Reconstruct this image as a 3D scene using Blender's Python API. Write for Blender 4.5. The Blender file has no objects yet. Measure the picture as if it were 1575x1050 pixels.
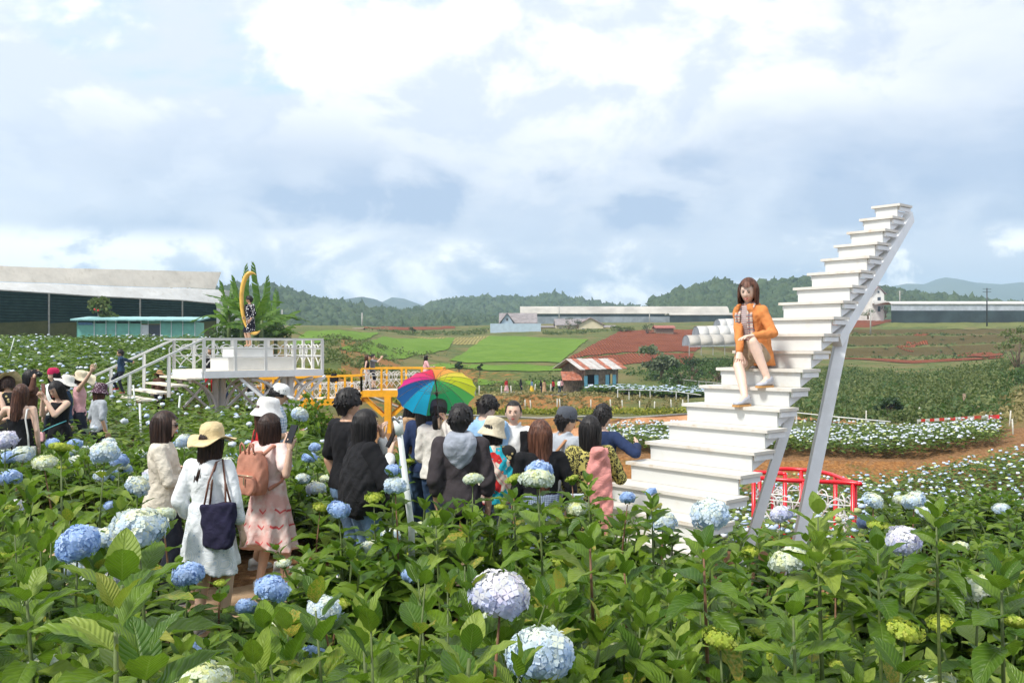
import bpy, math, random
import numpy as np
from mathutils import Vector, Matrix, noise as mnoise
random.seed(7); RNG = np.random.default_rng(7)
C = bpy.data.collections.new('scene_things'); bpy.context.scene.collection.children.link(C)
PI = math.pi
# ------------------------------------------------------------ camera
F, HY, CZ = 1400.0, 530.0, 2.15          # focal length in photo pixels, horizon row, eye height
cd = bpy.data.cameras.new('camera'); cam = bpy.data.objects.new('camera', cd); C.objects.link(cam)
cam.location = (0, 0, CZ); cam.rotation_euler = (PI/2, 0, 0)
cd.sensor_width = 36; cd.lens = 36*F/1575; cd.shift_y = (HY-525)/1575
cd.clip_start = 0.05; cd.clip_end = 30000
sc = bpy.context.scene; sc.camera = cam
# ------------------------------------------------------------ sky
W = bpy.data.worlds.new('World'); sc.world = W; W.use_nodes = True
nt = W.node_tree; nt.nodes.clear()
def N(t, ty, **kw):
    n = t.nodes.new(ty)
    for k, v in kw.items():
        if k.startswith('i_'): n.inputs[k[2:].replace('_', ' ')].default_value = v
        elif k.startswith('n'): n.inputs[int(k[1:])].default_value = v
        else: setattr(n, k, v)
    return n
SUN_EL, SUN_AZ = math.radians(52), math.radians(230)     # azimuth clockwise from +Y
sky = N(nt, 'ShaderNodeTexSky', sky_type='NISHITA', sun_disc=False, sun_elevation=SUN_EL, sun_rotation=SUN_AZ)
def math_(t, op, a, b=None, c=None, clamp=False):
    n = t.nodes.new('ShaderNodeMath'); n.operation = op; n.use_clamp = clamp
    for i, x in enumerate((a, b, c)):
        if x is None: continue
        if isinstance(x, (int, float)): n.inputs[i].default_value = x
        else: t.links.new(x, n.inputs[i])
    return n.outputs[0]
def mapr(t, x, a, b, c=0., d=1., smooth=True):
    n = t.nodes.new('ShaderNodeMapRange'); n.interpolation_type = 'SMOOTHSTEP' if smooth else 'LINEAR'
    n.inputs[1].default_value = a; n.inputs[2].default_value = b; n.inputs[3].default_value = c; n.inputs[4].default_value = d
    t.links.new(x, n.inputs[0]); return n.outputs[0]
def mixc(t, f, a, b, mode='MIX'):
    n = t.nodes.new('ShaderNodeMix'); n.data_type = 'RGBA'; n.blend_type = mode
    for s, x in ((0, f), (6, a), (7, b)):
        if isinstance(x, (int, float)): n.inputs[s].default_value = x
        elif isinstance(x, tuple): n.inputs[s].default_value = (*x, 1) if len(x) == 3 else x
        else: t.links.new(x, n.inputs[s])
    return n.outputs[2]
tc = N(nt, 'ShaderNodeTexCoord'); sp = N(nt, 'ShaderNodeSeparateXYZ'); nt.links.new(tc.outputs['Generated'], sp.inputs[0])
el = sp.outputs[2]
den = math_(nt, 'ADD', math_(nt, 'ABSOLUTE', el), 0.12)
cb = N(nt, 'ShaderNodeCombineXYZ')
nt.links.new(math_(nt, 'DIVIDE', sp.outputs[0], den), cb.inputs[0]); nt.links.new(math_(nt, 'DIVIDE', sp.outputs[1], den), cb.inputs[1])
def noise_(t, vec, scale, detail=6, rough=.55, dist=0., off=None):
    n = N(t, 'ShaderNodeTexNoise'); n.inputs['Scale'].default_value = scale; n.inputs['Detail'].default_value = detail
    n.inputs['Roughness'].default_value = rough; n.inputs['Distortion'].default_value = dist
    if off is not None:
        m = N(t, 'ShaderNodeMapping'); m.inputs['Location'].default_value = off; t.links.new(vec, m.inputs[0]); vec = m.outputs[0]
    t.links.new(vec, n.inputs['Vector']); return n.outputs[0]
nA = noise_(nt, cb.outputs[0], .42, 7, .55, .3, (3.1, 1.7, 0))        # big cloud masses overhead
# cumulus rising over the horizon: billows in true direction space, flattened
mp = N(nt, 'ShaderNodeMapping'); mp.inputs['Scale'].default_value = (1, 1, 1.7); nt.links.new(tc.outputs['Generated'], mp.inputs[0])
nB = noise_(nt, mp.outputs[0], 7.5, 9, .58, .25, (1.3, 4.4, .2))
nC = noise_(nt, mp.outputs[0], 2.4, 4, .5, .1, (0.6, 2.2, 5))
band = math_(nt, 'MULTIPLY', mapr(nt, el, .088, .125), mapr(nt, el, .29, .15))     # grey-blue cloud base ring
bandn = math_(nt, 'MULTIPLY', band, mapr(nt, math_(nt, 'ADD', math_(nt, 'MULTIPLY', nC, .55), math_(nt, 'MULTIPLY', nB, .45)), .40, .56))
grey = math_(nt, 'ADD', math_(nt, 'MULTIPLY', bandn, .95), math_(nt, 'MULTIPLY', mapr(nt, nA, .47, .62), .42), clamp=True)
low = math_(nt, 'MULTIPLY', mapr(nt, el, .13, .03), mapr(nt, nB, .53, .45))
grey = math_(nt, 'ADD', grey, math_(nt, 'MULTIPLY', low, .62), clamp=True)
white = mixc(nt, mapr(nt, nB, .42, .56), (.50, .54, .61), (.72, .72, .72))
cloud = mixc(nt, grey, white, (.285, .355, .48))
cum = math_(nt, 'MULTIPLY', math_(nt, 'MULTIPLY', mapr(nt, el, .125, .095), mapr(nt, el, .0, .03)), mapr(nt, math_(nt, 'ADD', nB, math_(nt, 'MULTIPLY', nC, .3)), .625, .70))
cloud = mixc(nt, math_(nt, 'MULTIPLY', cum, .9), cloud, (.90, .89, .87))
gap = math_(nt, 'MULTIPLY', mapr(nt, nA, .365, .30), mapr(nt, nB, .56, .42))
skyc = mixc(nt, 1., sky.outputs[0], (.115, .115, .115), 'MULTIPLY')
skyc = mixc(nt, .75, skyc, (.38, .56, .68))
final = mixc(nt, gap, cloud, skyc)
bg = N(nt, 'ShaderNodeBackground'); bg.inputs[1].default_value = 1.0; nt.links.new(final, bg.inputs[0])
out = N(nt, 'ShaderNodeOutputWorld'); nt.links.new(bg.outputs[0], out.inputs[0])
W.cycles.sampling_method = 'MANUAL'; W.cycles.sample_map_resolution = 512
# ------------------------------------------------------------ sun
ld = bpy.data.lights.new('sun', 'SUN'); ld.energy = 2.7; ld.angle = math.radians(10); ld.color = (1, .96, .89)
sun = bpy.data.objects.new('sun', ld); C.objects.link(sun)
sd = Vector((math.sin(SUN_AZ)*math.cos(SUN_EL), math.cos(SUN_AZ)*math.cos(SUN_EL), math.sin(SUN_EL)))
sun.rotation_euler = sd.to_track_quat('Z', 'Y').to_euler(); sun.location = (0, 0, 30)
v = sc.view_settings; sc.display_settings.display_device = 'sRGB'
v.view_transform = 'Standard'; v.look = 'None'; v.gamma = 1; v.use_curve_mapping = False; v.exposure = 0.78
cy = sc.cycles; cy.max_bounces = 8; cy.diffuse_bounces = 4; cy.glossy_bounces = 2; cy.transmission_bounces = 4; cy.transparent_max_bounces = 8
cy.volume_bounces = 2; cy.use_denoising = True; cy.caustics_reflective = False; cy.caustics_refractive = False
cy.sample_clamp_indirect = 4
try: cy.denoiser = 'OPENIMAGEDENOISE'
except Exception: pass

# ------------------------------------------------------------ helpers
def P(px, py, Y):                       # a point Y metres ahead along the line of sight of a photo pixel
    return Vector(((px-787.5)/F*Y, Y, CZ-(py-HY)/F*Y))
class MB:
    def __init__(s): s.v = []; s.f = []; s.m = []
    def add(s, v, f, mi=0):
        o = len(s.v); s.v += [tuple(p) for p in v]; s.f += [tuple(i+o for i in q) for q in f]; s.m += [mi]*len(f); return s
    def hexa(s, b, t, mi=0):            # 4 bottom points, 4 top points (same order)
        return s.add(list(b)+list(t), [(3,2,1,0),(4,5,6,7),(0,1,5,4),(1,2,6,5),(2,3,7,6),(3,0,4,7)], mi)
    def box(s, c, d, R=None, mi=0):
        c = Vector(c); x, y, z = d[0]/2, d[1]/2, d[2]/2
        ps = [Vector(p) for p in ((-x,-y,-z),(x,-y,-z),(x,y,-z),(-x,y,-z),(-x,-y,z),(x,-y,z),(x,y,z),(-x,y,z))]
        if R is not None: ps = [R @ p for p in ps]
        ps = [p+c for p in ps]; return s.hexa(ps[:4], ps[4:], mi)
    def bar(s, a, b, w, h, mi=0, up=(0,0,1)):      # rectangular bar from a to b
        a = Vector(a); b = Vector(b); d = (b-a).normalized(); up = Vector(up)
        sx = d.cross(up)
        if sx.length < 1e-4: sx = d.cross(Vector((0,1,0)))
        sx.normalize(); sy = sx.cross(d).normalized()
        q = [sx*(i*w/2)+sy*(j*h/2) for i, j in ((-1,-1),(1,-1),(1,1),(-1,1))]
        return s.hexa([a+p for p in q], [b+p for p in q], mi)
    def loft(s, rings, cap=True, closed=True, mi=0):
        n = len(rings[0]); v = [p for r in rings for p in r]; f = []
        for i in range(len(rings)-1):
            for j in range(n if closed else n-1):
                k = (j+1) % n; f.append((i*n+j, i*n+k, (i+1)*n+k, (i+1)*n+j))
        if cap: f.append(tuple(range(n-1, -1, -1))); f.append(tuple((len(rings)-1)*n+j for j in range(n)))
        return s.add(v, f, mi)
    def tube(s, path, r, n=8, cap=True, mi=0, closed=False):
        path = [Vector(p) for p in path]; m = len(path); rings = []
        up = None
        for i, p in enumerate(path):
            if closed: d = path[(i+1) % m]-path[i-1]
            else: d = path[min(i+1, m-1)]-path[max(i-1, 0)]
            d.normalize()
            if up is None:
                up = Vector((0,0,1)) if abs(d.z) < .9 else Vector((1,0,0))
            sx = d.cross(up)
            if sx.length < 1e-5: sx = d.cross(Vector((0,1,0)))
            sx.normalize(); sy = sx.cross(d).normalized(); up = sy
            rr = r[i] if isinstance(r, (list, tuple)) else r
            rings.append([p+sx*math.cos(a)*rr+sy*math.sin(a)*rr for a in [2*PI*k/n for k in range(n)]])
        if closed: rings.append(rings[0]); cap = False
        return s.loft(rings, cap, True, mi)
    def lathe(s, prof, c=(0,0,0), n=16, mi=0, R=None, sx=1, sy=1):
        c = Vector(c); rings = []
        for r, z in prof:
            ring = [Vector((r*math.cos(2*PI*k/n)*sx, r*math.sin(2*PI*k/n)*sy, z)) for k in range(n)]
            if R is not None: ring = [R @ p for p in ring]
            rings.append([p+c for p in ring])
        return s.loft(rings, True, True, mi)
    def ell(s, c, r, R=None, n=12, m=8, mi=0):
        pr = [(math.sin(PI*(i+.02)/(m+.04))*1., -math.cos(PI*(i+.02)/(m+.04))) for i in range(m+1)]
        c = Vector(c); rings = []
        for a, z in pr:
            ring = [Vector((a*math.cos(2*PI*k/n)*r[0], a*math.sin(2*PI*k/n)*r[1], z*r[2])) for k in range(n)]
            if R is not None: ring = [R @ p for p in ring]
            rings.append([p+c for p in ring])
        return s.loft(rings, True, True, mi)
    def cap(s, a, ra, b, rb, n=12):     # tapered capsule
        a = Vector(a); b = Vector(b); d = (b-a)
        L = d.length
        if L < 1e-5: return s.ell(a, (ra,)*3, None, n, 6)
        d.normalize(); q = d.to_track_quat('Z', 'Y').to_matrix(); prof = []
        for k in range(5): t = PI/2*(1-k/4); prof.append((max(ra*math.cos(t), .0008), -ra*math.sin(t)))
        for k in range(5): t = PI/2*(k/4); prof.append((max(rb*math.cos(t), .0008), L+rb*math.sin(t)))
        return s.lathe(prof, a, n, 0, q)
def mesh_from(name, mb, smooth=False):
    me = bpy.data.meshes.new(name); me.from_pydata([tuple(p) for p in mb.v], [], mb.f)
    if any(mb.m): me.polygons.foreach_set('material_index', mb.m)
    if smooth: me.polygons.foreach_set('use_smooth', [True]*len(me.polygons))
    me.update(); return me
def link(name, me, mats=None, parent=None, loc=None, rot=None):
    o = bpy.data.objects.new(name, me); C.objects.link(o)
    if mats is not None and me is not None and not me.materials:
        for m in (mats if isinstance(mats, (list, tuple)) else [mats]): me.materials.append(m)
    if parent is not None: o.parent = parent
    if loc is not None: o.location = loc
    if rot is not None: o.rotation_euler = rot
    return o
def tag(o, label=None, cat=None, group=None, kind=None):
    if label: o['label'] = label
    if cat: o['category'] = cat
    if group: o['group'] = group
    if kind: o['kind'] = kind
    return o
def empty(name, loc, label, cat, group=None, rz=0):
    o = bpy.data.objects.new(name, None); C.objects.link(o); o.location = loc; o.rotation_euler = (0, 0, rz)
    o.empty_display_size = .2
    return tag(o, label, cat, group)
def part(name, mb, mat, root, smooth=False, label=None, kind=None, world=True):
    """mb in world coordinates; root has a location only"""
    me = mb if isinstance(mb, bpy.types.Mesh) else mesh_from(name, mb, smooth)
    o = link(name, me, mat, root)
    if world:
        r = root; off = Vector((0,0,0))
        while r is not None: off += Vector(r.location); r = r.parent
        o.location = -off
    if label: o['label'] = label
    if kind: o['kind'] = kind
    return o
def struct(name, mb, mat, smooth=False, kind='structure'):
    me = mb if isinstance(mb, bpy.types.Mesh) else mesh_from(name, mb, smooth)
    o = link(name, me, mat); o['kind'] = kind; return o
def copy_tree(o, parent=None, **over):
    c = o.copy(); C.objects.link(c); c.parent = parent
    for ch in CH.get(o.name, []): copy_tree(ch, c)
    return c
CH = {}
def index_children():
    CH.clear()
    for o in bpy.data.objects:
        if o.parent: CH.setdefault(o.parent.name, []).append(o)

# ------------------------------------------------------------ materials
def newmat(name):
    m = bpy.data.materials.new(name); m.use_nodes = True; t = m.node_tree
    b = t.nodes['Principled BSDF']; return m, t, b
def setin(b, k, x, t=None):
    if isinstance(x, (int, float)): b.inputs[k].default_value = x
    elif isinstance(x, tuple): b.inputs[k].default_value = (*x, 1) if len(x) == 3 and b.inputs[k].type == 'RGBA' else x
    else: t.links.new(x, b.inputs[k])
def objco(t, scale=(1,1,1), kind='Object'):
    c = N(t, 'ShaderNodeTexCoord'); m = N(t, 'ShaderNodeMapping'); m.inputs['Scale'].default_value = scale
    t.links.new(c.outputs[kind], m.inputs[0]); return m.outputs[0]
def bump_(t, b, h, strength=.4, dist=.01):
    n = N(t, 'ShaderNodeBump'); n.inputs['Strength'].default_value = strength; n.inputs['Distance'].default_value = dist
    t.links.new(h, n.inputs['Height']); t.links.new(n.outputs[0], b.inputs['Normal'])
def M_basic(name, col, rough=.6, var=.12, vscale=6., bump=.15, bscale=40., bdist=.004, metal=0., dirt=None, kind='Object', spec=.5):
    m, t, b = newmat(name); co = objco(t, (1,1,1), kind)
    n1 = noise_(t, co, vscale, 5, .6)
    dark = tuple(c*(1-var*1.6) for c in col); lite = tuple(min(1, c*(1+var)) for c in col)
    c = mixc(t, mapr(t, n1, .3, .7), dark, lite)
    if dirt:
        c = mixc(t, mapr(t, noise_(t, co, dirt[1], 6, .7, 0, (5, 2, 7)), .52, .72, 0, dirt[2]), c, dirt[0])
    setin(b, 'Base Color', c, t); b.inputs['Roughness'].default_value = rough; b.inputs['Metallic'].default_value = metal
    b.inputs['Specular IOR Level'].default_value = spec
    if bump: bump_(t, b, noise_(t, co, bscale, 4, .6), bump, bdist)
    return m
def M_cloth(name, col, rough=.9, wr=.5, fine=300, var=.08, sheen=.2):
    m, t, b = newmat(name); co = objco(t)
    c = mixc(t, mapr(t, noise_(t, co, 9, 4, .6), .3, .7), tuple(x*(1-var*2) for x in col), tuple(min(1, x*(1+var)) for x in col)) if not callable(col) else col(t, co)
    setin(b, 'Base Color', c, t); b.inputs['Roughness'].default_value = rough; b.inputs['Specular IOR Level'].default_value = .25
    h = math_(t, 'ADD', noise_(t, co, 16, 3, .5, .6), math_(t, 'MULTIPLY', noise_(t, co, fine, 1, .5), .12))
    bump_(t, b, h, wr, .02)
    return m
def vor(t, co, scale, feature='F1', out='Distance', rnd=1.):
    n = N(t, 'ShaderNodeTexVoronoi'); n.feature = feature; n.inputs['Scale'].default_value = scale
    n.inputs['Randomness'].default_value = rnd
    t.links.new(co, n.inputs['Vector']); return n.outputs[out]
def wave(t, co, scale, axis='Z', dist=0., dscale=2.):
    n = N(t, 'ShaderNodeTexWave'); n.bands_direction = axis; n.inputs['Scale'].default_value = scale
    n.inputs['Distortion'].default_value = dist; n.inputs['Detail Scale'].default_value = dscale; t.links.new(co, n.inputs['Vector']); return n.outputs['Fac']
def ramp(t, fac, stops, interp='CONSTANT'):
    n = N(t, 'ShaderNodeValToRGB'); n.color_ramp.interpolation = interp; e = n.color_ramp.elements
    while len(e) > 1: e.remove(e[0])
    e[0].position = stops[0][0]; e[0].color = (*stops[0][1], 1)
    for p, c in stops[1:]: q = e.new(p); q.color = (*c, 1)
    t.links.new(fac, n.inputs[0]); return n.outputs[0]
white_paint = M_basic('white_paint', (.67, .67, .65), .38, .03, 3., .10, 14, .004, dirt=((.66, .60, .50), 2.2, .35))
white_cool = M_basic('white_steel_paint', (.78, .80, .82), .35, .04, 3., .05, 20, .003, dirt=((.55, .55, .54), 3, .3))
yellow_paint = M_basic('yellow_paint', (.82, .40, .015), .4, .08, 4., .08, 20, .003)
red_paint = M_basic('red_paint', (.66, .01, .02), .28, .06, 6., .03, 20, .002)
grey_pole = M_basic('grey_pole', (.35, .34, .31), .7, .15, 4.)
wood_old = M_basic('old_wood', (.24, .17, .115), .85, .3, 5., .4, 30, .01)
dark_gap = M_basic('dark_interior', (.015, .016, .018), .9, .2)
plastic_black = M_basic('black_plastic', (.012, .012, .014), .3, .1, 8, 0)
# ------------------------------------------------------------ terrain
PR = {}
L1 = [(0,.35),(3,.3),(5.5,.05),(12,.05),(26,.45),(72,2.0),(100,2.3),(300,6),(380,8),(900,0),(3300,-10)]
PR[-1.6] = L1; PR[-.6] = L1; PR[-.35] = [(0,.35),(3,.3),(5.5,0),(12,-.05),(20,-.25),(28,-.4),(40,.35),(72,2.0),(100,2.4),(300,6),(380,8),(900,0),(3300,-10)]
PR[-.28] = [(0,.35),(3,.3),(5.5,0),(12,-.02),(20,-.3),(28,-.55),(40,.0),(60,1.1),(90,2.3),(150,4.6),(300,8.4),(380,9.2),(900,0),(3300,-10)]
PR[-.235] = [(0,.35),(3,.3),(5.5,0),(12,-.05),(20,-.6),(28,-.8),(42,-1.7),(60,-1.5),(66,-.2),(100,1.5),(150,4.3),(300,8.5),(380,9.4),(900,0),(3300,-10)]
PR[-.19] = [(0,.35),(3,.3),(5.5,0),(10,0),(14,-.3),(20,-.9),(30,-1.6),(42,-1.9),(60,-1.7),(68,-.4),(75,0.1),(100,1.4),(150,4.1),(300,8.5),(380,9.4),(900,0),(3300,-10)]
PR[-.12] = [(0,.35),(3,.3),(5.5,0),(10,0),(14,-.4),(20,-1.1),(30,-1.8),(42,-1.9),(55,-2.1),(70,-2.7),(78,-2.6),(82,-1.6),(120,-1.2),(150,.8),(200,3.5),(260,6.2),(300,7.9),(380,9.2),(900,0),(3300,-10)]
PR[-.05] = [(0,.35),(3,.3),(5.5,0),(10,0),(12.5,-1.0),(18,-1.8),(30,-3),(70,-5),(73,-3.7),(84,-3.95),(87,-2.75),(110,-3.5),(124,-2.9),(128,-1.4),(160,-.3),(230,4.1),(245,4.9),(260,5.8),(300,8.3),(380,9.6),(900,0),(3300,-10)]
PR[.10] = [(0,.35),(3,.3),(5.5,0),(10,0),(12.5,-1.0),(18,-1.8),(31,-2.8),(33,-1.95),(41.5,-1.95),(45,-4),(70,-5),(73,-3.7),(84,-3.95),(87,-2.75),(112,-3.5),(126,-2.4),(140,-.9),(200,2.9),(240,5.2),(270,7.3),(300,9.4),(380,11.2),(900,0),(3300,-10)]
PR[.19] = [(0,.35),(3,.3),(5.5,0),(9.5,0),(12,-.9),(17,-1.9),(22,-2.6),(31,-2.65),(32.6,-1.93),(41,-1.95),(45,-3.6),(72,-4.4),(74,-3.7),(88,-3.6),(110,-3.4),(140,-1.4),(190,1.0),(200,1.7),(240,5.2),(270,7.6),(300,9.6),(380,11.4),(900,0),(3300,-10)]
R1 = [(0,.35),(3,.3),(5.5,0),(9.5,0),(12,-.9),(17,-1.9),(22,-2.6),(31,-2.65),(32.6,-1.93),(41,-1.95),(45,-3.2),(60,-3.1),(80,-3.0),(100,-2.85),(140,-1.85),(185,-.7),(200,-.45),(201.5,1.7),(212,1.9),(213.5,4.2),(227,4.7),(228.5,6.1),(260,8.7),(300,10.3),(380,11),(900,0),(3300,-10)]
PR[.30] = R1; PR[.44] = R1
R2 = [(0,.35),(3,.3),(5.5,0),(9.5,0),(12,-.8),(17,-1.7),(22,-2.3),(29,-1.9),(31,-1.85),(32.6,-1.55),(41,-1.6),(45,-2.4),(60,-1.8),(80,-1.2),(100,.1),(140,.2),(185,.3),(200,.6),(201.5,2.4),(212,2.5),(213.5,4.4),(227,4.8),(228.5,6.2),(260,8.7),(300,10.3),(380,11),(900,0),(3300,-10)]
PR[.56] = R2; PR[1.6] = R2
UK = sorted(PR)
def zt(X, Y):
    X = np.asarray(X, float); Y = np.asarray(Y, float); Yc = np.maximum(Y, .6)
    u = np.clip(X/Yc, UK[0], UK[-1]); u = np.where(Y < .6, 0, u)
    cols = np.array([np.interp(Yc, [a for a, b in PR[k]], [b for a, b in PR[k]]) for k in UK])
    i = np.clip(np.searchsorted(UK, u)-1, 0, len(UK)-2); uk = np.array(UK)
    f = (u-uk[i])/(uk[i+1]-uk[i]); f = np.clip(f, 0, 1)
    idx = np.indices(i.shape) if i.shape else ()
    a = np.take_along_axis(cols, i[None], 0)[0]; b = np.take_along_axis(cols, (i+1)[None], 0)[0]
    z = a*(1-f)+b*f
    w = np.clip((Y-9)/30, 0, 1)*np.clip((420-Y)/200, 0, 1)
    z = z+w*(.10*np.sin(X*.31+1)*np.sin(Y*.23)+.06*np.sin(X*.9+Y*.5)+.22*np.sin(X*.05+2)*np.sin(Y*.043)*np.clip((Y-110)/60, 0, 1))
    return z
def zs(x, y): return float(zt(np.array([x]), np.array([y]))[0])
def G(px, py, y0=6., y1=420.):           # where the line of sight of a photo pixel meets the land
    Y = np.geomspace(y0, y1, 900); u = (px-787.5)/F
    zr = CZ-(py-HY)/F*Y; d = zt(u*Y, Y)-zr
    k = np.argmax(d > 0) if (d > 0).any() else len(Y)-1
    if k > 0 and d[k] > 0:
        t = d[k-1]/(d[k-1]-d[k]); y = Y[k-1]+(Y[k]-Y[k-1])*t
    else: y = Y[k]
    return Vector((u*y, y, zs(u*y, y)))
def grid_mesh(name, X, Y, Z, attr=None):
    n, m = X.shape; me = bpy.data.meshes.new(name)
    co = np.stack([X, Y, Z], -1).reshape(-1, 3).astype(np.float32)
    i = np.arange((n-1)*(m-1)); r, c = i//(m-1), i % (m-1)
    q = np.stack([r*m+c, r*m+c+1, (r+1)*m+c+1, (r+1)*m+c], 1).astype(np.int32)
    set_mesh(me, co, q); return me
def set_mesh(me, co, q, smooth=True, uv=None, mi=None):
    k = q.shape[1]
    me.vertices.add(len(co)); me.vertices.foreach_set('co', np.ascontiguousarray(co, np.float32).ravel())
    me.loops.add(q.size); me.loops.foreach_set('vertex_index', np.ascontiguousarray(q, np.int32).ravel())
    me.polygons.add(len(q)); me.polygons.foreach_set('loop_start', np.arange(0, q.size, k, dtype=np.int32))
    if smooth: me.polygons.foreach_set('use_smooth', np.ones(len(q), bool))
    if mi is not None: me.polygons.foreach_set('material_index', np.ascontiguousarray(mi, np.int32))
    if uv is not None:
        l = me.uv_layers.new(name='UVMap'); l.data.foreach_set('uv', np.ascontiguousarray(uv[q.ravel()], np.float32).ravel())
    me.update(calc_edges=True); me.validate()
def M_ground():
    m, t, b = newmat('ground_soil_and_grass'); co = objco(t)
    g = N(t, 'ShaderNodeNewGeometry'); s = N(t, 'ShaderNodeSeparateXYZ'); t.links.new(g.outputs['True Normal'], s.inputs[0])
    n1 = noise_(t, co, .09, 8, .65); n2 = noise_(t, co, 1.3, 8, .7); n3 = noise_(t, co, 9, 5, .7)
    sepP = N(t, 'ShaderNodeSeparateXYZ'); t.links.new(co, sepP.inputs[0])
    grass = mixc(t, mapr(t, n2, .3, .7), (.055, .085, .022), (.14, .16, .05))
    grass = mixc(t, mapr(t, n1, .42, .62), grass, (.17, .145, .06))
    near = mixc(t, mapr(t, n3, .3, .7), (.16, .080, .035), (.34, .19, .09))
    ground = mixc(t, mapr(t, math_(t, 'ADD', sepP.outputs[1], math_(t, 'MULTIPLY', n2, 10)), 48, 60), near, grass)
    earth = mixc(t, mapr(t, n3, .25, .75), (.17, .068, .020), (.46, .225, .080))
    earth = mixc(t, mapr(t, n2, .54, .70), earth, (.14, .12, .035))
    earth = mixc(t, mapr(t, sepP.outputs[1], 130, 180), earth, mixc(t, mapr(t, n3, .3, .7), (.055, .05, .02), (.15, .11, .045)))
    c = mixc(t, mapr(t, s.outputs[2], .965, .90), ground, earth)
    setin(b, 'Base Color', c, t); b.inputs['Roughness'].default_value = .95; b.inputs['Specular IOR Level'].default_value = .1
    bump_(t, b, math_(t, 'ADD', n3, n2), .8, .12)
    return m
mat_ground = M_ground()
us = np.concatenate([np.linspace(-1.6, -.7, 24), np.linspace(-.68, .68, 360), np.linspace(.7, 1.6, 24)])
ys = np.unique(np.concatenate([np.geomspace(.6, 9, 50), np.linspace(9, 50, 170), np.linspace(50, 130, 200), np.linspace(130, 400, 330), np.geomspace(400, 3300, 50)]))
UU, YY = np.meshgrid(us, ys); XX = UU*YY; ZZ = zt(XX, YY)
# rough the banks up
ph = (np.sin(XX*2.1+YY*.7)*.5+np.sin(XX*5.3-YY*1.1)*.3+RNG.normal(size=XX.shape)*.35)
bankw = ((YY > 29) & (YY < 130)); ZZ = ZZ+ph*.035*bankw
struct('ground', grid_mesh('ground', XX, YY, ZZ), mat_ground)
gx, gy = np.meshgrid(np.linspace(-80, 80, 9), np.linspace(-80, .6, 6)); gxx = gx.copy(); gxx[-1] = np.linspace(-.96, .96, 9)
struct('ground_behind', grid_mesh('ground_behind', gx, gy, np.full(gx.shape, .346)), mat_ground)
# ------------------------------------------------------------ fields and paths draped on the land
def M_field(name, a, b_, scale=1., rows=None, bump=.5, rowdir='X', bd=.1, mid=None):
    m, t, b = newmat(name); co = objco(t)
    n2 = noise_(t, co, .22*scale, 7, .65); n3 = noise_(t, co, 2.5*scale, 5, .7)
    c = mixc(t, mapr(t, math_(t, 'ADD', math_(t, 'MULTIPLY', n2, .6), math_(t, 'MULTIPLY', n3, .4)), .38, .62), a, b_)
    h = n3
    if rows:
        w = wave(t, co, rows, rowdir, 1.2, .6); c = mixc(t, mapr(t, w, .5, .8, 0, .75), c, tuple(x*.5 for x in a)); h = math_(t, 'ADD', n3, w)
    if mid: c = mixc(t, mapr(t, n2, .55, .7), c, mid)
    setin(b, 'Base Color', c, t); b.inputs['Roughness'].default_value = .95; b.inputs['Specular IOR Level'].default_value = .1
    bump_(t, b, h, bump, bd); return m
mat_rice = M_field('bright_rice', (.11, .205, .022), (.165, .27, .038), 1., .5, .5, 'DIAGONAL')
mat_red = M_field('red_ploughed_soil', (.20, .055, .024), (.30, .095, .045), 1., .55, .9, 'X', .2)
mat_tan = M_field('dry_stubble', (.22, .18, .06), (.30, .27, .10), 1.5, .4)
mat_olive = M_field('olive_slope', (.13, .15, .045), (.22, .23, .07), 2., .4)
mat_orange = M_field('orange_earth', (.38, .17, .075), (.52, .29, .16), 3., None, .6, 'X', .05)
mat_path = M_field('trodden_path', (.33, .22, .13), (.46, .33, .21), 5., None, .5, 'X', .02)
def drape(name, quad, mat, n=40, m=30, up=.12, y0=40.):
    """quad: photo pixels TL, TR, BR, BL whose lines of sight meet the land"""
    tl, tr, br, bl = [G(*q, y0) for q in quad]
    a = np.linspace(0, 1, m)[:, None, None]; b = np.linspace(0, 1, n)[None, :, None]
    P4 = [np.array(p)[None, None, :] for p in (tl, tr, br, bl)]
    Q = (P4[0]*(1-b)+P4[1]*b)*(1-a)+(P4[3]*(1-b)+P4[2]*b)*a
    edge = np.minimum(np.minimum(a, 1-a), np.minimum(b, 1-b))[..., 0]
    jit = np.sin(Q[..., 0]*.7)*.4+np.sin(Q[..., 0]*.21+3)*.8
    Q[..., 1] += jit*(np.abs(a[..., 0]-.5) > .49)
    Z = zt(Q[..., 0], Q[..., 1])+up
    me = grid_mesh(name, Q[..., 0], Q[..., 1], Z); me.flip_normals()
    o = struct(name, me, mat); o.location = (0, 0, 0); return o
drape('rice_field', [(752, 517), (905, 522), (862, 558), (690, 555)], mat_rice, 60, 40)
drape('rice_field', [(470, 511), (585, 512), (560, 524), (440, 532)], mat_rice, 40, 30)
drape('rice_field', [(588, 518), (700, 520), (690, 537), (520, 537)], mat_rice, 40, 30)
drape('rice_field', [(690, 560), (872, 562), (862, 570), (640, 567)], mat_rice, 40, 12)
drape('rice_field', [(735, 586), (870, 587), (870, 594), (735, 594)], mat_rice, 20, 8, y0=90)
drape('stubble_field', [(615, 516), (752, 517), (735, 530), (700, 530)], mat_tan, 30, 12, .06)
drape('red_field', [(955, 508), (1110, 504), (1068, 541), (872, 552)], mat_red, 50, 40)
drape('red_field', [(872, 554), (1068, 543), (1060, 562), (860, 566)], mat_red, 50, 16, .1)
drape('red_field', [(1290, 492), (1460, 491), (1330, 512), (1270, 514)], mat_red, 40, 20)
drape('olive_field', [(1465, 492), (1640, 492), (1640, 508), (1345, 511)], mat_olive, 40, 16, .1)
drape('red_field', [(560, 501), (700, 502), (700, 505), (560, 505)], mat_red, 20, 4, .1)
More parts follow.
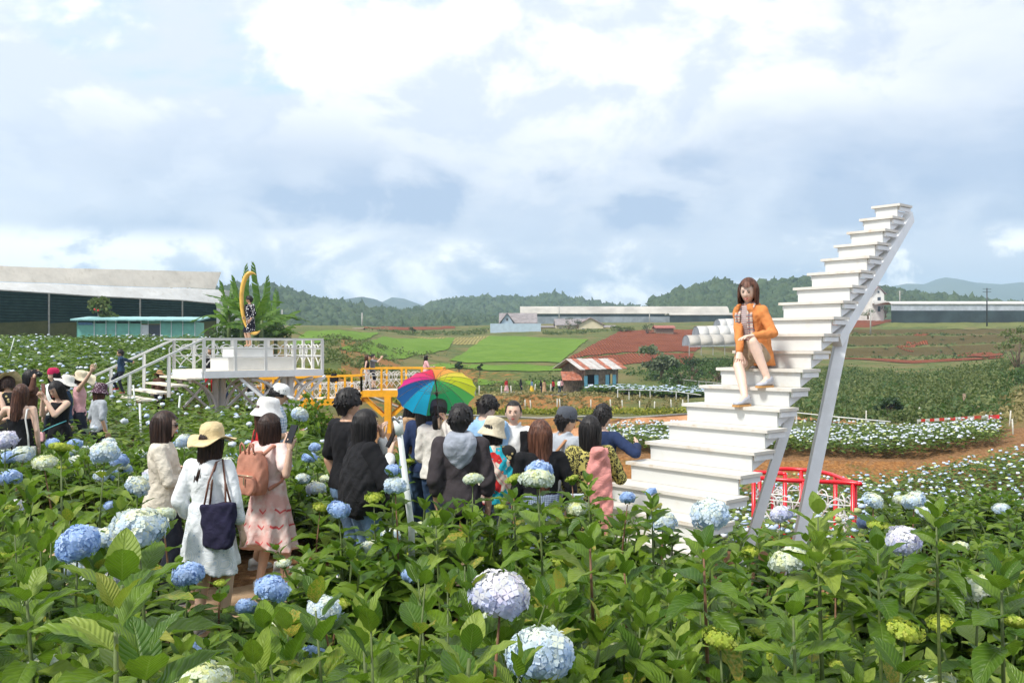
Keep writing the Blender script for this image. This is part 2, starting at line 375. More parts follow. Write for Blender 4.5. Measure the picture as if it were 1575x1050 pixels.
drape('earth_ledge', [(560, 638), (1060, 637), (1060, 643), (560, 648)], mat_orange, 60, 8, .03, 66)
drape('earth_ledge', [(735, 604), (1060, 604), (1060, 609), (735, 609)], mat_tan, 50, 6, .04, 86)
drape('earth_ledge', [(1130, 641), (1320, 648), (1320, 656), (1130, 652)], mat_orange, 30, 6, .05, 44)
drape('terrace_ledge', [(1240, 544), (1545, 549), (1545, 551), (1240, 546.5)], mat_red, 50, 4, .12, 120)
drape('red_slope', [(1395, 526), (1425, 526), (1405, 542), (1380, 542)], mat_red, 12, 10, .15, 150)
drape('red_slope', [(1410, 512), (1432, 512), (1424, 524), (1404, 524)], mat_red, 12, 10, .15, 150)
drape('red_slope', [(1480, 543), (1545, 543), (1540, 549), (1470, 549)], mat_red, 14, 6, .2, 120)
# the trodden path through the flowers
mb = MB(); cl = [(-5.2, 9.3), (-4.1, 8.0), (-3.2, 7.2), (-2.3, 7.3), (-1.6, 7.9), (-.7, 8.3), (.4, 8.3), (1.2, 7.7), (1.9, 6.9)]
cen = [Vector((x, y, 0)) for x, y in cl]
fine = []
for i in range(len(cen)-1):
    for k in range(8): fine.append(cen[i].lerp(cen[i+1], k/8))
rings = []
for i, p in enumerate(fine):
    d = (fine[min(i+1, len(fine)-1)]-fine[max(i-1, 0)]).normalized(); s_ = Vector((-d.y, d.x, 0)); w = .78+.12*math.sin(i*.6)
    rings.append([Vector(((p+s_*w*k).x, (p+s_*w*k).y, zs((p+s_*w*k).x, (p+s_*w*k).y)+.012+.008*math.sin(i*1.7+k*3))) for k in (-1, -.6, -.2, .2, .6, 1)])
mb.loft(rings, False, False)
pth = mesh_from('path', mb, True); struct('path', pth, mat_path)
# ------------------------------------------------------------ far hills
mat_forest_floor = M_field('wooded_hillside', (.030, .055, .022), (.07, .095, .04), .03, None, .6, 'X', 3.)
mat_mount = M_field('mountainside', (.04, .06, .04), (.08, .10, .06), .006, None, .5, 'X', 20.)
HILLS = {}
def hill(name, pts, Y, depth, base_py, mat, back=.6, rough=.03, ny=26, nx=160):
    pts = sorted(pts); px = np.linspace(pts[0][0], pts[-1][0], nx); py = np.interp(px, [a for a, b in pts], [b for a, b in pts])
    ts = np.concatenate([np.linspace(0, 1, ny), np.linspace(1.1, 2, 8)])
    X = np.zeros((len(ts), nx)); YY_ = X.copy(); Z = X.copy(); u = (px-787.5)/F
    zr = CZ-(py-HY)/F*Y; zb = CZ-(base_py-HY)/F*(Y-depth)-10
    for k, t in enumerate(ts):
        y = Y-depth*(1-t) if t <= 1 else Y+depth*back*(t-1)
        s = t*t*(3-2*t) if t <= 1 else 1-(t-1)**2
        s = .55*t+.45*s if t <= 1 else s
        X[k] = u*Y*(1-(1-min(t, 1))*depth/Y*.7); YY_[k] = y
        w = math.sin(PI*min(t, 1))
        nz = np.array([mnoise.fractal(Vector((X[k, j]/depth*2.2, y/depth*2.2, Y*.01)), 1., 2., 4) for j in range(nx)])
        Z[k] = zb+(zr-zb)*s+nz*(zr.max()-zb)*rough*(3*w+.25)
    me = grid_mesh(name, X, YY_, Z); HILLS[name+str(Y)] = (X, YY_, Z)
    return struct(name, me, mat), (X, YY_, Z)
h1 = hill('hill', [(250, 462), (330, 456), (422, 453), (476, 466), (501, 473), (527, 478), (557, 485), (603, 490), (660, 492), (720, 494), (820, 500)], 700, 330, 502, mat_forest_floor)[1]
h2 = hill('hill', [(560, 494), (603, 490), (641, 488), (654, 483), (674, 475), (700, 471), (755, 467), (800, 470), (850, 463), (900, 474), (960, 482), (1060, 487), (1150, 494)], 980, 330, 502, mat_forest_floor)[1]
h3 = hill('hill', [(1000, 472), (1030, 466), (1075, 452), (1115, 445), (1140, 454), (1180, 447), (1225, 440), (1270, 449), (1330, 452), (1400, 462), (1500, 474), (1600, 482)], 620, 220, 494, mat_forest_floor)[1]
h4 = hill('hill', [(380, 484), (450, 474), (501, 467), (530, 460), (557, 456), (578, 460), (593, 467), (620, 476), (640, 474), (654, 468), (669, 463), (692, 462), (760, 463), (860, 460), (900, 472), (1000, 482)], 1750, 500, 505, mat_mount)[1]
hill('mountain', [(480, 480), (560, 468), (588, 464), (603, 457), (621, 459), (635, 464), (649, 469), (700, 480), (800, 486)], 2600, 600, 505, mat_mount)
hill('mountain', [(1180, 486), (1280, 470), (1370, 441), (1395, 436), (1425, 437), (1452, 426), (1470, 428), (1500, 434), (1540, 437), (1570, 434), (1650, 440), (1760, 470), (1860, 490)], 2900, 700, 500, mat_mount)
hill('mountain', [(-400, 480), (-150, 440), (0, 452), (150, 446), (300, 470), (420, 490)], 2800, 600, 505, mat_mount)
# forest clumps on the nearer hills: one far-off wood per hill
def leafmat(name, a, b_, trans=.25, rough=.6, island=True, veins=False, under=None):
    m, t, b = newmat(name); g = N(t, 'ShaderNodeNewGeometry'); oi = N(t, 'ShaderNodeObjectInfo')
    rnd = g.outputs['Random Per Island'] if island else oi.outputs['Random']
    c = mixc(t, rnd, a, b_)
    co = objco(t)
    c = mixc(t, mapr(t, noise_(t, co, 5, 3, .5), .35, .65, 0, .35), c, tuple(x*.55 for x in a))
    if veins:
        uv = N(t, 'ShaderNodeUVMap'); s = N(t, 'ShaderNodeSeparateXYZ'); t.links.new(uv.outputs[0], s.inputs[0])
        ax = math_(t, 'ABSOLUTE', math_(t, 'SUBTRACT', s.outputs[0], .5))
        mid = mapr(t, ax, .028, .008)
        sv = math_(t, 'SINE', math_(t, 'MULTIPLY', math_(t, 'SUBTRACT', s.outputs[1], math_(t, 'MULTIPLY', ax, .55)), 62.))
        side = math_(t, 'MULTIPLY', mapr(t, sv, .80, 1.), .55)
        vv = math_(t, 'MAXIMUM', mid, side)
        c = mixc(t, math_(t, 'MULTIPLY', vv, .42), c, (.26, .36, .10))
        # worn, yellowing blades here and there
        yel = mapr(t, oi.outputs['Random'] if not island else rnd, .955, .965)
        c = mixc(t, math_(t, 'MULTIPLY', yel, mapr(t, noise_(t, co, 14, 3, .6), .4, .6)), c, (.42, .33, .05))
        bump_(t, b, math_(t, 'ADD', math_(t, 'MULTIPLY', sv, -.35), mapr(t, ax, 0, .06)), .55, .004)
    setin(b, 'Base Color', c, t); b.inputs['Roughness'].default_value = rough
    b.inputs['Specular IOR Level'].default_value = .35
    tr = N(t, 'ShaderNodeBsdfTranslucent'); cc = mixc(t, .5, c, (.22, .42, .03)); t.links.new(cc, tr.inputs[0])
    mx = N(t, 'ShaderNodeMixShader'); mx.inputs[0].default_value = trans
    t.links.new(b.outputs[0], mx.inputs[1]); t.links.new(tr.outputs[0], mx.inputs[2])
    t.links.new(mx.outputs[0], t.nodes['Material Output'].inputs[0])
    return m
mat_pine = leafmat('pine_forest', (.040, .075, .028), (.085, .125, .050), .1, .8)
def icos():
    b = MB(); b.ell((0,0,0), (1,1,1), None, 7, 4); v = np.array(b.v); return v, b.f
def scatter_blobs(name, pts, size, mat, seed=1, flat=.75, mesh_n=(7, 4), jit=.28, label=None):
    rng = np.random.default_rng(seed); b = MB(); b.ell((0,0,0), (1,1,1), None, *mesh_n); bv = np.array(b.v)
    tri = [f for f in b.f if len(f) == 4]; q = np.array(tri); V = []; Q = []; o = 0
    for i, p in enumerate(pts):
        s = size*rng.uniform(.6, 1.35); vv = bv*(1+rng.normal(size=(len(bv), 1))*jit)*np.array([s, s, s*flat*rng.uniform(.8, 1.5)])+np.array(p)+np.array([0, 0, s*.35])
        V.append(vv); Q.append(q+o); o += len(bv)
    me = bpy.data.meshes.new(name); set_mesh(me, np.concatenate(V), np.concatenate(Q), smooth=False)
    return struct(name, me, mat, kind='stuff')
def hill_pts(h, n, seed, tmax=1.05):
    X, Y_, Z = h; rng = np.random.default_rng(seed); out = []
    while len(out) < n:
        i = rng.uniform(3, 25); j = rng.uniform(1, X.shape[1]-2); i0, j0 = int(i), int(j)
        if i0 > 24 and rng.random() < .5: continue
        a, b = i-i0, j-j0
        q = [sum(w*A[i0+di, j0+dj] for di, dj, w in ((0,0,(1-a)*(1-b)),(1,0,a*(1-b)),(0,1,(1-a)*b),(1,1,a*b))) for A in (X, Y_, Z)]
        out.append(q)
    return out
def ridge_pts(h, n, seed):
    X, Y_, Z = h; rng = np.random.default_rng(seed); k = 25; out = []
    for _ in range(n):
        j = rng.uniform(0, X.shape[1]-1.01); j0 = int(j); f = j-j0
        out.append([A[k, j0]*(1-f)+A[k, j0+1]*f for A in (X, Y_)]+[Z[k, j0]*(1-f)+Z[k, j0+1]*f+rng.uniform(0, 2.8)])
    return out
o = scatter_blobs('forest', hill_pts(h1, 4200, 1)+ridge_pts(h1, 330, 2), 3.6, mat_pine, 1); tag(o, 'pine forest covering the nearest blue-green hill left of centre')
o = scatter_blobs('forest', hill_pts(h2, 4200, 3)+ridge_pts(h2, 380, 4), 4.6, mat_pine, 2); tag(o, 'pine forest on the long hill behind the pale blue house')
o = scatter_blobs('forest', hill_pts(h3, 4200, 5)+ridge_pts(h3, 420, 6), 3.2, mat_pine, 3); tag(o, 'pine forest on the hill behind the white staircase')
# ------------------------------------------------------------ haze
hb = MB(); hb.box((0, 1500, 118), (11000, 4000, 260))
hm = bpy.data.materials.new('haze_air'); hm.use_nodes = True; t = hm.node_tree; t.nodes.clear()
pv = N(t, 'ShaderNodeVolumePrincipled'); pv.inputs['Color'].default_value = (.60, .80, 1.0, 1); pv.inputs['Density'].default_value = .00032
pv.inputs['Anisotropy'].default_value = .2
mo = N(t, 'ShaderNodeOutputMaterial'); t.links.new(pv.outputs[0], mo.inputs['Volume'])
struct('haze', mesh_from('haze', hb), hm, kind='stuff')
# ------------------------------------------------------------ white staircase to nowhere
SX0, SY0, SZ0, SA, SPHI, SPSI, SD, SW0, SWK, SR = 1.720, 7.306, .90, .251, .863, .718, .314, 1.317, -.0570, .17
dirF = Vector((math.cos(SPSI), math.sin(SPSI), 0)); dirL = Vector((-math.sin(SPSI), math.cos(SPSI), 0))
def tread(i):                            # i = 1..18 as counted in the photo, -4..0 hidden by the flowers
    B_ = Vector((SX0+(i-1)*SA*math.cos(SPHI), SY0+(i-1)*SA*math.sin(SPHI), SZ0+(i-1)*SR)); return B_, SW0+SWK*(i-1)
st = empty('staircase', (2.6, 8.2, 0), 'tall white staircase narrowing upward into the open sky', 'staircase')
mat_tread = M_basic('tread_paint', (.66, .63, .57), .45, .05, 3., .12, 18, .004, dirt=((.50, .38, .24), 6, .65))
mat_riser = M_basic('riser_paint', (.63, .64, .62), .4, .03, 2., .06, 10, .003, dirt=((.54, .47, .36), 3.5, .42))
for i in range(-4, 19):
    B_, w = tread(i); A_ = B_+dirL*w; dz = Vector((0, 0, .028)); C_ = B_+dirF*SD
    b = MB(); b.hexa([B_-dz, B_+dirF*SD-dz, A_+dirF*SD-dz, A_-dz], [B_, B_+dirF*SD, A_+dirF*SD, A_]); part('tread', b, mat_tread, st)
    ins = .028; rb = B_+dirL*(.045)+dirF*.03; ra = A_-dirL*(.045)+dirF*.03; t2 = dirF*.02
    lo = Vector((0, 0, -SR+.002)); hi = Vector((0, 0, -.031)); b = MB()
    b.hexa([rb+lo, rb+lo+t2, ra+lo+t2, ra+lo], [rb+hi, rb+hi+t2, ra+hi+t2, ra+hi]); part('riser', b, mat_riser, st)
    # side rail directly under the tread end, and a closed triangular side plate above the fourth step
    for sgn, Q in ((1, B_), (-1, A_)):
        q = Q+dirL*.03*sgn; b = MB(); b.bar(q+dirF*.055+Vector((0,0,-.056)), q+dirF*(SD-.005)+Vector((0,0,-.056)), .026, .046)
        part('side_rail', b, white_cool, st)
        q = Q+dirL*.062*sgn
        if i >= 3:
            p1 = q+dirF*.055+Vector((0,0,-.082)); p2 = q+dirF*(SD-.03)+Vector((0,0,-.082)); p3 = q+dirF*(.075)+Vector((0,0,-SR+.004)); p4 = q+dirF*.055+Vector((0,0,-SR+.004))
            tk = dirL*.012; b = MB(); b.add([p1, p2, p3, p4, p1+tk, p2+tk, p3+tk, p4+tk], [(3,2,1,0),(4,5,6,7),(0,1,5,4),(1,2,6,5),(2,3,7,6),(3,0,4,7)]); part('side_plate', b, white_cool, st)
def under(i, off, drop, side=0.):
    B_, w = tread(i); return B_+dirF*off+dirL*(side)+Vector((0, 0, -drop))
# the bent carrying beams: they rise from the ground and run on below the upper steps
for s_, (foot1, foot2) in ((.11, (Vector((2.58, 8.42, -.05)), Vector((1.93, 7.95, -.05)))),):
    b = MB(); b.bar(foot1, under(10.2, .33, .20, s_), .112, .112, up=(1,0,0)); part('post', b, white_cool, st)
    b = MB(); b.bar(under(9.5, .29, .16, s_-.03), under(18.25, .33, .16, s_-.05), .09, .13); part('beam', b, white_cool, st)
    b = MB(); b.bar(foot2, under(5.2, .30, .12, s_), .082, .082, up=(1,0,0)); part('post', b, white_cool, st)
    pass
for i0, i1 in ((2, 9.4), (9.4, 18.2)):
    B1, w1 = tread(i0); B2, w2 = tread(i1); b = MB()
    b.bar(B1+dirF*.38+dirL*(w1-.12)+Vector((0,0,-.25)), B2+dirF*.38+dirL*(w2-.10)+Vector((0,0,-.25)), .08, .14); part('beam', b, white_cool, st)
B1, w1 = tread(9.4); fL = Vector((1.75, 9.6, -.1)); b = MB(); b.bar(fL, B1+dirF*.40+dirL*(w1-.12)+Vector((0,0,-.3)), .16, .16, up=(1,0,0)); part('post', b, white_cool, st)

# ------------------------------------------------------------ heart wire panels
def heart_pts(w, h, n=26, notch=.0):
    pts = []
    for k in range(n):
        a = 2*PI*k/n; x = math.sin(a)**3; y = (13*math.cos(a)-5*math.cos(2*a)-2*math.cos(3*a)-math.cos(4*a))/17
        pts.append((x*w/2, (y+1)/1.72*h*.86))
    return pts
def heart_on(a, b_, z0, z1, cx, w, mat, root, r=.013, n=22, seg=5):
    a = Vector(a); b_ = Vector(b_); d = (b_-a); d.z = 0; d.normalize()
    pts = [Vector((a.x, a.y, 0))+d*(cx+x)+Vector((0, 0, a.z+z0+y)) for x, y in heart_pts(w, z1-z0, n)]
    m = MB(); m.tube(pts, r, seg, closed=True); return part('heart_wire', m, mat, root)
def railing(a, b_, hr, root, rail_m, post_m, wire_m, nposts, pr=.04, rr=.035, hearts=None, rods=(.45, .68), wr=.019, heart_w=.62, end_posts=True, top=True):
    a = Vector(a); b_ = Vector(b_); L = (b_-a).length
    up = Vector((0, 0, 1))
    if top: m = MB(); m.bar(a+up*hr, b_+up*hr, rr*2.4, rr*1.7); part('top_rail', m, rail_m, root)
    for k in range(nposts):
        if not end_posts and k in (0, nposts-1): continue
        p = a.lerp(b_, k/(nposts-1)) if nposts > 1 else a; m = MB(); m.bar(p-up*.05, p+up*(hr-rr*.85-.001), pr*2, pr*2, up=(b_-a).normalized()); part('post', m, post_m, root)
    for z in rods:
        m = MB(); m.tube([a+up*hr*z, b_+up*hr*z], wr*.9, 5); part('rod', m, wire_m, root)
    if hearts:
        n = hearts
        for k in range(n): heart_on(a, b_, .12*hr, .95*hr, L*(k+.5)/n, heart_w*(1.25 if k % 2 else 1.), wire_m, root, wr)
# ------------------------------------------------------------ white viewing platform
P0 = Vector((-8.85, 26.15, 1.39)); e1 = Vector((.785, .62, 0)).normalized(); e2 = Vector((-.60, .80, 0)).normalized()
PL, PD, HR = 3.72, 2.85, .93
pf = empty('viewing_platform', (-8.0, 28.2, -.6), 'white raised viewing platform with heart wire railings and steps', 'platform')
q = [P0, P0+e1*PL, P0+e1*PL+e2*PD, P0+e2*PD]; dn = Vector((0, 0, -.05))
b = MB(); b.hexa([p+dn for p in q], q)
mat_deck = M_basic('deck_boards', (.72, .66, .55), .6, .1, 4., .2, 20, .004); part('deck', b, mat_deck, pf)
for i in range(4):
    p1, p2 = q[i], q[(i+1) % 4]; n_ = (p2-p1).normalized().cross(Vector((0,0,1)))*.03
    b = MB(); b.bar(p1+n_+Vector((0,0,-.105)), p2+n_+Vector((0,0,-.105)), .05, .20); part('fascia', b, white_cool, pf)
railing(q[0], q[1], HR, pf, white_paint, white_paint, white_paint, 5, rods=(.42, .70))
railing(q[1], q[2], HR, pf, white_paint, white_paint, white_paint, 5, hearts=5, end_posts=False)
railing(q[2], q[3], HR, pf, white_paint, white_paint, white_paint, 7, hearts=9, heart_w=.72)
railing(q[3], q[3]-e1*.0+e2*0+e1*.001, HR, pf, white_paint, white_paint, white_paint, 1, rods=(), top=False)
m = MB(); m.bar(q[3]+Vector((0,0,HR)), q[3]-e1*.3+Vector((0,0,HR)), .08, .06); part('top_rail', m, white_paint, pf)
# steps and their hand rails, going down along -e1
for k in range(4):
    a = P0-e1*(.02+k*.42)+Vector((0, 0, -.19*(k+1))); b = MB()
    c = [a, a+e2*PD*.97, a+e2*PD*.97-e1*.45, a-e1*.45]; b.hexa([p+Vector((0,0,-.05)) for p in c], c); part('step', b, mat_deck, pf)
    for f_ in (.3, .62): b = MB(); s_ = a+e2*PD*f_-e1*.1+Vector((0,0,-.0515)); b.bar(s_, s_+Vector((0,0,-.14)), .07, .07, up=(1,0,0)); part('step_support', b, white_cool, pf)
for o_, L_ in ((0, 3.3), (PD, 3.0)):
    s_ = P0+e2*o_+Vector((0, 0, HR)); e_ = s_-e1*L_+Vector((0, 0, -L_*.47)); b = MB(); b.bar(s_+Vector((0,0,.001)), e_, .075, .06); part('hand_rail', b, white_paint, pf)
    for k in (.30, .62, .92):
        t_ = s_.lerp(e_, k); b = MB(); b.bar(t_+Vector((0,0,-.035)), t_+Vector((0,0,-HR-.25)), .08, .08, up=(1,0,0)); part('post', b, white_paint, pf)
# underside: two bundled columns, arches and crossed braces
gz = -.75
for k, f_ in enumerate((.22, .74)):
    cpos = P0+e1*PL*f_+e2*.55
    if k == 0: cpos = P0+e1*PL*.30+e2*2.0
    for dx, dy in ((-.10,-.1),(.12,-.12),(-.08,.12),(.12,.1)):
        p = cpos+e1*dx+e2*dy; b = MB(); b.bar(Vector((p.x,p.y,gz)), Vector((p.x,p.y,1.20)), .11, .11, up=(1,0,0)); part('column', b, white_cool, pf)
    for s_ in (-1, 1):
        for off in (0, .42):
            pts = []
            for t in np.linspace(0, 1, 10): pts.append(Vector((cpos.x, cpos.y, 0))+e1*s_*(.16+(1-math.cos(t*PI/2))*(1.05-off*.5))+e2*(off-.2)+Vector((0, 0, .10+1.0*math.sin(t*PI/2))))
            b = MB(); b.tube(pts, .05, 4); part('arch', b, white_cool, pf)
    for s_ in (-1, 1):
        a = Vector((cpos.x, cpos.y, .0))+e1*s_*.1; t_ = Vector((cpos.x, cpos.y, 1.16))+e1*s_*1.35; b = MB(); b.bar(a+e2*.05, t_+e2*.05, .09, .07); part('brace', b, white_cool, pf)
        a = Vector((cpos.x, cpos.y, .25))+e1*s_*1.1-e2*.06; t_ = Vector((cpos.x, cpos.y, 1.16))+e1*s_*.2-e2*.06; b = MB(); b.bar(a, t_, .07, .06); part('brace', b, white_cool, pf)
b = MB(); f0 = P0+e1*.2+Vector((0,0,-.2)); b.bar(Vector((-8.05, 26.9, 1.17)), Vector((-6.95, 27.2, .15)), .10, .08); part('brace', b, white_cool, pf)
# white plinths on the deck
for (c_, w_, d_, z_, h_, lab) in ((P0+e1*1.95+e2*1.3, 2.1, 1.5, 1.394, .36, 'wide low white plinth on the deck of the white platform'),
                                  (P0+e1*1.82+e2*1.35, 1.25, .95, 1.757, .32, 'small white box plinth stacked on the wide plinth, woman standing on it')):
    b = MB(); ang = math.atan2(e1.y, e1.x); b.box((c_.x, c_.y, z_+h_/2), (w_, d_, h_), Matrix.Rotation(ang, 3, 'Z'))
    r_ = empty('plinth', (c_.x, c_.y, z_), lab, 'plinth'); part('box', b, white_paint, r_)
    b = MB(); b.box((c_.x, c_.y, z_+h_-.02), (w_+.03, d_+.03, .035), Matrix.Rotation(ang, 3, 'Z')); part('rim', b, white_paint, r_)
PLINTH = P0+e1*1.82+e2*1.35; PLINTH.z = 2.08
# golden crescent moon beside the woman
def crescent(c0, H, wmax, th, mat):
    b = MB(); rings = []
    for t in np.linspace(0, 1, 25):
        a = math.radians(-118+t*236)
        o_ = Vector((-math.cos(a), 0, math.sin(a))); w_ = wmax*math.sin(PI*min(max(t, .01), .99))**.8
        R0 = H*.52; po = o_*R0; pi_ = o_*(R0-w_)
        rings.append([po+Vector((0,-th*.35,0)), po+Vector((0,th*.35,0)), pi_*.5+po*.5+Vector((0,th*.5,0)), pi_+Vector((0,th*.25,0)), pi_+Vector((0,-th*.25,0)), pi_*.5+po*.5+Vector((0,-th*.5,0))])
    sc_ = Matrix.Diagonal(Vector((.38, 1, 1)))
    R = Matrix.Rotation(math.radians(-4), 3, 'Y')
    rings = [[Vector(c0)+R @ (sc_ @ p) for p in r] for r in rings]; b.loft(rings); return b
mat_gold = M_basic('golden_paint', (.72, .43, .08), .35, .12, 3., .1, 20, .004)
cp = P(388, 466, 28.9)
o = struct('crescent_moon', mesh_from('crescent_moon', crescent(cp, 1.95, .28, .17, mat_gold), True), mat_gold); del o['kind']
tag(o, 'tall golden crescent moon prop standing on the white platform', 'crescent prop')
# ------------------------------------------------------------ yellow bridge
br = empty('yellow_bridge', (-7, 42, -1.8), 'yellow steel footbridge with white heart wire railings', 'bridge')
yA = P(430, 616, 42.0); yB = P(556, 611, 42.0); yC = P(556, 600, 42.0); yD = P(680, 599.5, 42.0)
mat_bdeck = M_basic('bridge_deck', (.72, .60, .50), .7, .1)
for a, c, n_ in ((P(380, 617, 42), yB, 8), (yC, yD, 5)):
    w_ = Vector((0, 1.7, 0)); b = MB(); b.hexa([a-Vector((0,0,.06)), c-Vector((0,0,.06)), c+w_-Vector((0,0,.06)), a+w_-Vector((0,0,.06))], [a, c, c+w_, a+w_]); part('deck', b, mat_bdeck, br)
    for off in (-.04, 1.74):
        b = MB(); b.bar(a+Vector((0,off,-.16)), c+Vector((0,off,-.16)), .07, .30); part('girder', b, yellow_paint, br)
        railing(a+Vector((0,off,0)), c+Vector((0,off,0)), 1.0, br, yellow_paint, yellow_paint, white_paint, n_, pr=.045, rr=.035, hearts=(n_-1)*2, heart_w=.55, wr=.014)
b = MB(); b.bar(yD+Vector((0,-.04,1.0)), yD+Vector((0,1.74,1.0)), .08, .06); part('top_rail', b, yellow_paint, br)
for px in (597, 468):
    for off in (.1, 1.5):
        f_ = P(px, 600, 42.0+off); b = MB(); b.bar(Vector((f_.x, f_.y, -2.1)), Vector((f_.x, f_.y, -.26)), .42, .30, up=(1,0,0)); part('column', b, yellow_paint, br)
        for s_ in (-1, 1): b = MB(); b.bar(Vector((f_.x+s_*.2, f_.y, -1.15)), Vector((f_.x+s_*1.1, f_.y, -.33)), .12, .14); part('brace', b, yellow_paint, br)
# ------------------------------------------------------------ red heart-shaped railing below the stairs
hc = Vector((4.83, 15.2, -1.02)); hrg = empty('heart_railing', hc, 'red heart-shaped railing enclosure behind the white staircase', 'railing')
def hplan(k, n=72, s_=.70):
    a = 2*PI*k/n; x = 16*math.sin(a)**3/16; y = (13*math.cos(a)-5*math.cos(2*a)-2*math.cos(3*a)-math.cos(4*a))/16
    v_ = Matrix.Rotation(math.radians(38), 3, 'Z') @ Vector((x*s_, y*s_*1.45, 0)); return v_+hc
top = [hplan(k)+Vector((0,0,.98)) for k in range(72)]
b = MB(); b.tube(top, .036, 8, closed=True); part('top_rail', b, red_paint, hrg, True)
b = MB(); b.tube([p-Vector((0,0,.92)) for p in top], .03, 6, closed=True); part('bottom_rail', b, red_paint, hrg, True)
for k in range(0, 72, 8):
    p = hplan(k); b = MB(); b.tube([p-Vector((0,0,1.2)), p+Vector((0,0,.97))], .036, 8); part('post', b, red_paint, hrg, True)
for k in range(0, 72, 8):
    a = hplan(k); c = hplan(k+8); d = (c-a); L = d.length; d.normalize()
    for h_ in (.35, .62): b = MB(); b.tube([a+Vector((0,0,h_)), c+Vector((0,0,h_))], .012, 5); part('rod', b, white_paint, hrg)
    heart_on(a+Vector((0,0,0)), c, .10, .82, L/2, min(L*.9, .5), white_paint, hrg, .013)
    heart_on(a+Vector((0,0,0)), c, .05, .55, L*.3, min(L*.7, .35), white_paint, hrg, .011)
# ------------------------------------------------------------ bare white pole in front of the group, hose pipe wired to its head
po = empty('white_pole', P(632, 812, 6.3), 'leaning white pole with a hose clamp at its top among the flowers', 'pole')
mat_polew = M_basic('pole_paint', (.62, .66, .64), .45, .1, 10, .1)
b = MB(); b.tube([Vector((-.69, 6.3, .0)), P(633, 812, 6.3), P(614, 660, 6.3)], [.024, .023, .020], 10); part('shaft', b, mat_polew, po, True)
b = MB(); b.tube([P(615, 668, 6.3), P(612, 646, 6.3)], [.03, .034], 10); part('collar', b, mat_polew, po, True)
b = MB(); b.tube([P(611, 645, 6.3)+Vector((.03*math.cos(a), .03*math.sin(a), .02*math.sin(a*2))) for a in np.linspace(0, 2*PI, 12)], .009, 6); part('clamp', b, M_basic('wire_steel', (.35,.35,.36), .4, .1, metal=.8), po, True)
# two thin white garden sprinkler stakes in the left field
for i, (p1, p2, Y) in enumerate((((219, 690), (215, 620), 17.), ((271, 640), (277, 608), 21.), ((10, 545), (22, 520), 40.), ((211, 628), (205, 592), 23.))):
    a, c = P(*p1, Y), P(*p2, Y); o = struct('sprinkler_stake', mesh_from('sprinkler_stake', MB().tube([a-Vector((0,0,.5)), c], .022 if i else .02, 6), True), mat_polew); del o['kind']
    tag(o, ['thin white stake in the flowers left of the woman in the cardigan', 'white stake rising below the platform steps', 'leaning white stake far left in the flower field', 'thin stake just right of the boy on the steps'][i], 'stake')

# ------------------------------------------------------------ buildings
def M_plastic(name, col, dirtc, streak=1.5):
    m, t, b = newmat(name); co = objco(t, (1, 1, 1)); c = mixc(t, mapr(t, noise_(t, co, .5, 6, .65), .3, .7), tuple(x*.8 for x in col), col)
    st_ = N(t, 'ShaderNodeMapping'); st_.inputs['Scale'].default_value = (1.2, 1.2, .12); t.links.new(co, st_.inputs[0])
    c = mixc(t, mapr(t, noise_(t, st_.outputs[0], streak, 5, .7), .5, .75, 0, .6), c, dirtc)
    setin(b, 'Base Color', c, t); b.inputs['Roughness'].default_value = .45
    bump_(t, b, noise_(t, co, 1.2, 3, .5), .4, .12); return m
mat_film = M_plastic('greenhouse_film', (.58, .54, .47), (.36, .31, .25))
mat_film2 = M_plastic('greenhouse_side_film', (.60, .60, .58), (.40, .36, .30), 2.5)
mat_net = M_field('dark_green_shade_net', (.014, .034, .032), (.03, .06, .055), .8, 1.2, .4, 'Z')
mat_wallfilm = M_field('mossy_wall_film', (.07, .075, .03), (.11, .11, .05), .8, None, .3)
def wall_between(a, c, z0, z1, th=.12):
    a = Vector((a.x, a.y, 0)); c = Vector((c.x, c.y, 0)); n_ = (c-a).normalized().cross(Vector((0,0,1)))*th
    return MB().hexa([a+Vector((0,0,z0)), c+Vector((0,0,z0)), c+n_*-1+Vector((0,0,z0)), a-n_+Vector((0,0,z0))], [a+Vector((0,0,z1)), c+Vector((0,0,z1)), c-n_+Vector((0,0,z1)), a-n_+Vector((0,0,z1))])
# large greenhouse at upper left: wall line runs away to the right
gL = P(-120, 505, 76.); gR = P(338, 520, 99.)
gh = empty('greenhouse', ((gL.x+gR.x)/2, (gL.y+gR.y)/2, 1.5), 'large greenhouse with dirty white film roof and dark net side wall', 'greenhouse')
def along(px):                           # point on the wall line seen at photo column px
    u = (px-787.5)/F; d = gR-gL; s_ = (u*gL.y-gL.x)/(d.x-u*d.y); return gL+d*s_
def zat(p, py): return CZ-(py-HY)/F*p.y
sec = [-120, -20, 76, 152, 216, 281, 333]
topn = {-120: 440, -20: 445, 76: 451, 152: 456, 216: 459, 281: 462, 333: 467}; eav = {-120: 425, -20: 431, 76: 434, 152: 438, 216: 440, 281: 441, 333: 444}
dback = Vector((-.9, .45, 0))*-1
away = Vector((gL.y-gR.y, gR.x-gL.x, 0)).normalized()      # horizontal, away from the camera
away = Vector((0, 1, 0))
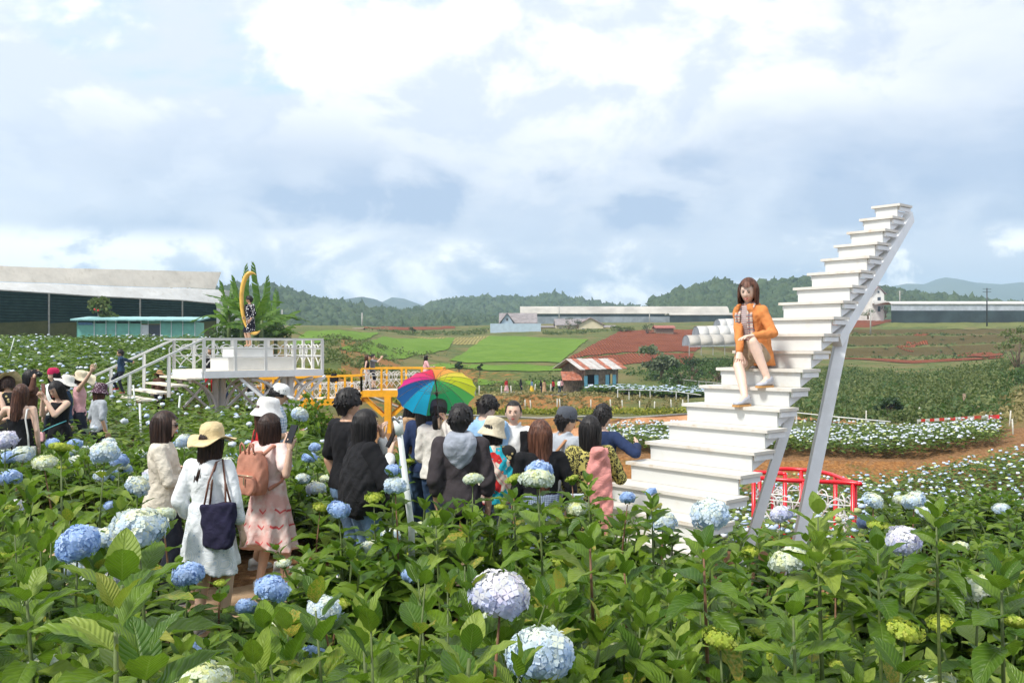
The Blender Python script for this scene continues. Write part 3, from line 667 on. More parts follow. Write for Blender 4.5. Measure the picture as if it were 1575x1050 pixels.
for i in range(len(sec)-1):
    a, c = along(sec[i]), along(sec[i+1]); e = (c-a).normalized()
    def quad(za0, zc0, za1, zc1, off0, off1, mat, nm, th=.06):
        A0 = Vector((a.x, a.y, za0))+away*off0; C0 = Vector((c.x, c.y, zc0))+away*off0; A1 = Vector((a.x, a.y, za1))+away*off1; C1 = Vector((c.x, c.y, zc1))+away*off1
        n_ = away*th; b = MB(); b.hexa([A0, C0, C0+n_, A0+n_], [A1, C1, C1+n_, A1+n_]); part(nm, b, mat, gh)
    quad(1.2, 1.2, zat(a, 497), zat(c, 493), .05, .05, mat_wallfilm, 'wall_film')
    quad(zat(a, 497), zat(c, 493), zat(a, topn[sec[i]]), zat(c, topn[sec[i+1]]), 0, 0, mat_net, 'net_panel')
    quad(zat(a, topn[sec[i]]), zat(c, topn[sec[i+1]]), zat(a, eav[sec[i]]), zat(c, eav[sec[i+1]]), .02, 2.4, mat_film2, 'roof_sheet')
    if sec[i+1] <= 300 or True:
        z0a, z0c = zat(a, eav[sec[i]])+.05, zat(c, eav[sec[i+1]])+.05
        rr = {-120: 404, -20: 409, 76: 412, 152: 413.5, 216: 415, 281: 417, 333: 418.5}
        z1a, z1c = CZ+(HY-rr[sec[i]])/F*(a.y+4), CZ+(HY-rr[sec[i+1]])/F*(c.y+4)
        if sec[i+1] == 333: c = along(319)
        quad(z0a, z0c, z1a, z1c, 2.5, 4.6, mat_film, 'roof_sheet')
        c = along(sec[i+1])
    b = MB(); b.bar(Vector((a.x, a.y, 1.2))-away*.08, Vector((a.x, a.y, zat(a, topn[sec[i]])))-away*.08, .12, .12, up=(1,0,0)); part('post', b, grey_pole, gh)
    b = MB(); b.bar(Vector((a.x, a.y, zat(a, topn[sec[i]])))-away*.07, Vector((c.x, c.y, zat(c, topn[sec[i+1]])))-away*.07, .10, .10); part('gutter', b, grey_pole, gh)
b = MB(); a = along(333); b.loft([[Vector((a.x, a.y, 1.2)), Vector((a.x, a.y, zat(a, 467))), Vector((a.x, a.y, zat(a, 444)))+away*2.4, Vector((a.x, a.y, zat(a, 443)))+away*4.6, Vector((a.x, a.y, zat(a, 450)))+away*9, Vector((a.x, a.y, 1.2))+away*14],
      [p+Vector((.15, .2, 0)) for p in [Vector((a.x, a.y, 1.2)), Vector((a.x, a.y, zat(a, 467))), Vector((a.x, a.y, zat(a, 444)))+away*2.4, Vector((a.x, a.y, zat(a, 443)))+away*4.6, Vector((a.x, a.y, zat(a, 450)))+away*9, Vector((a.x, a.y, 1.2))+away*14]]]); part('end_wall', b, mat_film2, gh)
# turquoise metal shed
mat_teal = M_basic('turquoise_sheet', (.17, .46, .39), .5, .06, 3, .1, 20, .004, dirt=((.25, .33, .28), 2, .3))
mat_tealroof = M_basic('shed_roof_sheet', (.30, .56, .56), .4, .08, 3)
mat_doorw = M_basic('white_door_sheet', (.62, .66, .70), .5, .05); mat_doord = M_basic('dark_door', (.06, .075, .10), .6, .1)
sY = 73.; s0, s1 = P(118, 520, sY), P(300, 520, sY+1.5)
shd = empty('shed', ((s0.x+s1.x)/2, sY, 1.9), 'long turquoise sheet-metal shed behind the flower field', 'shed')
dS = (s1-s0); dS.z = 0; LS = dS.length; dS.normalize(); nS = Vector((-dS.y, dS.x, 0))
cols_ = [118, 145, 163, 178, 198, 217, 228, 247, 264, 282, 301]
for i in range(len(cols_)-1):
    f0, f1 = [(c-118)/183*LS for c in (cols_[i]+.12, cols_[i+1]-.12)]; x0, x1 = s0+dS*f0, s0+dS*f1
    door = cols_[i] in (217, 228)
    zt_ = CZ+(HY-(497 if not door else 499))/F*sY
    b = wall_between(x0, x1, 1.2, zt_, .06); part('door' if door else 'wall_panel', b, mat_doorw if cols_[i] == 217 else mat_doord if cols_[i] == 228 else mat_teal, shd, label={217: 'white shed door standing open', 228: 'dark shed doorway'}.get(cols_[i]))
    if cols_[i] in (118, 145, 178, 198):
        b = wall_between(x0+dS*.1, x1-dS*.1, zt_+.02, zt_+.13, .05); part('vent', b, dark_gap, shd)
    b = MB(); b.bar(Vector((x1.x, x1.y, 1.2))-nS*.05, Vector((x1.x, x1.y, zt_+.35))-nS*.05, .05, .05, up=(1,0,0)); part('post', b, mat_doorw, shd)
b = wall_between(s0-nS*-.15, s1+nS*.15, CZ+(HY-497)/F*sY, CZ+(HY-493)/F*sY, .05); part('lintel', b, mat_teal, shd)
for s_, nm in ((s0, 1), (s1, 2)):
    b = MB(); b.hexa([s_+Vector((0,0,-1)), s_+dS*.06+Vector((0,0,-1)), s_+dS*.06+nS*4+Vector((0,0,-1)), s_+nS*4+Vector((0,0,-1))], [Vector((p.x, p.y, CZ+(HY-494)/F*sY)) for p in (s_, s_+dS*.06, s_+dS*.06+nS*4, s_+nS*4)]); part('side_wall', b, mat_teal, shd)
zr_ = CZ+(HY-493)/F*sY; b = MB(); r0, r1 = s0-dS*.35-nS*.5, s1+dS*.5-nS*.5
for k in range(14):
    u0, u1 = k/14, (k+1)/14-.0015; A0, A1 = r0.lerp(r1, u0), r0.lerp(r1, u1); b = MB()
    z0 = zr_+.05*(k % 2)*.3; b.hexa([Vector((A0.x, A0.y, z0)), Vector((A1.x, A1.y, z0)), Vector((A1.x, A1.y, z0+.35))+nS*5, Vector((A0.x, A0.y, z0+.35))+nS*5], [Vector((A0.x, A0.y, z0+.12)), Vector((A1.x, A1.y, z0+.12)), Vector((A1.x, A1.y, z0+.47))+nS*5, Vector((A0.x, A0.y, z0+.47))+nS*5]); part('roof_sheet', b, mat_tealroof, shd)
sg = part('sign_plate', wall_between(s0+dS*.15-nS*.06, s0+dS*1.2-nS*.06, CZ+(HY-499.5)/F*sY, CZ+(HY-495.5)/F*sY, .02), M_basic('blue_sign', (.10, .22, .42), .5), shd)
# house builder (gabled)
def house(name, px0, px1, Y, base_py, eave_py, ridge_py, depth, wallm, roofm, label, cat='house', gable='side', wins=(), door=None, trim=None, chim=False, twist=0.):
    a, c = P(px0, base_py, Y), P(px1, base_py, Y+twist); z0 = min(zs(a.x, Y), a.z)-.6; ze = CZ+(HY-eave_py)/F*Y; zr = CZ+(HY-ridge_py)/F*Y
    r_ = empty(name, ((a.x+c.x)/2, Y, a.z), label, cat); d = (c-a); d.z = 0; L = d.length; d.normalize(); n_ = Vector((-d.y, d.x, 0))
    def q(p, off, z): return Vector((p.x, p.y, z))+n_*off
    b = MB(); b.hexa([q(a,0,z0), q(c,0,z0), q(c,depth,z0), q(a,depth,z0)], [q(a,0,ze), q(c,0,ze), q(c,depth,ze), q(a,depth,ze)]); part('wall', b, wallm, r_)
    ov = .5
    if gable == 'side':                 # ridge parallel to the front
        for s_, (o0, o1) in enumerate(((-ov, depth/2), (depth+ov, depth/2))):
            b = MB(); A, B2 = a-d*ov, c+d*ov; b.hexa([q(A,o0,ze-.1), q(B2,o0,ze-.1), q(B2,o1,zr-.1), q(A,o1,zr-.1)], [q(A,o0,ze+.08), q(B2,o0,ze+.08), q(B2,o1,zr+.08), q(A,o1,zr+.08)]); part('roof', b, roofm, r_)
        for p_ in (a, c):
            b = MB(); b.add([q(p_,0,ze), q(p_,depth,ze), q(p_,depth/2,zr), q(p_,0,ze)+d*.1, q(p_,depth,ze)+d*.1, q(p_,depth/2,zr)+d*.1], [(0,1,2),(5,4,3),(0,3,4,1),(1,4,5,2),(2,5,3,0)]); part('gable', b, wallm, r_)
    else:
        mid = a+d*L/2
        for p_, s_ in ((a, -1), (c, 1)):
            b = MB(); E = p_+d*ov*s_; b.hexa([q(E,-ov,ze-.15), q(E,depth+ov,ze-.15), q(mid,depth+ov,zr-.1), q(mid,-ov,zr-.1)], [q(E,-ov,ze+.05), q(E,depth+ov,ze+.05), q(mid,depth+ov,zr+.12), q(mid,-ov,zr+.12)]); part('roof', b, roofm, r_)
        b = MB(); b.add([q(a,0,ze), q(c,0,ze), q(mid,0,zr-.12), q(a,.1,ze), q(c,.1,ze), q(mid,.1,zr-.12)], [(0,1,2),(5,4,3),(0,3,4,1),(1,4,5,2),(2,5,3,0)]); part('gable', b, wallm, r_)
    for (wx, wy, ww, wh) in wins:
        p = P(wx, wy, Y); f_ = (p.x-a.x)/(c.x-a.x)*L; zc = p.z; w2, h2 = ww/F*Y/2, wh/F*Y/2; o_ = a+d*f_
        fr = part('window', MB().box(Vector((o_.x, o_.y, zc))-n_*.04, (w2*2+.16, .08, h2*2+.16), Matrix.Rotation(math.atan2(d.y, d.x), 3, 'Z')), white_paint, r_)
        part('pane', MB().box(Vector((o_.x, o_.y, zc))-n_*.09, (w2*2, .03, h2*2), Matrix.Rotation(math.atan2(d.y, d.x), 3, 'Z')), mat_glass, fr)
    return r_, a, c, d, n_, z0, ze, zr
mat_glass = M_basic('window_glass', (.045, .055, .07), .12, .1, 3, 0)
mat_bluewall = M_basic('pale_blue_wall', (.42, .52, .60), .8, .06, 1.); mat_greyroof = M_basic('grey_tile_roof', (.26, .23, .23), .8, .15, 1., .4, 3, .1)
mat_cream = M_basic('cream_wall', (.66, .58, .40), .85, .06, 1.); mat_mauveroof = M_basic('mauve_tile_roof', (.30, .22, .215), .8, .15, 1., .4, 3, .1)
mat_whitewall = M_basic('white_wall', (.72, .70, .66), .8, .06, 1.)
hA = house('house', 770, 824, 262., 512, 497, 481, 8, mat_bluewall, mat_greyroof, 'pale blue house with grey roof beside the green field', wins=[(779, 503, 3, 5), (787, 503, 3, 5), (795, 503, 3, 5), (803, 503, 3, 5)])
house('house', 771, 789, 259., 512, 496, 481.5, 9, mat_bluewall, mat_greyroof, 'gabled wing on the left end of the pale blue house', 'house wing', gable='front', wins=[(780, 491, 3, 4)])
b = MB(); ax, cx_ = P(754, 515, 256), P(832, 513, 256); w_ = wall_between(ax, cx_, ax.z-2, P(754, 497.5, 256).z, .25); o = struct('garden_wall', mesh_from('garden_wall', w_), mat_bluewall); del o['kind']; tag(o, 'pale blue garden wall in front of the grey roofed house', 'wall')
house('house', 856, 900, 268., 514, 500, 490, 9, mat_cream, mat_greyroof, 'cream house with grey tiled roof left of the small trees', wins=[(862, 507, 4, 6), (882, 508, 5, 6)])
house('house', 888, 928, 265., 515, 500, 488.5, 9, mat_cream, mat_mauveroof, 'cream gabled house with dark roof right of the small trees', gable='front', wins=[(897, 508, 4, 6), (912, 509, 5, 7)])
house('house', 926, 946, 270., 514, 504, 500, 7, mat_cream, mat_greyroof, 'low cream annex at the edge of the red field', wins=[(936, 509, 3, 3)])
house('brick_wall_house', 826, 858, 275., 512, 503, 501, 5, M_basic('bare_brick', (.40, .24, .16), .9, .15, 2.), mat_greyroof, 'low bare brick outbuilding between the blue and cream houses', 'outbuilding')
# three-storey white house right of the staircase
tw = house('tall_house', 1324, 1345, 285., 485, 452, 440, 9, mat_whitewall, mat_mauveroof, 'three-storey white house with mauve roof behind the staircase', wins=[(1340, 458, 4, 6), (1340, 471, 5, 7)])
house('tall_house', 1342, 1360, 282., 485, 452, 440.5, 9, mat_whitewall, mat_mauveroof, 'gabled front bay of the white three-storey house', 'house bay', gable='front', wins=[(1351, 449, 3, 3), (1352, 460, 5, 6), (1352, 475, 4, 8)])
b = MB(); b.box(P(1353, 466, 280.5), (4.0, 3, .3)); b.box(P(1353, 464, 279.2), (4.0, .1, .7)); o = struct('balcony', mesh_from('balcony', b), mat_whitewall); del o['kind']; tag(o, 'white balcony on the front bay of the three-storey house', 'balcony')
# far greenhouses
mat_farfilm = M_basic('far_film_roof', (.44, .41, .36), .6, .14, .15); mat_netdk = M_basic('far_dark_net', (.035, .055, .06), .9, .3, .2)
mat_farside = M_basic('far_side_film', (.26, .29, .32), .7, .2, .3)
def far_gh(px0, px1, Y, base, netp, eave, ridge, n, label, roofm, sidem, netm, depth=14, twist=0., arch=False):
    a, c = P(px0, base, Y), P(px1, base, Y+twist); zb = min(zs(a.x, a.y), a.z)-1.
    r_ = empty('greenhouse', ((a.x+c.x)/2, Y, a.z), label, 'greenhouse')
    for k in range(n):
        A, C2 = a.lerp(c, k/n), a.lerp(c, (k+1)/n-.002/n); z1, z2, z3 = [CZ+(HY-v_)/F*Y for v_ in (netp, eave, ridge)]
        part('net_panel', wall_between(A, C2, zb, z1, .1), netm, r_); part('side_panel', wall_between(A+Vector((0,.05,0)), C2+Vector((0,.05,0)), z1, z2, .1), sidem, r_)
        b = MB(); prof = [(-.3, z2-.05), (1.5, z2+(z3-z2)*.7), (3.5, z3), (depth, z3-.2), (depth, z3-.6), (3.5, z3-.3), (1.5, z2+(z3-z2)*.5), (-.1, z2-.3)]
        b.loft([[Vector((Q.x, Q.y+o_, z_)) for o_, z_ in prof] for Q in (A, C2)]); part('roof_sheet', b, roofm, r_)
    b = MB(); b.hexa([Vector((c.x, c.y, zb)), Vector((c.x+.1, c.y, zb)), Vector((c.x+.1, c.y+depth, zb)), Vector((c.x, c.y+depth, zb))], [Vector((c.x, c.y, z2)), Vector((c.x+.1, c.y, z2)), Vector((c.x+.1, c.y+depth, z2)), Vector((c.x, c.y+depth, z2))]); part('end_wall', b, sidem, r_)
    return r_
far_gh(800, 1122, 330., 497, 487, 482, 470.5, 9, 'very long far greenhouse with pale ridged roofs across the plateau', mat_farfilm, mat_netdk, mat_farside, 20)
far_gh(1030, 1140, 315., 497, 489, 484, 480.5, 6, 'lower dark-sided greenhouse left of the staircase', mat_farfilm, mat_netdk, mat_netdk, 10)
mat_rightfilm = M_basic('white_film_roof', (.58, .56, .52), .5, .08, .4); mat_rightside = M_basic('pale_polycarbonate', (.47, .50, .55), .45, .12, .8)
far_gh(1371, 1600, 258., 491, 477.5, 467, 462.5, 20, 'long greenhouse with white roof, pale panels and dark base at far right', mat_rightfilm, mat_rightside, mat_netdk, 12)
# terraced film tunnels left of the seated woman
for i, (x0, x1, Y, bs, ev, rg, lab) in enumerate(((1060, 1168, 150., 533, 526, 515, 'lowest of the three plastic tunnels behind the seated woman'), (1075, 1172, 162., 521, 515, 501, 'middle plastic tunnel behind the seated woman'), (1108, 1175, 175., 508, 503, 490, 'topmost plastic tunnel left of the seated woman'))):
    a, c = P(x0, bs, Y), P(x1, bs-3, Y+4); r_ = empty('film_tunnel', (a.x, a.y, a.z), lab, 'greenhouse'); H_ = (bs-rg)/F*Y; n = 6
    for k in range(n):
        A, C2 = a.lerp(c, k/n), a.lerp(c, (k+1)/n-.004/n); b = MB(); R2 = 3.2
        b.loft([[Q+Vector((0, R2-R2*math.cos(t), H_*math.sin(t)**.7)) for t in np.linspace(0.02, PI-.02, 12)]+[Q+Vector((0, R2-(R2-.1)*math.cos(t), (H_-.1)*math.sin(t)**.7)) for t in np.linspace(PI-.02, 0.02, 12)] for Q in (A, C2)]); part('film_sheet', b, mat_rightfilm if i else mat_farfilm, r_, True)
    b = MB(); b.loft([[a+Vector((dx, R2-R2*math.cos(t), H_*math.sin(t)**.7)) for t in np.linspace(0.02, PI-.02, 12)] for dx in (.0, .12)]); part('end_wall', b, mat_farside, r_)
    for k in range(n+1):
        Q = a.lerp(c, k/n); b = MB(); b.bar(Q-Vector((0,0,1.5)), Q+Vector((0,0,.1)), .12, .12, up=(1,0,0)); part('post', b, grey_pole, r_)
    b = MB(); b.bar(a+Vector((0,-.1,0)), c+Vector((0,-.1,0)), .12, .16); part('gutter', b, mat_rightside, r_)
# red-roofed field hut on the ploughed slope
hh = house('field_hut', 1010, 1036, 235., 512, 504.5, 500.5, 5, wood_old, M_basic('red_roof', (.34, .11, .08), .7, .2, 2), 'small open field hut with faded red roof on the red slope', 'hut')
house('field_hut', 544, 556, 240., 512, 506, 504, 3, wood_old, wood_old, 'tiny wooden hut at the end of the left rice field', 'hut')
# ------------------------------------------------------------ wooden hut with rusty roof
Yh = 104.; mat_rust = M_basic('rusted_sheet', (.40, .13, .07), .75, .3, 2.5, .4, 8, .02, dirt=((.42, .38, .36), 1.6, .8)); mat_zinc = M_basic('zinc_sheet', (.50, .47, .44), .5, .12, 1.5, .3, 8, .02, dirt=((.36, .13, .07), 1.8, .8))
mat_plank = M_basic('hut_planks', (.21, .155, .11), .9, .3, 3., .5, 9, .03); mat_shut = M_basic('blue_shutter', (.16, .42, .55), .6, .1, 3)
hut = empty('wooden_hut', P(910, 604, Yh), 'old wooden hut with rusty patched roof and blue shutters', 'hut')
a, c = P(900, 605, Yh), P(951, 605, Yh+2.2); z0 = a.z-.4; ze = CZ-(568-HY)/F*Yh; zr = CZ-(553-HY)/F*Yh-.0
d = c-a; d.z = 0; L = d.length; d.normalize(); n_ = Vector((-d.y, d.x, 0)); side = P(864, 600, Yh+4.5)-a; side.z = 0; DL = side.length; side.normalize()
npl = 17
for k in range(npl):
    f0, f1 = k/npl*L, (k+.93)/npl*L; px = 900+51*(k+.5)/npl
    if 903.5 < px < 914 or 936 < px < 942.5: 
        segs = [(z0, z0+.05)] if px < 920 else [(z0, CZ-(592-HY)/F*Yh)]
        segs.append((CZ-(576-HY)/F*Yh, ze))
    else: segs = [(z0, ze)]
    for s0_, s1_ in segs: part('plank', wall_between(a+d*f0, a+d*f1, s0_, s1_, .05), mat_plank, hut)
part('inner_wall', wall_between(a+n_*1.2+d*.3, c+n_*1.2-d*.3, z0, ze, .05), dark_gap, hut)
for k in range(12): part('plank', wall_between(a+side*DL*(k/12), a+side*DL*((k+.93)/12), z0, ze+(zr-ze)*(1-abs(k-5.5)/6), -.05), mat_plank, hut)
for px0_, px1_, t_, bm in ((898, 903, 578, 603), (913.5, 919.5, 577, 592), (930.5, 936, 577, 592), (941.5, 947, 577, 592)):
    s_, e_ = [a+d*((x-900)/51*L) for x in (px0_, px1_)]; part('shutter', wall_between(s_-n_*.09, e_-n_*.09, CZ-(bm-HY)/F*Yh, CZ-(t_-HY)/F*Yh, .03), mat_shut, hut)
for k in range(9):
    u0, u1 = k/9, (k+1)/9-.008; bk = side*DL*.5
    A = a-d*1.0; B2 = c+d*1.0; e0, e1_ = A.lerp(B2, u0), A.lerp(B2, u1); off = side*-.5
    for s_ in (0, 1):
        o0 = off if s_ == 0 else side*(DL+.5); b = MB(); w = .03*(k % 3)
        b.hexa([Vector((e0.x, e0.y, ze-.05+w))+o0, Vector((e1_.x, e1_.y, ze-.05+w))+o0, Vector((e1_.x, e1_.y, zr+w))+bk, Vector((e0.x, e0.y, zr+w))+bk], [Vector((e0.x, e0.y, ze+.02+w))+o0, Vector((e1_.x, e1_.y, ze+.02+w))+o0, Vector((e1_.x, e1_.y, zr+.07+w))+bk, Vector((e0.x, e0.y, zr+.07+w))+bk])
        part('roof_sheet', b, (mat_rust if k in (1, 5, 8) else mat_zinc), hut, label=('rust-red roof sheet' if k in (1, 5, 8) else 'greyish zinc roof sheet'))
# lean-to with red roof
a2 = P(866, 606, Yh-1.0); c2 = P(897, 606, Yh-.5); zl = CZ-(583-HY)/F*Yh
for k in range(9):
    A, C2 = a2.lerp(c2, k/9), a2.lerp(c2, (k+.9)/9); part('plank', wall_between(A, C2, z0, zl-(0 if k < 4 else 1.3), .05), mat_plank, hut)
for k in range(4):
    A, C2 = a2.lerp(c2, k/4-.05), a2.lerp(c2, (k+1)/4-.06); b = MB(); b.hexa([Vector((A.x, A.y-.6, zl-.1)), Vector((C2.x, C2.y-.6, zl-.1)), Vector((C2.x, C2.y+3, zl+.75)), Vector((A.x, A.y+3, zl+.75))], [Vector((A.x, A.y-.6, zl-.03)), Vector((C2.x, C2.y-.6, zl-.03)), Vector((C2.x, C2.y+3, zl+.82)), Vector((A.x, A.y+3, zl+.82))]); part('roof_sheet', b, mat_rust, hut, label='rust-red roof sheet')
# ------------------------------------------------------------ poles, rails and stakes
def pole(px, py0, py1, Y, label, r=.12, arms=False, mat=None, name='utility_pole', cat='pole', grp=None, top=None):
    a = P(px, py1, Y); t_ = P(px if top is None else top, py0, Y); r_ = empty(name, a, label, cat, grp)
    part('shaft', MB().tube([a-Vector((0,0,.8)), t_], [r, r*.75], 7), mat or grey_pole, r_, True)
    if arms:
        for k, z in enumerate((.3, 1.0)): part('crossarm', MB().bar(t_+Vector((-1.1,0,-z)), t_+Vector((1.1,0,-z)), .12, .12), mat or grey_pole, r_)
    return r_
pole(557, 481, 504, 300, 'thin grey utility pole standing on the plateau before the wooded hill', .3)
pole(434, 476, 505, 300, 'pale utility pole at the right edge of the banana leaves', .3)
pole(1384, 447, 470, 330, 'utility pole with crossarms behind the white three-storey house', .28, True)
pole(1518, 443, 498, 240, 'dark utility pole in front of the long white-roofed greenhouse', .2, True, plastic_black)
pole(1339, 478, 512, 225, 'pale concrete pole on the red soil right of the staircase', .2)
pole(1485, 605, 637, 66, 'short pale stump post at the foot of the scrub slope', .14, mat=wood_old, top=1483)
pole(860, 470, 495, 322, 'pole on the roofline of the long far greenhouse, left one', .2)
pole(999, 480, 497, 318, 'pole beside the long far greenhouse, right one', .2)
stk = [(724, 607), (731, 607), (771, 607), (787, 607), (737, 607), (808, 628), (817, 629), (857, 627), (862, 627), (909, 628), (940, 628), (958, 629), (984, 630), (1006, 631), (1033, 628), (1051, 628), (847, 604), (822, 604), (1332, 655), (1415, 650), (1552, 655), (1420, 740), (1460, 735), (1503, 732), (1559, 668)]
mat_stake = M_basic('pale_stake', (.55, .53, .46), .8, .15)
for i, (px, py) in enumerate(stk):
    g = G(px, py, 28); h_ = 14/F*g.y if py < 640 else (24/F*g.y if py < 700 else 14/F*g.y); tl = random.uniform(-.12, .12)
    o = struct('stake', mesh_from('stake', MB().tube([g-Vector((0,0,.3)), g+Vector((tl*h_, 0, h_))], .035*g.y/60+.01, 5), True), mat_stake); del o['kind']
    zn = lambda q: 'on the upper ledge near the far visitors' if q < 615 else 'on the bank below the wooden hut' if q < 640 else 'behind the white flower terrace' if q < 700 else 'at the back edge of the lower right field'
    rank = sorted(p_[0] for p_ in stk if zn(p_[1]) == zn(py)).index(px); tag(o, 'pale stake %s, %s from the left' % (zn(py), ['first', 'second', 'third', 'fourth', 'fifth', 'sixth', 'seventh', 'eighth', 'ninth', 'tenth', 'eleventh', 'twelfth', 'thirteenth'][rank]), 'stake', 'stakes along the garden terraces')
def rail_line(pts, Y0, label, h=.9, mat=None, name='garden_rail', cat='fence', r=.04):
    g = [G(x, y, Y0) for x, y in pts]; r_ = empty(name, g[0], label, cat)
    for i in range(len(g)-1):
        n = max(1, int((g[i+1]-g[i]).length/2.2)); 
        for k in range(n): q_ = g[i].lerp(g[i+1], k/n); q_.z = zs(q_.x, q_.y); part('post', MB().bar(q_-Vector((0,0,.2)), q_+Vector((0,0,h)), r*2, r*2, up=(1,0,0)), mat or white_paint, r_)
    part('rail', MB().tube([q_+Vector((0,0,h)) for q_ in g], r, 5), mat or white_paint, r_, True); return r_
rail_line([(1085, 648), (1160, 646), (1225, 652), (1290, 660), (1370, 668)], 36, 'thin white rail curving behind the flower terrace', .75)
rail_line([(950, 612), (1000, 612), (1040, 614), (1078, 620)], 84, 'white rail in front of the far flower bed by the hut', .8)
rail_line([(1030, 596), (1075, 602), (1110, 612)], 100, 'thin wire fence below the grey-green tree', 1.2, grey_pole, r=.05)
b = MB()
kb = [G(1412, 666, 34), G(1500, 668, 34), G(1535, 668, 34)]
r_ = empty('kerb_rail', kb[0], 'red and white striped rail along the back of the flower terrace', 'barrier')
for i in range(14):
    A = kb[0].lerp(kb[2], i/14); C2 = kb[0].lerp(kb[2], (i+1)/14); part('rail_segment', MB().bar(A+Vector((0,0,.75)), C2+Vector((0,0,.75)), .12, .16), red_paint if i % 2 else white_paint, r_)
    if i % 3 == 0: part('post', MB().bar(A-Vector((0,0,.2)), A+Vector((0,0,.66)), .08, .08, up=(1,0,0)), white_paint, r_)
# irrigation pipes
mat_pipe = M_basic('irrigation_pipe', (.30, .29, .26), .6)
for pts, Y0, lab, r in (([(540, 642), (640, 640), (740, 641), (830, 645), (900, 642), (960, 645), (1060, 638)], 66, 'grey irrigation pipe lying along the lower earth ledge', .09), ([(735, 603), (790, 605), (850, 609), (900, 606), (980, 606), (1060, 606)], 86, 'dark irrigation pipe snaking along the upper ledge', .08), ([(1130, 664), (1200, 662), (1290, 664)], 41, 'black pipe on the earth ledge behind the staircase', .05)):
    g = [G(x, y, Y0)+Vector((0,0,.1)) for x, y in pts]; o = struct('irrigation_pipe', mesh_from('irrigation_pipe', MB().tube(g, r, 6), True), mat_pipe); del o['kind']; tag(o, lab, 'pipe')
# ------------------------------------------------------------ leaves and flower heads
mat_leaf = leafmat('hydrangea_leaf', (.042, .112, .007), (.185, .290, .020), .34, .38, False, True)
mat_leaf2 = leafmat('hydrangea_leaf_mass', (.048, .115, .010), (.180, .270, .024), .32, .45, True, False)
mat_leafy = leafmat('young_leaf', (.20, .30, .035), (.32, .40, .07), .38, .42, False, True)
mat_leafold = leafmat('yellowing_leaf', (.24, .28, .035), (.36, .36, .06), .35, .5, False, True)
mat_stem = M_basic('green_stem', (.10, .14, .035), .6, .2, 20); mat_stemr = M_basic('woody_stem', (.20, .10, .05), .7, .25, 20)
def M_flower(name, top, side, accent, zs_=(-.2, .75)):
    m, t, b = newmat(name); g = N(t, 'ShaderNodeNewGeometry'); oi = N(t, 'ShaderNodeObjectInfo'); co = objco(t)
    s = N(t, 'ShaderNodeSeparateXYZ'); t.links.new(co, s.inputs[0])
    k = mapr(t, math_(t, 'ADD', s.outputs[2], math_(t, 'MULTIPLY', math_(t, 'SUBTRACT', g.outputs['Random Per Island'], .5), .09)), zs_[0]*.1, zs_[1]*.1)
    c = mixc(t, k, side, top)
    c = mixc(t, mapr(t, math_(t, 'FRACT', math_(t, 'MULTIPLY', g.outputs['Random Per Island'], 7.31)), .7, 1, 0, .8), c, accent)
    c = mixc(t, mapr(t, oi.outputs['Random'], 0, 1, 0, .3), c, side)
    setin(b, 'Base Color', c, t); b.inputs['Roughness'].default_value = .6; b.inputs['Specular IOR Level'].default_value = .2
    tr = N(t, 'ShaderNodeBsdfTranslucent'); t.links.new(c, tr.inputs[0]); mx = N(t, 'ShaderNodeMixShader'); mx.inputs[0].default_value = .3
    t.links.new(b.outputs[0], mx.inputs[1]); t.links.new(tr.outputs[0], mx.inputs[2]); t.links.new(mx.outputs[0], t.nodes['Material Output'].inputs[0])
    return m
FM = {'blue': M_flower('blue_petals', (.46, .60, .84), (.36, .53, .82), (.68, .77, .90)),
      'pale': M_flower('pale_blue_petals', (.82, .83, .58), (.56, .70, .88), (.78, .83, .88)),
      'lilac': M_flower('lilac_white_petals', (.86, .85, .78), (.62, .66, .88), (.76, .70, .82)),
      'cream': M_flower('cream_green_petals', (.76, .78, .32), (.66, .74, .70), (.84, .85, .60)),
      'lime': M_flower('lime_buds', (.50, .54, .06), (.34, .44, .06), (.62, .62, .18)),
      'pink': M_flower('pinkish_petals', (.78, .68, .72), (.70, .58, .70), (.82, .74, .80))}
def leaf_arrays(nx, ny, width=.52, fold=.16, arch=.30, wav=.02, seed=0, tip=1.35):
    rng = np.random.default_rng(seed); V = []; UV = []
    for j in range(ny+1):
        t = j/ny; w = width/2*(math.sin(PI*t**.82)**.72)*(1-.15*t) if 0 < t < 1 else 0.012
        for i in range(nx+1):
            s = i/nx*2-1
            z = abs(s)*w*2*fold-arch*t*t+.10*t+wav*math.sin(t*19+s*2+seed)*abs(s)+rng.normal()*.003
            serr = 1+(.035 if (j % 2 and abs(s) > .99) else 0)
            V.append((s*w*serr, t, z)); UV.append((i/nx, t))
    Q = [(j*(nx+1)+i, j*(nx+1)+i+1, (j+1)*(nx+1)+i+1, (j+1)*(nx+1)+i) for j in range(ny) for i in range(nx)]
    return np.array(V), np.array(Q), np.array(UV)
LEAF_HI = [leaf_arrays(4, 8, .60+.05*math.sin(k*2), .10+.05*k, .12+.10*k, .02+.006*k, k) for k in range(5)]
LEAF_LO = [leaf_arrays(2, 3, .62, .2, .15+.13*k, .0, k) for k in range(4)]
def leaf_mesh(k, mat, nm='leaf'):
    v, q, uv = LEAF_HI[k]; me = bpy.data.meshes.new(nm); set_mesh(me, v, q, True, uv); me.materials.append(mat); return me
LM = [leaf_mesh(k, mat_leaf) for k in range(5)]; LMY = [leaf_mesh(k, mat_leafy) for k in range(5)]; LMO = [leaf_mesh(k, mat_leafold) for k in range(5)]
def frame(pos, d, up, s):
    d = d.normalized(); x = d.cross(up)
    if x.length < 1e-4: x = d.cross(Vector((1, 0, 0)))
    x.normalize(); z = x.cross(d).normalized(); M = Matrix((x, d, z)).transposed().to_4x4(); M.translation = pos
    return M @ Matrix.Scale(s, 4)
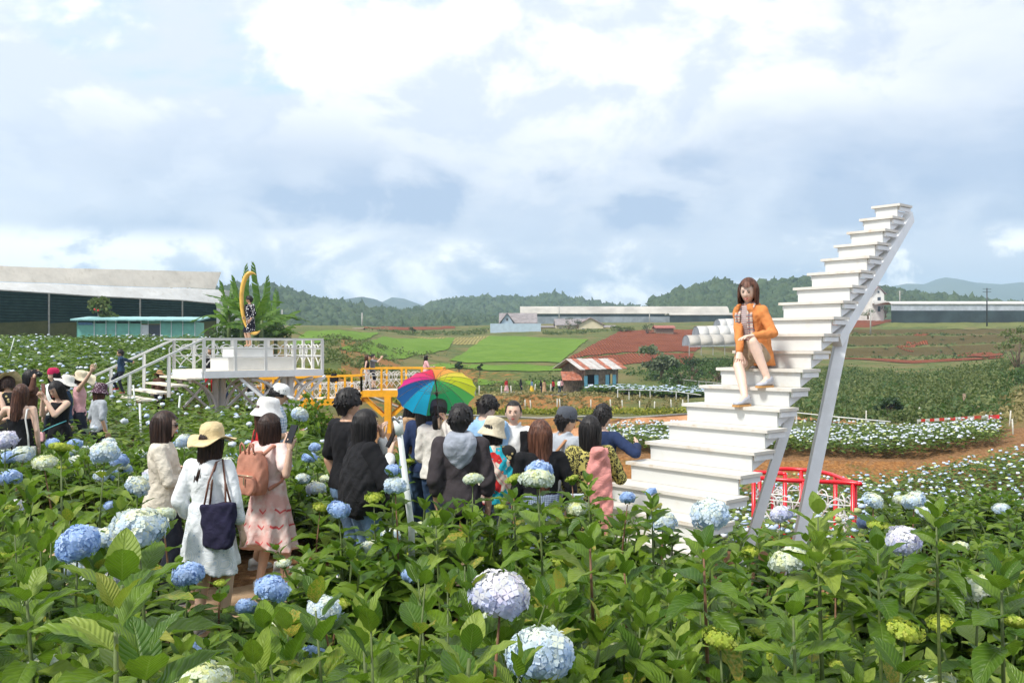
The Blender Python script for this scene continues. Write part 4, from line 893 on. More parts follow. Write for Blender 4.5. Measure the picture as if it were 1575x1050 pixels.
def bake(items, arrays, extra=None):
    V = []; Q = []; U = []; o = 0
    for k, M in items:
        v, q, uv = arrays[k]; A = np.array(M); V.append(v @ A[:3, :3].T+A[:3, 3]); Q.append(q+o); U.append(uv); o += len(v)
    return np.concatenate(V), np.concatenate(Q), np.concatenate(U)
def head_arrays(n, seed, petals=4, flat=.82, r=.09, psize=.30, hi=True):
    """many small four-petalled florets over a dome; radius r"""
    rng = np.random.default_rng(seed); V = []; Q = []
    for i in range(n):
        z = 1-(i+.5)/n*1.72; a = i*2.39996+rng.uniform(-.2, .2); rr = math.sqrt(max(0, 1-z*z))
        lump = 1+.07*math.sin(a*3+seed)+.05*math.sin(z*7+a*2+seed)+rng.uniform(-.05, .05)
        n_ = Vector((rr*math.cos(a), rr*math.sin(a), z)); c = Vector((n_.x, n_.y, n_.z*flat))*r*lump
        nn = (n_+Vector(rng.normal(size=3))*.22).normalized(); x = nn.orthogonal().normalized(); y = nn.cross(x); ph = rng.uniform(0, PI)
        ps = r*psize*rng.uniform(.75, 1.15)
        if hi:
            o = len(V); V.append(c+nn*.001)
            for p in range(4):
                b = ph+p*PI/2; d1 = x*math.cos(b)+y*math.sin(b); d0 = x*math.cos(b-.62)+y*math.sin(b-.62); d2 = x*math.cos(b+.62)+y*math.sin(b+.62)
                k = len(V); V += [c+d0*ps*.72+nn*ps*.16, c+d1*ps+nn*ps*rng.uniform(-.2, .2), c+d2*ps*.72+nn*ps*.16]; Q.append((o, k, k+1, k+2))
        else:
            k = len(V); V += [c+(x*math.cos(ph+b)+y*math.sin(ph+b))*ps*1.0 for b in (0, PI/2, PI, PI*1.5)]; Q.append((k, k+1, k+2, k+3))
    b = MB(); b.ell((0, 0, -.008), (r*.86, r*.86, r*flat*.86), None, 10, 6); bq = [f for f in b.f if len(f) == 4]; o = len(V); V += [Vector(p) for p in b.v]; Q += [tuple(i+o for i in f) for f in bq]
    return np.array([tuple(p) for p in V]), np.array(Q), np.zeros((len(V), 2))
def amesh(nm, arr, mats, smooth=False):
    me = bpy.data.meshes.new(nm); set_mesh(me, arr[0], arr[1], smooth, arr[2])
    for m in (mats if isinstance(mats, list) else [mats]): me.materials.append(m)
    return me
HH = {}; HL = {}
for fk in FM:
    if fk == 'lime': HH[fk] = [amesh('flower_head', head_arrays(90, 10+s, flat=.34, r=.062, psize=.20), FM[fk]) for s in range(2)]
    elif fk == 'cream': HH[fk] = [amesh('flower_head', head_arrays(150, 20+s, flat=.50, r=.090, psize=.24), FM[fk]) for s in range(3)]
    else: HH[fk] = [amesh('flower_head', head_arrays(170, 30+s, flat=.80-.08*s, r=.092, psize=.27), FM[fk]) for s in range(3)]
    HL[fk] = [amesh('flower_head', head_arrays(46 if fk != 'lime' else 24, 40, flat=.72 if fk not in ('lime', 'cream') else .42, r=.09 if fk != 'lime' else .06, psize=.34, hi=False), FM[fk])]
def shoot(rng, base, top, leaves, stems, size=1., upright=0., nodes=(.30, .48, .64, .78, .89, .96), young=False):
    base = Vector(base); top = Vector(top); d = (top-base); L = d.length; d.normalize(); pts = []
    bend = Vector((rng.normal(), rng.normal(), 0))*.02*L
    for k in range(5): t = k/4; pts.append(base.lerp(top, t)+bend*math.sin(PI*t))
    stems.append(pts); ph = rng.uniform(0, PI); x0 = d.orthogonal().normalized()
    for i, t in enumerate(nodes):
        p = base.lerp(top, t)+bend*math.sin(PI*t); lv = (t-nodes[0])/(nodes[-1]-nodes[0]+1e-6)
        ang = math.radians(98-62*lv*lv-upright*25)+rng.normal()*.15; ln = (.140+.052*math.sin(PI*min(1, lv*1.0+.15)))*size*(1-.42*max(0, lv-.72)/.28)*rng.uniform(.85, 1.15)
        for s_ in (0, 1):
            a = ph+i*PI/2+s_*PI+rng.normal()*.2; x = Matrix.Rotation(a, 3, d) @ x0
            dd = (d*math.cos(ang)+x*math.sin(ang)); k = min(4, max(0, int(rng.uniform(0, 3)+(1-lv)*2)))
            leaves.append((k, frame(p+dd*.018, dd, Vector((0, 0, 1)) if abs(dd.z) < .93 else -x, ln), lv))
def proto_data(seed, nsh=7, R=.34, size=1., lo=False):
    rng = np.random.default_rng(seed); leaves = []; stems = []; tips = []
    for i in range(nsh):
        a = i*2*PI/nsh+rng.uniform(-.4, .4); r_ = 0 if i == 0 else R*rng.uniform(.55, 1.15); h_ = (1.0 if i == 0 else rng.uniform(.68, 1.0))
        base = (.07*math.cos(a), .07*math.sin(a), 0); top = (r_*math.cos(a), r_*math.sin(a), h_)
        shoot(rng, base, top, leaves, stems, size, upright=rng.uniform(0, .6), nodes=(.30, .46, .60, .73, .84, .92, .975, 1.0) if not lo else (.4, .58, .74, .87, .95, 1.0))
        tips.append((Vector(top), rng.uniform(0, 1)))
    return leaves, stems, tips
# ---- prototypes with every leaf an object of its own (nearest plants)
def stem_mesh(pts, r=.0060, n=5): b = MB(); b.tube(pts, [r*1.3, r*1.15, r, r*.8, r*.45][:len(pts)], n); return mesh_from('stem', b, True)
NEARP = []
for k in range(7):
    leaves, stems, tips = proto_data(100+k, 10, .35); r_ = bpy.data.objects.new('hydrangea_plant', None)
    NEARP.append((leaves, [stem_mesh(s) for s in stems], tips))
MIDP = []
for k in range(7):
    leaves, stems, tips = proto_data(200+k, 11, .38, 1.14, True)
    arr = bake([(a % 4, M) for a, M, l in leaves], LEAF_LO); me = amesh('foliage', arr, mat_leaf2, True)
    b = MB()
    for s in stems: b.tube(s, .008, 4)
    sm = mesh_from('stem', b); MIDP.append((me, sm, tips, arr))
for m_ in NEARP:
    for s in m_[1]: s.materials.append(mat_stem)
for m_ in MIDP: m_[1].materials.append(mat_stem)
# ---- where plants stand
WHERE = dict(cardigan=(250, 7.6), lace=(322, 6.76), pink=(414, 8.0), bucket=(408, 8.7), capman=(424, 11.), tee=(534, 8.0), shawl=(560, 7.4), tan=(634, 10.), longhair=(652, 9.7), pony=(674, 9.3),
    hoodie=(708, 7.4), blue=(744, 9.), scarf=(757, 8.), vest=(790, 9.), brown=(832, 7.3), greycap=(868, 8.2), pinkscarf=(908, 7.6), navy=(926, 8.7), phone=(92, 12.5), backbare=(30, 11.6), floral=(12, 13.4),
    camera=(44, 15.), magenta=(84, 16.2), sunhat=(100, 15.2), widebrim=(122, 16.4), purple=(152, 14.6))
PEOPLE_XY = [((a-787.5)/F*y, y) for a, y in list(WHERE.values())+[(1559, 20.5), (1521, 19.2), (1552, 19.6), (1570, 19.9), (1545, 20.1), (1565, 19.2), (1530, 18.8), (1575, 20.6)]]
# ------------------------------------------------------------ people
def skinmat(nm, c):
    m, t, b = newmat(nm); co = objco(t); cc = mixc(t, mapr(t, noise_(t, co, 14, 4, .6), .3, .7), tuple(x*.9 for x in c), c)
    setin(b, 'Base Color', cc, t); b.inputs['Roughness'].default_value = .5; b.inputs['Subsurface Weight'].default_value = .12; b.inputs['Subsurface Radius'].default_value = (.02, .008, .004); b.inputs['Subsurface Scale'].default_value = .5
    return m
SK = [skinmat('skin_light', (.70, .47, .35)), skinmat('skin_warm', (.58, .35, .23)), skinmat('skin_tan', (.38, .21, .13)), skinmat('skin_fair', (.80, .57, .45))]
def hairmat(nm, c, c2):
    m, t, b = newmat(nm); co = objco(t, (1, 1, .12)); c_ = mixc(t, mapr(t, noise_(t, co, 55, 3, .6), .4, .7), c, c2); setin(b, 'Base Color', c_, t)
    b.inputs['Roughness'].default_value = .5; b.inputs['Specular IOR Level'].default_value = .35; bump_(t, b, noise_(t, co, 110, 2, .6), .6, .006); return m
HAIR = dict(black=hairmat('black_hair', (.008, .007, .007), (.028, .024, .024)), dark=hairmat('dark_brown_hair', (.022, .011, .008), (.06, .03, .02)), brown=hairmat('chestnut_hair', (.045, .018, .010), (.13, .055, .03)), red=hairmat('reddish_brown_hair', (.06, .022, .012), (.17, .07, .04)))
mat_eyew = M_basic('eye_white', (.6, .57, .54), .3, 0, 4, 0); mat_iris = M_basic('eye_iris', (.012, .008, .006), .15, 0, 4, 0); mat_lip = M_basic('lips', (.42, .06, .05), .4, .05, 30, 0)
mat_brow = M_basic('eyebrow', (.03, .018, .012), .8, 0, 4, 0); mat_lens = M_basic('dark_lens', (.008, .008, .01), .08, 0, 4, 0)
def cloth(nm, c, **k): return M_cloth(nm, c, **k)
def pat_stripes(t, co): return mixc(t, mapr(t, wave(t, co, 16., 'Z'), .45, .5), (.70, .68, .66), (.16, .02, .03))
def pat_polka(t, co): return mixc(t, mapr(t, vor(t, co, 17., rnd=.6), .27, .31), (.85, .84, .82), (.012, .012, .022))
def pat_leopard(t, co):
    d = vor(t, co, 42., rnd=1.); return mixc(t, math_(t, 'MULTIPLY', mapr(t, d, .22, .27), mapr(t, d, .55, .50)), (.50, .44, .13), (.02, .02, .015))
def pat_plaid(a, b_, s=9.):
    def f(t, co):
        x = mapr(t, wave(t, co, s, 'X'), .4, .6); z = mapr(t, wave(t, co, s, 'Z'), .4, .6); return mixc(t, math_(t, 'MULTIPLY', math_(t, 'ADD', x, z), .5), a, b_)
    return f
def pat_floral(t, co):
    w1 = vor(t, co, 17., out='Color'); s = N(t, 'ShaderNodeSeparateColor'); t.links.new(w1, s.inputs[0]); d = vor(t, co, 17.)
    base = ramp(t, s.outputs[0], [(0, (.60, .55, .45)), (.30, (.02, .36, .46)), (.52, (.66, .60, .50)), (.72, (.55, .03, .03)), (.86, (.62, .56, .46))])
    c = mixc(t, mapr(t, d, .20, .17), base, (.52, .03, .05)); c = mixc(t, mapr(t, d, .09, .07), c, (.75, .55, .2))
    w = wave(t, co, 1.5, 'DIAGONAL', 3., 1.5); c = mixc(t, math_(t, 'MULTIPLY', mapr(t, w, .88, .92), 1.), c, (.66, .30, .28)); return mixc(t, math_(t, 'MULTIPLY', mapr(t, w, .94, .96), 1.), c, (.72, .62, .52))
def pat_florald(t, co):
    d = vor(t, co, 18.); c = mixc(t, mapr(t, d, .34, .30), (.02, .02, .02), (.60, .48, .22)); return c
def pat_lace(t, co):
    d = vor(t, co, 26., rnd=.2); d2 = vor(t, co, 5.5, rnd=.6); rings = math_(t, 'SINE', math_(t, 'MULTIPLY', d2, 120.)); s = N(t, 'ShaderNodeSeparateXYZ'); t.links.new(co, s.inputs[0]); lowp = mapr(t, s.outputs[2], 1.08, .88)
    c = mixc(t, math_(t, 'MULTIPLY', math_(t, 'MULTIPLY', mapr(t, rings, .2, .9), lowp), .45), (.78, .80, .82), (.38, .52, .68)); return mixc(t, math_(t, 'MULTIPLY', math_(t, 'MULTIPLY', mapr(t, d, .22, .14), lowp), .7), c, (.30, .42, .55))
def pat_pinkdress(t, co):
    s = N(t, 'ShaderNodeSeparateXYZ'); t.links.new(co, s.inputs[0]); n = noise_(t, co, 7, 4, .6); c = mixc(t, mapr(t, n, .42, .6), (.76, .62, .58), (.70, .42, .38))
    m = N(t, 'ShaderNodeMapping'); m.inputs['Scale'].default_value = (8.5, 1, 7.5); t.links.new(co, m.inputs[0]); s2 = N(t, 'ShaderNodeSeparateXYZ'); t.links.new(m.outputs[0], s2.inputs[0])
    fx = math_(t, 'ABSOLUTE', math_(t, 'SUBTRACT', math_(t, 'FRACT', s2.outputs[0]), .5)); fz = math_(t, 'FRACT', math_(t, 'SUBTRACT', s2.outputs[2], math_(t, 'MULTIPLY', fx, .9)))
    v_ = math_(t, 'MULTIPLY', mapr(t, math_(t, 'ABSOLUTE', math_(t, 'SUBTRACT', fz, .3)), .085, .05), mapr(t, fx, .30, .27)); v_ = math_(t, 'MULTIPLY', v_, mapr(t, s.outputs[2], .80, .76))
    return mixc(t, v_, c, (.60, .10, .10))
def pat_scarfplaid(t, co):
    x = wave(t, co, 7., 'X'); z = wave(t, co, 5., 'Z'); c = mixc(t, mapr(t, x, .55, .62), (.58, .52, .44), (.18, .17, .18)); c = mixc(t, math_(t, 'MULTIPLY', mapr(t, z, .6, .66), .7), c, (.12, .13, .16)); return mixc(t, math_(t, 'MULTIPLY', mapr(t, wave(t, co, 11., 'Z'), .86, .9), .8), c, (.5, .12, .08))
CL = dict(knit=M_cloth('cream_cable_knit', (.66, .60, .50), wr=.9, fine=90), mustard=cloth('mustard_top', (.66, .30, .02)), navyp=cloth('dark_trousers', (.018, .022, .035)), lace=cloth('white_lace', pat_lace, wr=.7), pinkd=cloth('pink_printed_dress', pat_pinkdress), white=cloth('white_cotton', (.78, .78, .76)), whitew=cloth('off_white_knit', (.68, .66, .60)),
    plaidb=cloth('blue_plaid', pat_plaid((.62, .68, .74), (.20, .30, .44))), black=cloth('black_cotton', (.010, .010, .012)), blacks=cloth('black_soft_knit', (.014, .014, .016), wr=.9), jeans=cloth('blue_jeans', (.13, .21, .33), wr=.7), dkjeans=cloth('dark_jeans', (.03, .06, .12)), tan=cloth('tan_blouse', (.50, .32, .18)),
    grey=cloth('charcoal_shirt', (.050, .042, .046)), hood=cloth('light_grey_hood', (.34, .37, .43), wr=.8), sky=cloth('light_blue_shirt', (.30, .50, .74)), floral=cloth('red_and_turquoise_print', pat_floral), florald=cloth('dark_floral', pat_florald), greyj=cloth('pale_grey_jacket', (.40, .43, .47)), leo=cloth('leopard_print', pat_leopard, wr=.4),
    pinks=cloth('coral_pink_scarf', (.72, .30, .27), wr=1.), navy=cloth('navy_jacket', (.02, .035, .09)), navyd=cloth('navy_dotted_shirt', lambda t, co: mixc(t, mapr(t, vor(t, co, 30., rnd=.6), .12, .09), (.02, .045, .09), (.5, .55, .6))), polka=cloth('polka_dot_dress', pat_polka, wr=.3), orange=cloth('orange_knit_cardigan', (.66, .245, .075), wr=.8, fine=110), stripes=cloth('striped_top', pat_stripes), splaid=cloth('plaid_scarf', pat_scarfplaid), beige=cloth('beige_shorts', (.40, .30, .20)),
    plaidn=cloth('navy_plaid_skirt', pat_plaid((.05, .07, .12), (.30, .36, .46), 22.)), red=cloth('red_cloth', (.45, .02, .025)), mag=cloth('magenta_cap_cloth', (.50, .02, .09)), purple=cloth('purple_patterned_hat', lambda t, co: mixc(t, mapr(t, vor(t, co, 40.), .3, .4), (.40, .32, .36), (.08, .04, .06))), brownc=cloth('brown_cloth', (.10, .045, .03)), yellow=cloth('yellow_skirt', (.70, .46, .04)), pink=cloth('pink_blouse', (.68, .38, .40)), greyt=cloth('grey_tee', (.16, .17, .19)), capg=cloth('grey_cap_cloth', (.085, .095, .115)), blush=cloth('blush_backpack_cloth', (.52, .24, .165), wr=.35), navybag=cloth('navy_bag_cloth', (.022, .020, .050), wr=.6), lightp=cloth('pale_trousers', (.5, .5, .5)))
mat_straw = M_cloth('straw', (.68, .54, .30), wr=.9, fine=160, var=.14); mat_strawp = M_cloth('pale_straw', (.66, .58, .42), wr=.8, fine=160, var=.1); mat_shoew = M_basic('white_shoe', (.62, .62, .62), .6, .08, 20, .1); mat_shoed = M_basic('dark_shoe', (.03, .03, .035), .5, .1, 20, .1); mat_shoeg = M_basic('grey_shoe', (.42, .43, .47), .6, .1, 20, .2); mat_sole = M_basic('gum_sole', (.55, .28, .08), .6, .05); mat_leather = M_basic('brown_leather', (.16, .06, .035), .45, .15, 20, .2); mat_zip = M_basic('zip_metal', (.5, .45, .3), .3, .1, 4, 0, metal=.8)
FINISH = []
def hand_mb(curl, side, near=True, spread=.10):
    """right hand: wrist at the origin, fingers towards +Y, palm towards -Z, thumb towards -X; mirrored for the left"""
    b = MB(); n = 7 if near else 5; W_ = .0165
    rings = []
    for y, w, th in ((-.01, .026, .020), (.012, .031, .019), (.045, .039, .017), (.078, .041, .014), (.088, .038, .011)):
        rings.append([Vector((math.cos(a)*w, y, math.sin(a)*th)) for a in [2*PI*k/10 for k in range(10)]])
    b.loft(rings)
    for i, (x, L, r) in enumerate(((-.029, .068, .0084), (-.010, .076, .0088), (.010, .071, .0084), (.028, .056, .0074))):
        p = Vector((x, .080-.006*abs(i-1.2), 0)); a = curl*(.55+.12*i)+.05; sp = (i-1.5)*-spread
        for k, (f, rr) in enumerate(((.46, 1), (.30, .93), (.24, .82))):
            d = Vector((-math.sin(sp)*math.cos(a), math.cos(sp)*math.cos(a), -math.sin(a))); q = p+d*L*f; b.cap(p, r*rr, q, r*rr*.92, n); p = q; a += curl*.62+.06
    p = Vector((-.026, .018, -.006)); a = .75-.35*min(curl, 1.2); dz = -.25-.5*curl
    for L, r in ((.040, .0115), (.032, .0098), (.026, .0086)):
        d = Vector((-math.sin(a), math.cos(a), dz*.5)).normalized(); q = p+d*L; b.cap(p, r, q, r*.92, n); p = q; a -= .30+.2*curl
    if side > 0: pass
    else:
        b.v = [(-x, y, z) for x, y, z in b.v]; b.f = [tuple(reversed(f)) for f in b.f]
    return b
def head_mb(hi, ears=True):
    n, m = (52, 32) if hi else (22, 14); rings = []; A, B_, Cc = .073, .092, .114
    for j in range(m+1):
        ph = PI*(j+.02)/(m+.04); z = -math.cos(ph); rr = math.sin(ph); ring = []
        for k in range(n):
            a = 2*PI*k/n; x = rr*math.sin(a); y = rr*math.cos(a); X, Y_, Z = A*x, B_*y, Cc*z; fr = max(0, y)**.6 if y > 0 else 0
            if z < 0: q = (-z)**1.4; X *= 1-.26*q; Y_ *= 1-.10*q if y > 0 else 1-.42*q
            if y > 0: Y_ *= .955+.03*abs(x)
            e = lambda cx, cz, sx, sz: math.exp(-((abs(x)-cx)/sx)**2-((z-cz)/sz)**2)
            Y_ += fr*(.020*e(0, -.20, .13, .11)+.009*e(0, .0, .09, .17)-.0085*e(.40, .055, .16, .10)+.004*e(.33, .21, .25, .07)+.0055*e(0, -.50, .25, .055)-.002*e(0, -.47, .3, .018)+.008*e(0, -.82, .28, .13)+.003*e(.52, -.22, .2, .2)-.003*e(0, -.66, .3, .06))
            ring.append(Vector((X, Y_, Z)))
        rings.append(ring)
    b = MB(); b.loft(rings)
    if ears:
        for s in (-1, 1): b.ell((s*.074, -.008, -.008), (.010, .018, .030), Matrix.Rotation(s*.35, 3, 'Z'), 8, 6)
    return b
def hair_mb(style, L=.25, win=52, nt=56, wavy=.0, fringe=.058, vol=1., seed=0, sweep=0.):
    A, B_, Cc = .073+.017*vol, .092+.019*vol, .114+.017*vol; g = random.Random(seed); ph = g.uniform(0, 6); V = []; F_ = []; m1, m2 = 10, 14
    for i in range(nt):
        th = 2*PI*i/nt; d = abs((th+PI) % (2*PI)-PI); dd = math.degrees(d); gro = 1+.020*math.sin(th*17+ph)+.018*math.sin(th*29+1.3*ph)+g.uniform(-.016, .016)
        if style == 'short':
            hem = fringe+.02*math.sin(th*5+ph) if dd < win else (-.012 if dd < 105 else -.012-.075*min(1, (dd-105)/35)); hem += g.uniform(-.006, .006)
        elif style in ('cap', 'pony'): hem = fringe+.01 if dd < win+12 else (.0 if dd < 100 else -.075*min(1, (dd-100)/30))
        else:
            if dd < win: hem = fringe-.01*math.cos(d*4)
            else: hem = -L*(1-.10*max(0, (110-dd)/60))+g.uniform(-.012, .012)
        phm = math.acos(max(-1, min(1, hem/Cc))) if hem > 0 else PI/2
        for k in range(m1+1):
            p = phm*k/m1; rr = math.sin(max(p, .02)); V.append(((A*rr*gro)*math.sin(th)+sweep*.0, B_*rr*gro*math.cos(th)-.006, Cc*math.cos(p)))
        for k in range(1, m2+1):
            t = k/m2; z = min(0, hem)*t if hem < 0 else hem*1.0
            if hem >= 0: V.append(V[-1]); continue
            w = 1.0-.05*min(1, -z/.12)+(.03*math.sin(-z*26+th*3+ph) if wavy else 0)*wavy
            if L > .3: w -= .22*max(0, (-z-.16)/(L-.1)); 
            x = A*w*gro*math.sin(th); y = B_*w*gro*math.cos(th)-.006
            if z < -.10 and y > -.01: y = -.01+(y+.01)*max(.15, 1-(-z-.10)/.10)
            if style == 'short' or style in ('cap', 'pony'): x *= 1-.18*min(1, -z/.08); y *= 1-.22*min(1, -z/.08)
            if z < -.16 and style == 'long': y -= .03*min(1, (-z-.16)/.1)
            V.append((x, y, z))
    M_ = m1+m2+1
    for i in range(nt):
        j = (i+1) % nt
        for k in range(M_-1): F_.append((i*M_+k, j*M_+k, j*M_+k+1, i*M_+k+1))
    b = MB(); b.add(V, F_)
    if style == 'short':
        for q in range(150):
            th = g.uniform(0, 2*PI); dd = math.degrees(abs((th+PI) % (2*PI)-PI)); pz = g.uniform(.10, 1.0 if dd < 60 else (1.25 if dd < 105 else 1.62)); r_ = math.sin(pz); c = Vector((A*r_*math.sin(th), B_*r_*math.cos(th)-.006, Cc*math.cos(pz)))
            if c.z < 0: c.x *= 1-.16*min(1, -c.z/.08); c.y *= 1-.20*min(1, -c.z/.08)
            nrm = Vector((c.x/A, c.y/B_, c.z/Cc)).normalized(); dn = (nrm*.30+Vector((g.uniform(-.5, .5), g.uniform(-.3, .5), -.75))).normalized(); L_ = g.uniform(.022, .040); w_ = g.uniform(.006, .011)
            b.tube([c-nrm*.008, c+dn*L_*.5+nrm*.004, c+dn*L_], [w_, w_*.8, .001], 5)
    elif style in ('long', 'bob'):
        for q in range(95):
            th = math.radians(g.uniform(win+6, 360-win-6)); z1 = -L*g.uniform(.75, 1.06); pts = []
            for t in np.linspace(0, 1, 9):
                z_ = Cc*.55+(z1-Cc*.55)*t; rr = math.sqrt(max(0, 1-(max(z_, 0)/Cc)**2)); w = rr*(1-.05*min(1, max(0, -z_)/.12)-(.22*max(0, (-z_-.16)/(L-.1)) if L > .3 else 0))+g.uniform(-.01, .035)+.035*(1 if wavy else .3)*t*math.sin(t*8+th*3)
                x = (A+.001)*w*math.sin(th); y = (B_+.001)*w*math.cos(th)-.006
                if z_ < -.10 and y > -.01: y = -.01+(y+.01)*max(.15, 1-(-z_-.10)/.10)
                if z_ < -.16 and style == 'long': y -= .03*min(1, (-z_-.16)/.1)
                pts.append((x, y, z_))
            b.tube(pts, [.001, .003, .004, .0045, .0045, .004, .0035, .003, .0006], 4)
    if style == 'pony':
        b.lathe([(.012, 0), (.034, -.02), (.040, -.07), (.036, -.13), (.022, -.19), (.004, -.23)], (0, -.125, -.02), 12, 0, Matrix.Rotation(.12, 3, 'X'), 1., .8); b.ell((0, -.108, -.01), (.022, .03, .022))
    return b
def hat_mb(kind, seed=0):
    b = MB(); n = 40; g = random.Random(seed); ph = g.uniform(0, 6)
    if kind == 'straw': prof = [(.195, .012), (.17, .016), (.13, .024), (.102, .034), (.098, .06), (.096, .10), (.082, .135), (.05, .152), (.004, .157)]; amp = .035
    elif kind == 'bucket': prof = [(.150, -.035), (.128, .0), (.108, .038), (.104, .06), (.100, .10), (.086, .138), (.05, .150), (.004, .152)]; amp = .012
    elif kind == 'wide': prof = [(.235, .005), (.19, .016), (.14, .026), (.103, .036), (.098, .07), (.094, .10), (.078, .128), (.045, .14), (.004, .143)]; amp = .05
    elif kind == 'sun': prof = [(.20, -.02), (.16, .0), (.12, .024), (.104, .04), (.100, .08), (.085, .12), (.05, .138), (.004, .142)]; amp = .02
    else: prof = [(.094, .025), (.096, .06), (.092, .095), (.075, .128), (.045, .143), (.004, .147)]; amp = 0
    rings = []
    for r, z in prof:
        f = max(0, (r-.105)/.1); ring = []
        for k in range(n):
            a = 2*PI*k/n; ring.append(Vector((r*math.cos(a), r*1.13*math.sin(a), z+amp*f*math.sin(2*a+ph)+amp*.4*f*math.sin(5*a+ph*2))))
        rings.append(ring)
    b.loft(rings, False)
    if kind not in ('cap', 'ball'):
        rings2 = [[p-Vector((0, 0, .006)) for p in r] for r in rings[:4]]; b.loft(rings2, False)
        for i, rr in enumerate((.1035,)): pass
    if kind == 'cap':
        rings = []
        for t in np.linspace(0, 1, 6):
            rings.append([Vector((math.sin(a)*(.092-.012*t), .100+t*.085*math.cos(a*.95)-.03*(1-math.cos(a)), .035-.018*t-.02*math.sin(a)**2)) for a in np.linspace(-1.05, 1.05, 12)])
        b.loft(rings, False, False); b.loft([[p-Vector((0, 0, .006)) for p in r] for r in rings], False, False)
    b.v = [(x*.93, y*.93, z*.95) for x, y, z in [tuple(p) for p in b.v]]
    return b
def ik(S, W_, l1, l2, pole):
    d = W_-S; L = min(d.length, (l1+l2)*.999); dn = d.normalized(); a = (l1*l1-l2*l2+L*L)/(2*L); h = math.sqrt(max(0, l1*l1-a*a)); p = Vector(pole); p = p-dn*p.dot(dn)
    if p.length < 1e-4: p = dn.orthogonal()
    p.normalize(); return S+dn*a+p*h, S+dn*L
def person(key, label, h=1.58, yaw=0, at=None, male=False, skin=0, lod=1, lean=0, head=(0, 0, 0), hr=None, hl=None, er=None, el=None, curl=(.35, .35), pn=(None, None), feet=None, hip=None, knees=None,
           clothes=(), hair=None, hat=None, face=False, glasses=False, z=None, group=None, twist=0, wd=1., hatmat=None, hatrot=(0, 0, 0), smile=0, lips=None, necklace=False):
    px, Y_ = WHERE[key] if at is None else at; X_ = (px-787.5)/F*Y_; gz_ = zs(X_, Y_) if z is None else z; s = h/1.6; yw = math.radians(yaw)
    root = empty('person', (X_, Y_, gz_), label, 'person', group, yw)
    Rw = Matrix.Rotation(-yw, 3, 'Z')
    def loc(t):                          # world target given as (px, py, Y) -> local
        if t is None: return None
        if len(t) == 4: return Rw @ (P(t[0], t[1], t[2])-Vector((X_, Y_, gz_)))
        return Vector(t)*s
    H0 = Vector(hip)*s if hip else Vector((0, 0, .82))*s; sh = (.150 if not male else .176)*wd; hw = .088; lr = math.radians(lean)
    def sp(p):                           # spine bend
        p = Vector(p)*s; t = max(0, min(1, (p.z/s-.84)/.36)); pv_ = Vector((0, 0, .88*s)); a = lr*t; R = Matrix.Rotation(-a, 3, 'X') @ Matrix.Rotation(math.radians(twist)*t, 3, 'Z'); return H0-Vector((0, 0, .82*s))+pv_+R @ (p-pv_)
    Rh = Matrix.Rotation(-lr, 3, 'X') @ Matrix.Rotation(math.radians(head[0]+twist), 3, 'Z') @ Matrix.Rotation(math.radians(head[1]), 3, 'X') @ Matrix.Rotation(math.radians(head[2]), 3, 'Y')
    neck = sp((0, .0, 1.385)); hc_ = neck+Rh @ Vector((0, .022, .095))*s*1.0; hs = s*(1.0 if h > 1.3 else 1.18)
    def hd(b, mat, nm, smooth=True, inflate=1.): b.v = [tuple(hc_+Rh @ (Vector(p)*hs*inflate)) for p in b.v]; o = part(nm, b, mat, root, smooth, world=False); return o
    FT = [Vector(f)*s if len(f) == 3 else Rw @ (P(*f[:3])-Vector((X_, Y_, gz_))) for f in (feet or ((-.10, 0, 0), (.10, .03, 0)))]; HJ = [H0+Vector((-hw, 0, -.01))*s, H0+Vector((hw, 0, -.01))*s]; K = []; AN = []
    for i in (0, 1):
        k_, a_ = ik(HJ[i], FT[i]+Vector((0, 0, .075*s)), .385*s, .375*s, (knees[i] if knees else (0, 1, 0))); K.append(k_); AN.append(a_)
    up_, fo = (.275, .235); S = [sp((-sh, 0, 1.285)), sp((sh, 0, 1.285))]
    if hl == 'knee': hl = tuple((K[0]+Vector((.01, -.02, .062))*s)/s)
    if hr == 'knee': hr = tuple((K[1]+Vector((-.01, -.01, .062))*s)/s)
    tg = [loc(hl) or Vector((-.205*wd, .03, .80))*s, loc(hr) or Vector((.205*wd, .03, .80))*s]; pl = [el or (-.5, -1, -.3), er or (.5, -1, -.3)]; E = []; Wr = []
    for i in (0, 1):
        e_, w_ = ik(S[i], tg[i], up_*s, fo*s, pl[i]); E.append(e_); Wr.append(w_)
    vx = {1: .0115, 2: .017, 3: .026}[lod]; nn = 12 if lod == 1 else 9
    def torso(b, z0, z1, inf=0., flare=0.):
        secs = [(.72, .145, .100, 0), (.80, .160, .115, -.005), (.87, .160, .112, -.005), (.95, .140, .098, 0), (1.02, .126, .088, .005), (1.10, .134, .096, .008), (1.18, .150, .102, .006), (1.25, .158, .094, 0), (1.30, .150, .078, -.004), (1.335, .100, .062, -.004), (1.37, .056, .055, 0), (1.42, .050, .052, .008), (1.46, .047, .050, .014)]
        rings = []; zs_ = [q[0] for q in secs]
        for z_ in [z0]+[q for q in zs_ if z0+.02 < q < z1-.02]+[z1]:
            rx, ry, yo = [float(np.interp(z_, zs_, [q[k] for q in secs])) for k in (1, 2, 3)]; fl_ = flare*max(0, (1.0-z_)); m_ = .93 if not male else (1.03 if z_ > 1.05 else 1.0)
            rx = rx*m_*wd; rings.append([sp((math.cos(a)*(rx+inf+fl_), yo+math.sin(a)*(ry+inf+fl_), z_)) for a in [2*PI*k/20 for k in range(20)]])
        b.loft(rings)
    b = MB(); covered = any(c[0] in ('top', 'dress') for c in clothes); torso(b, .74, 1.46, -.010 if covered else -.002)
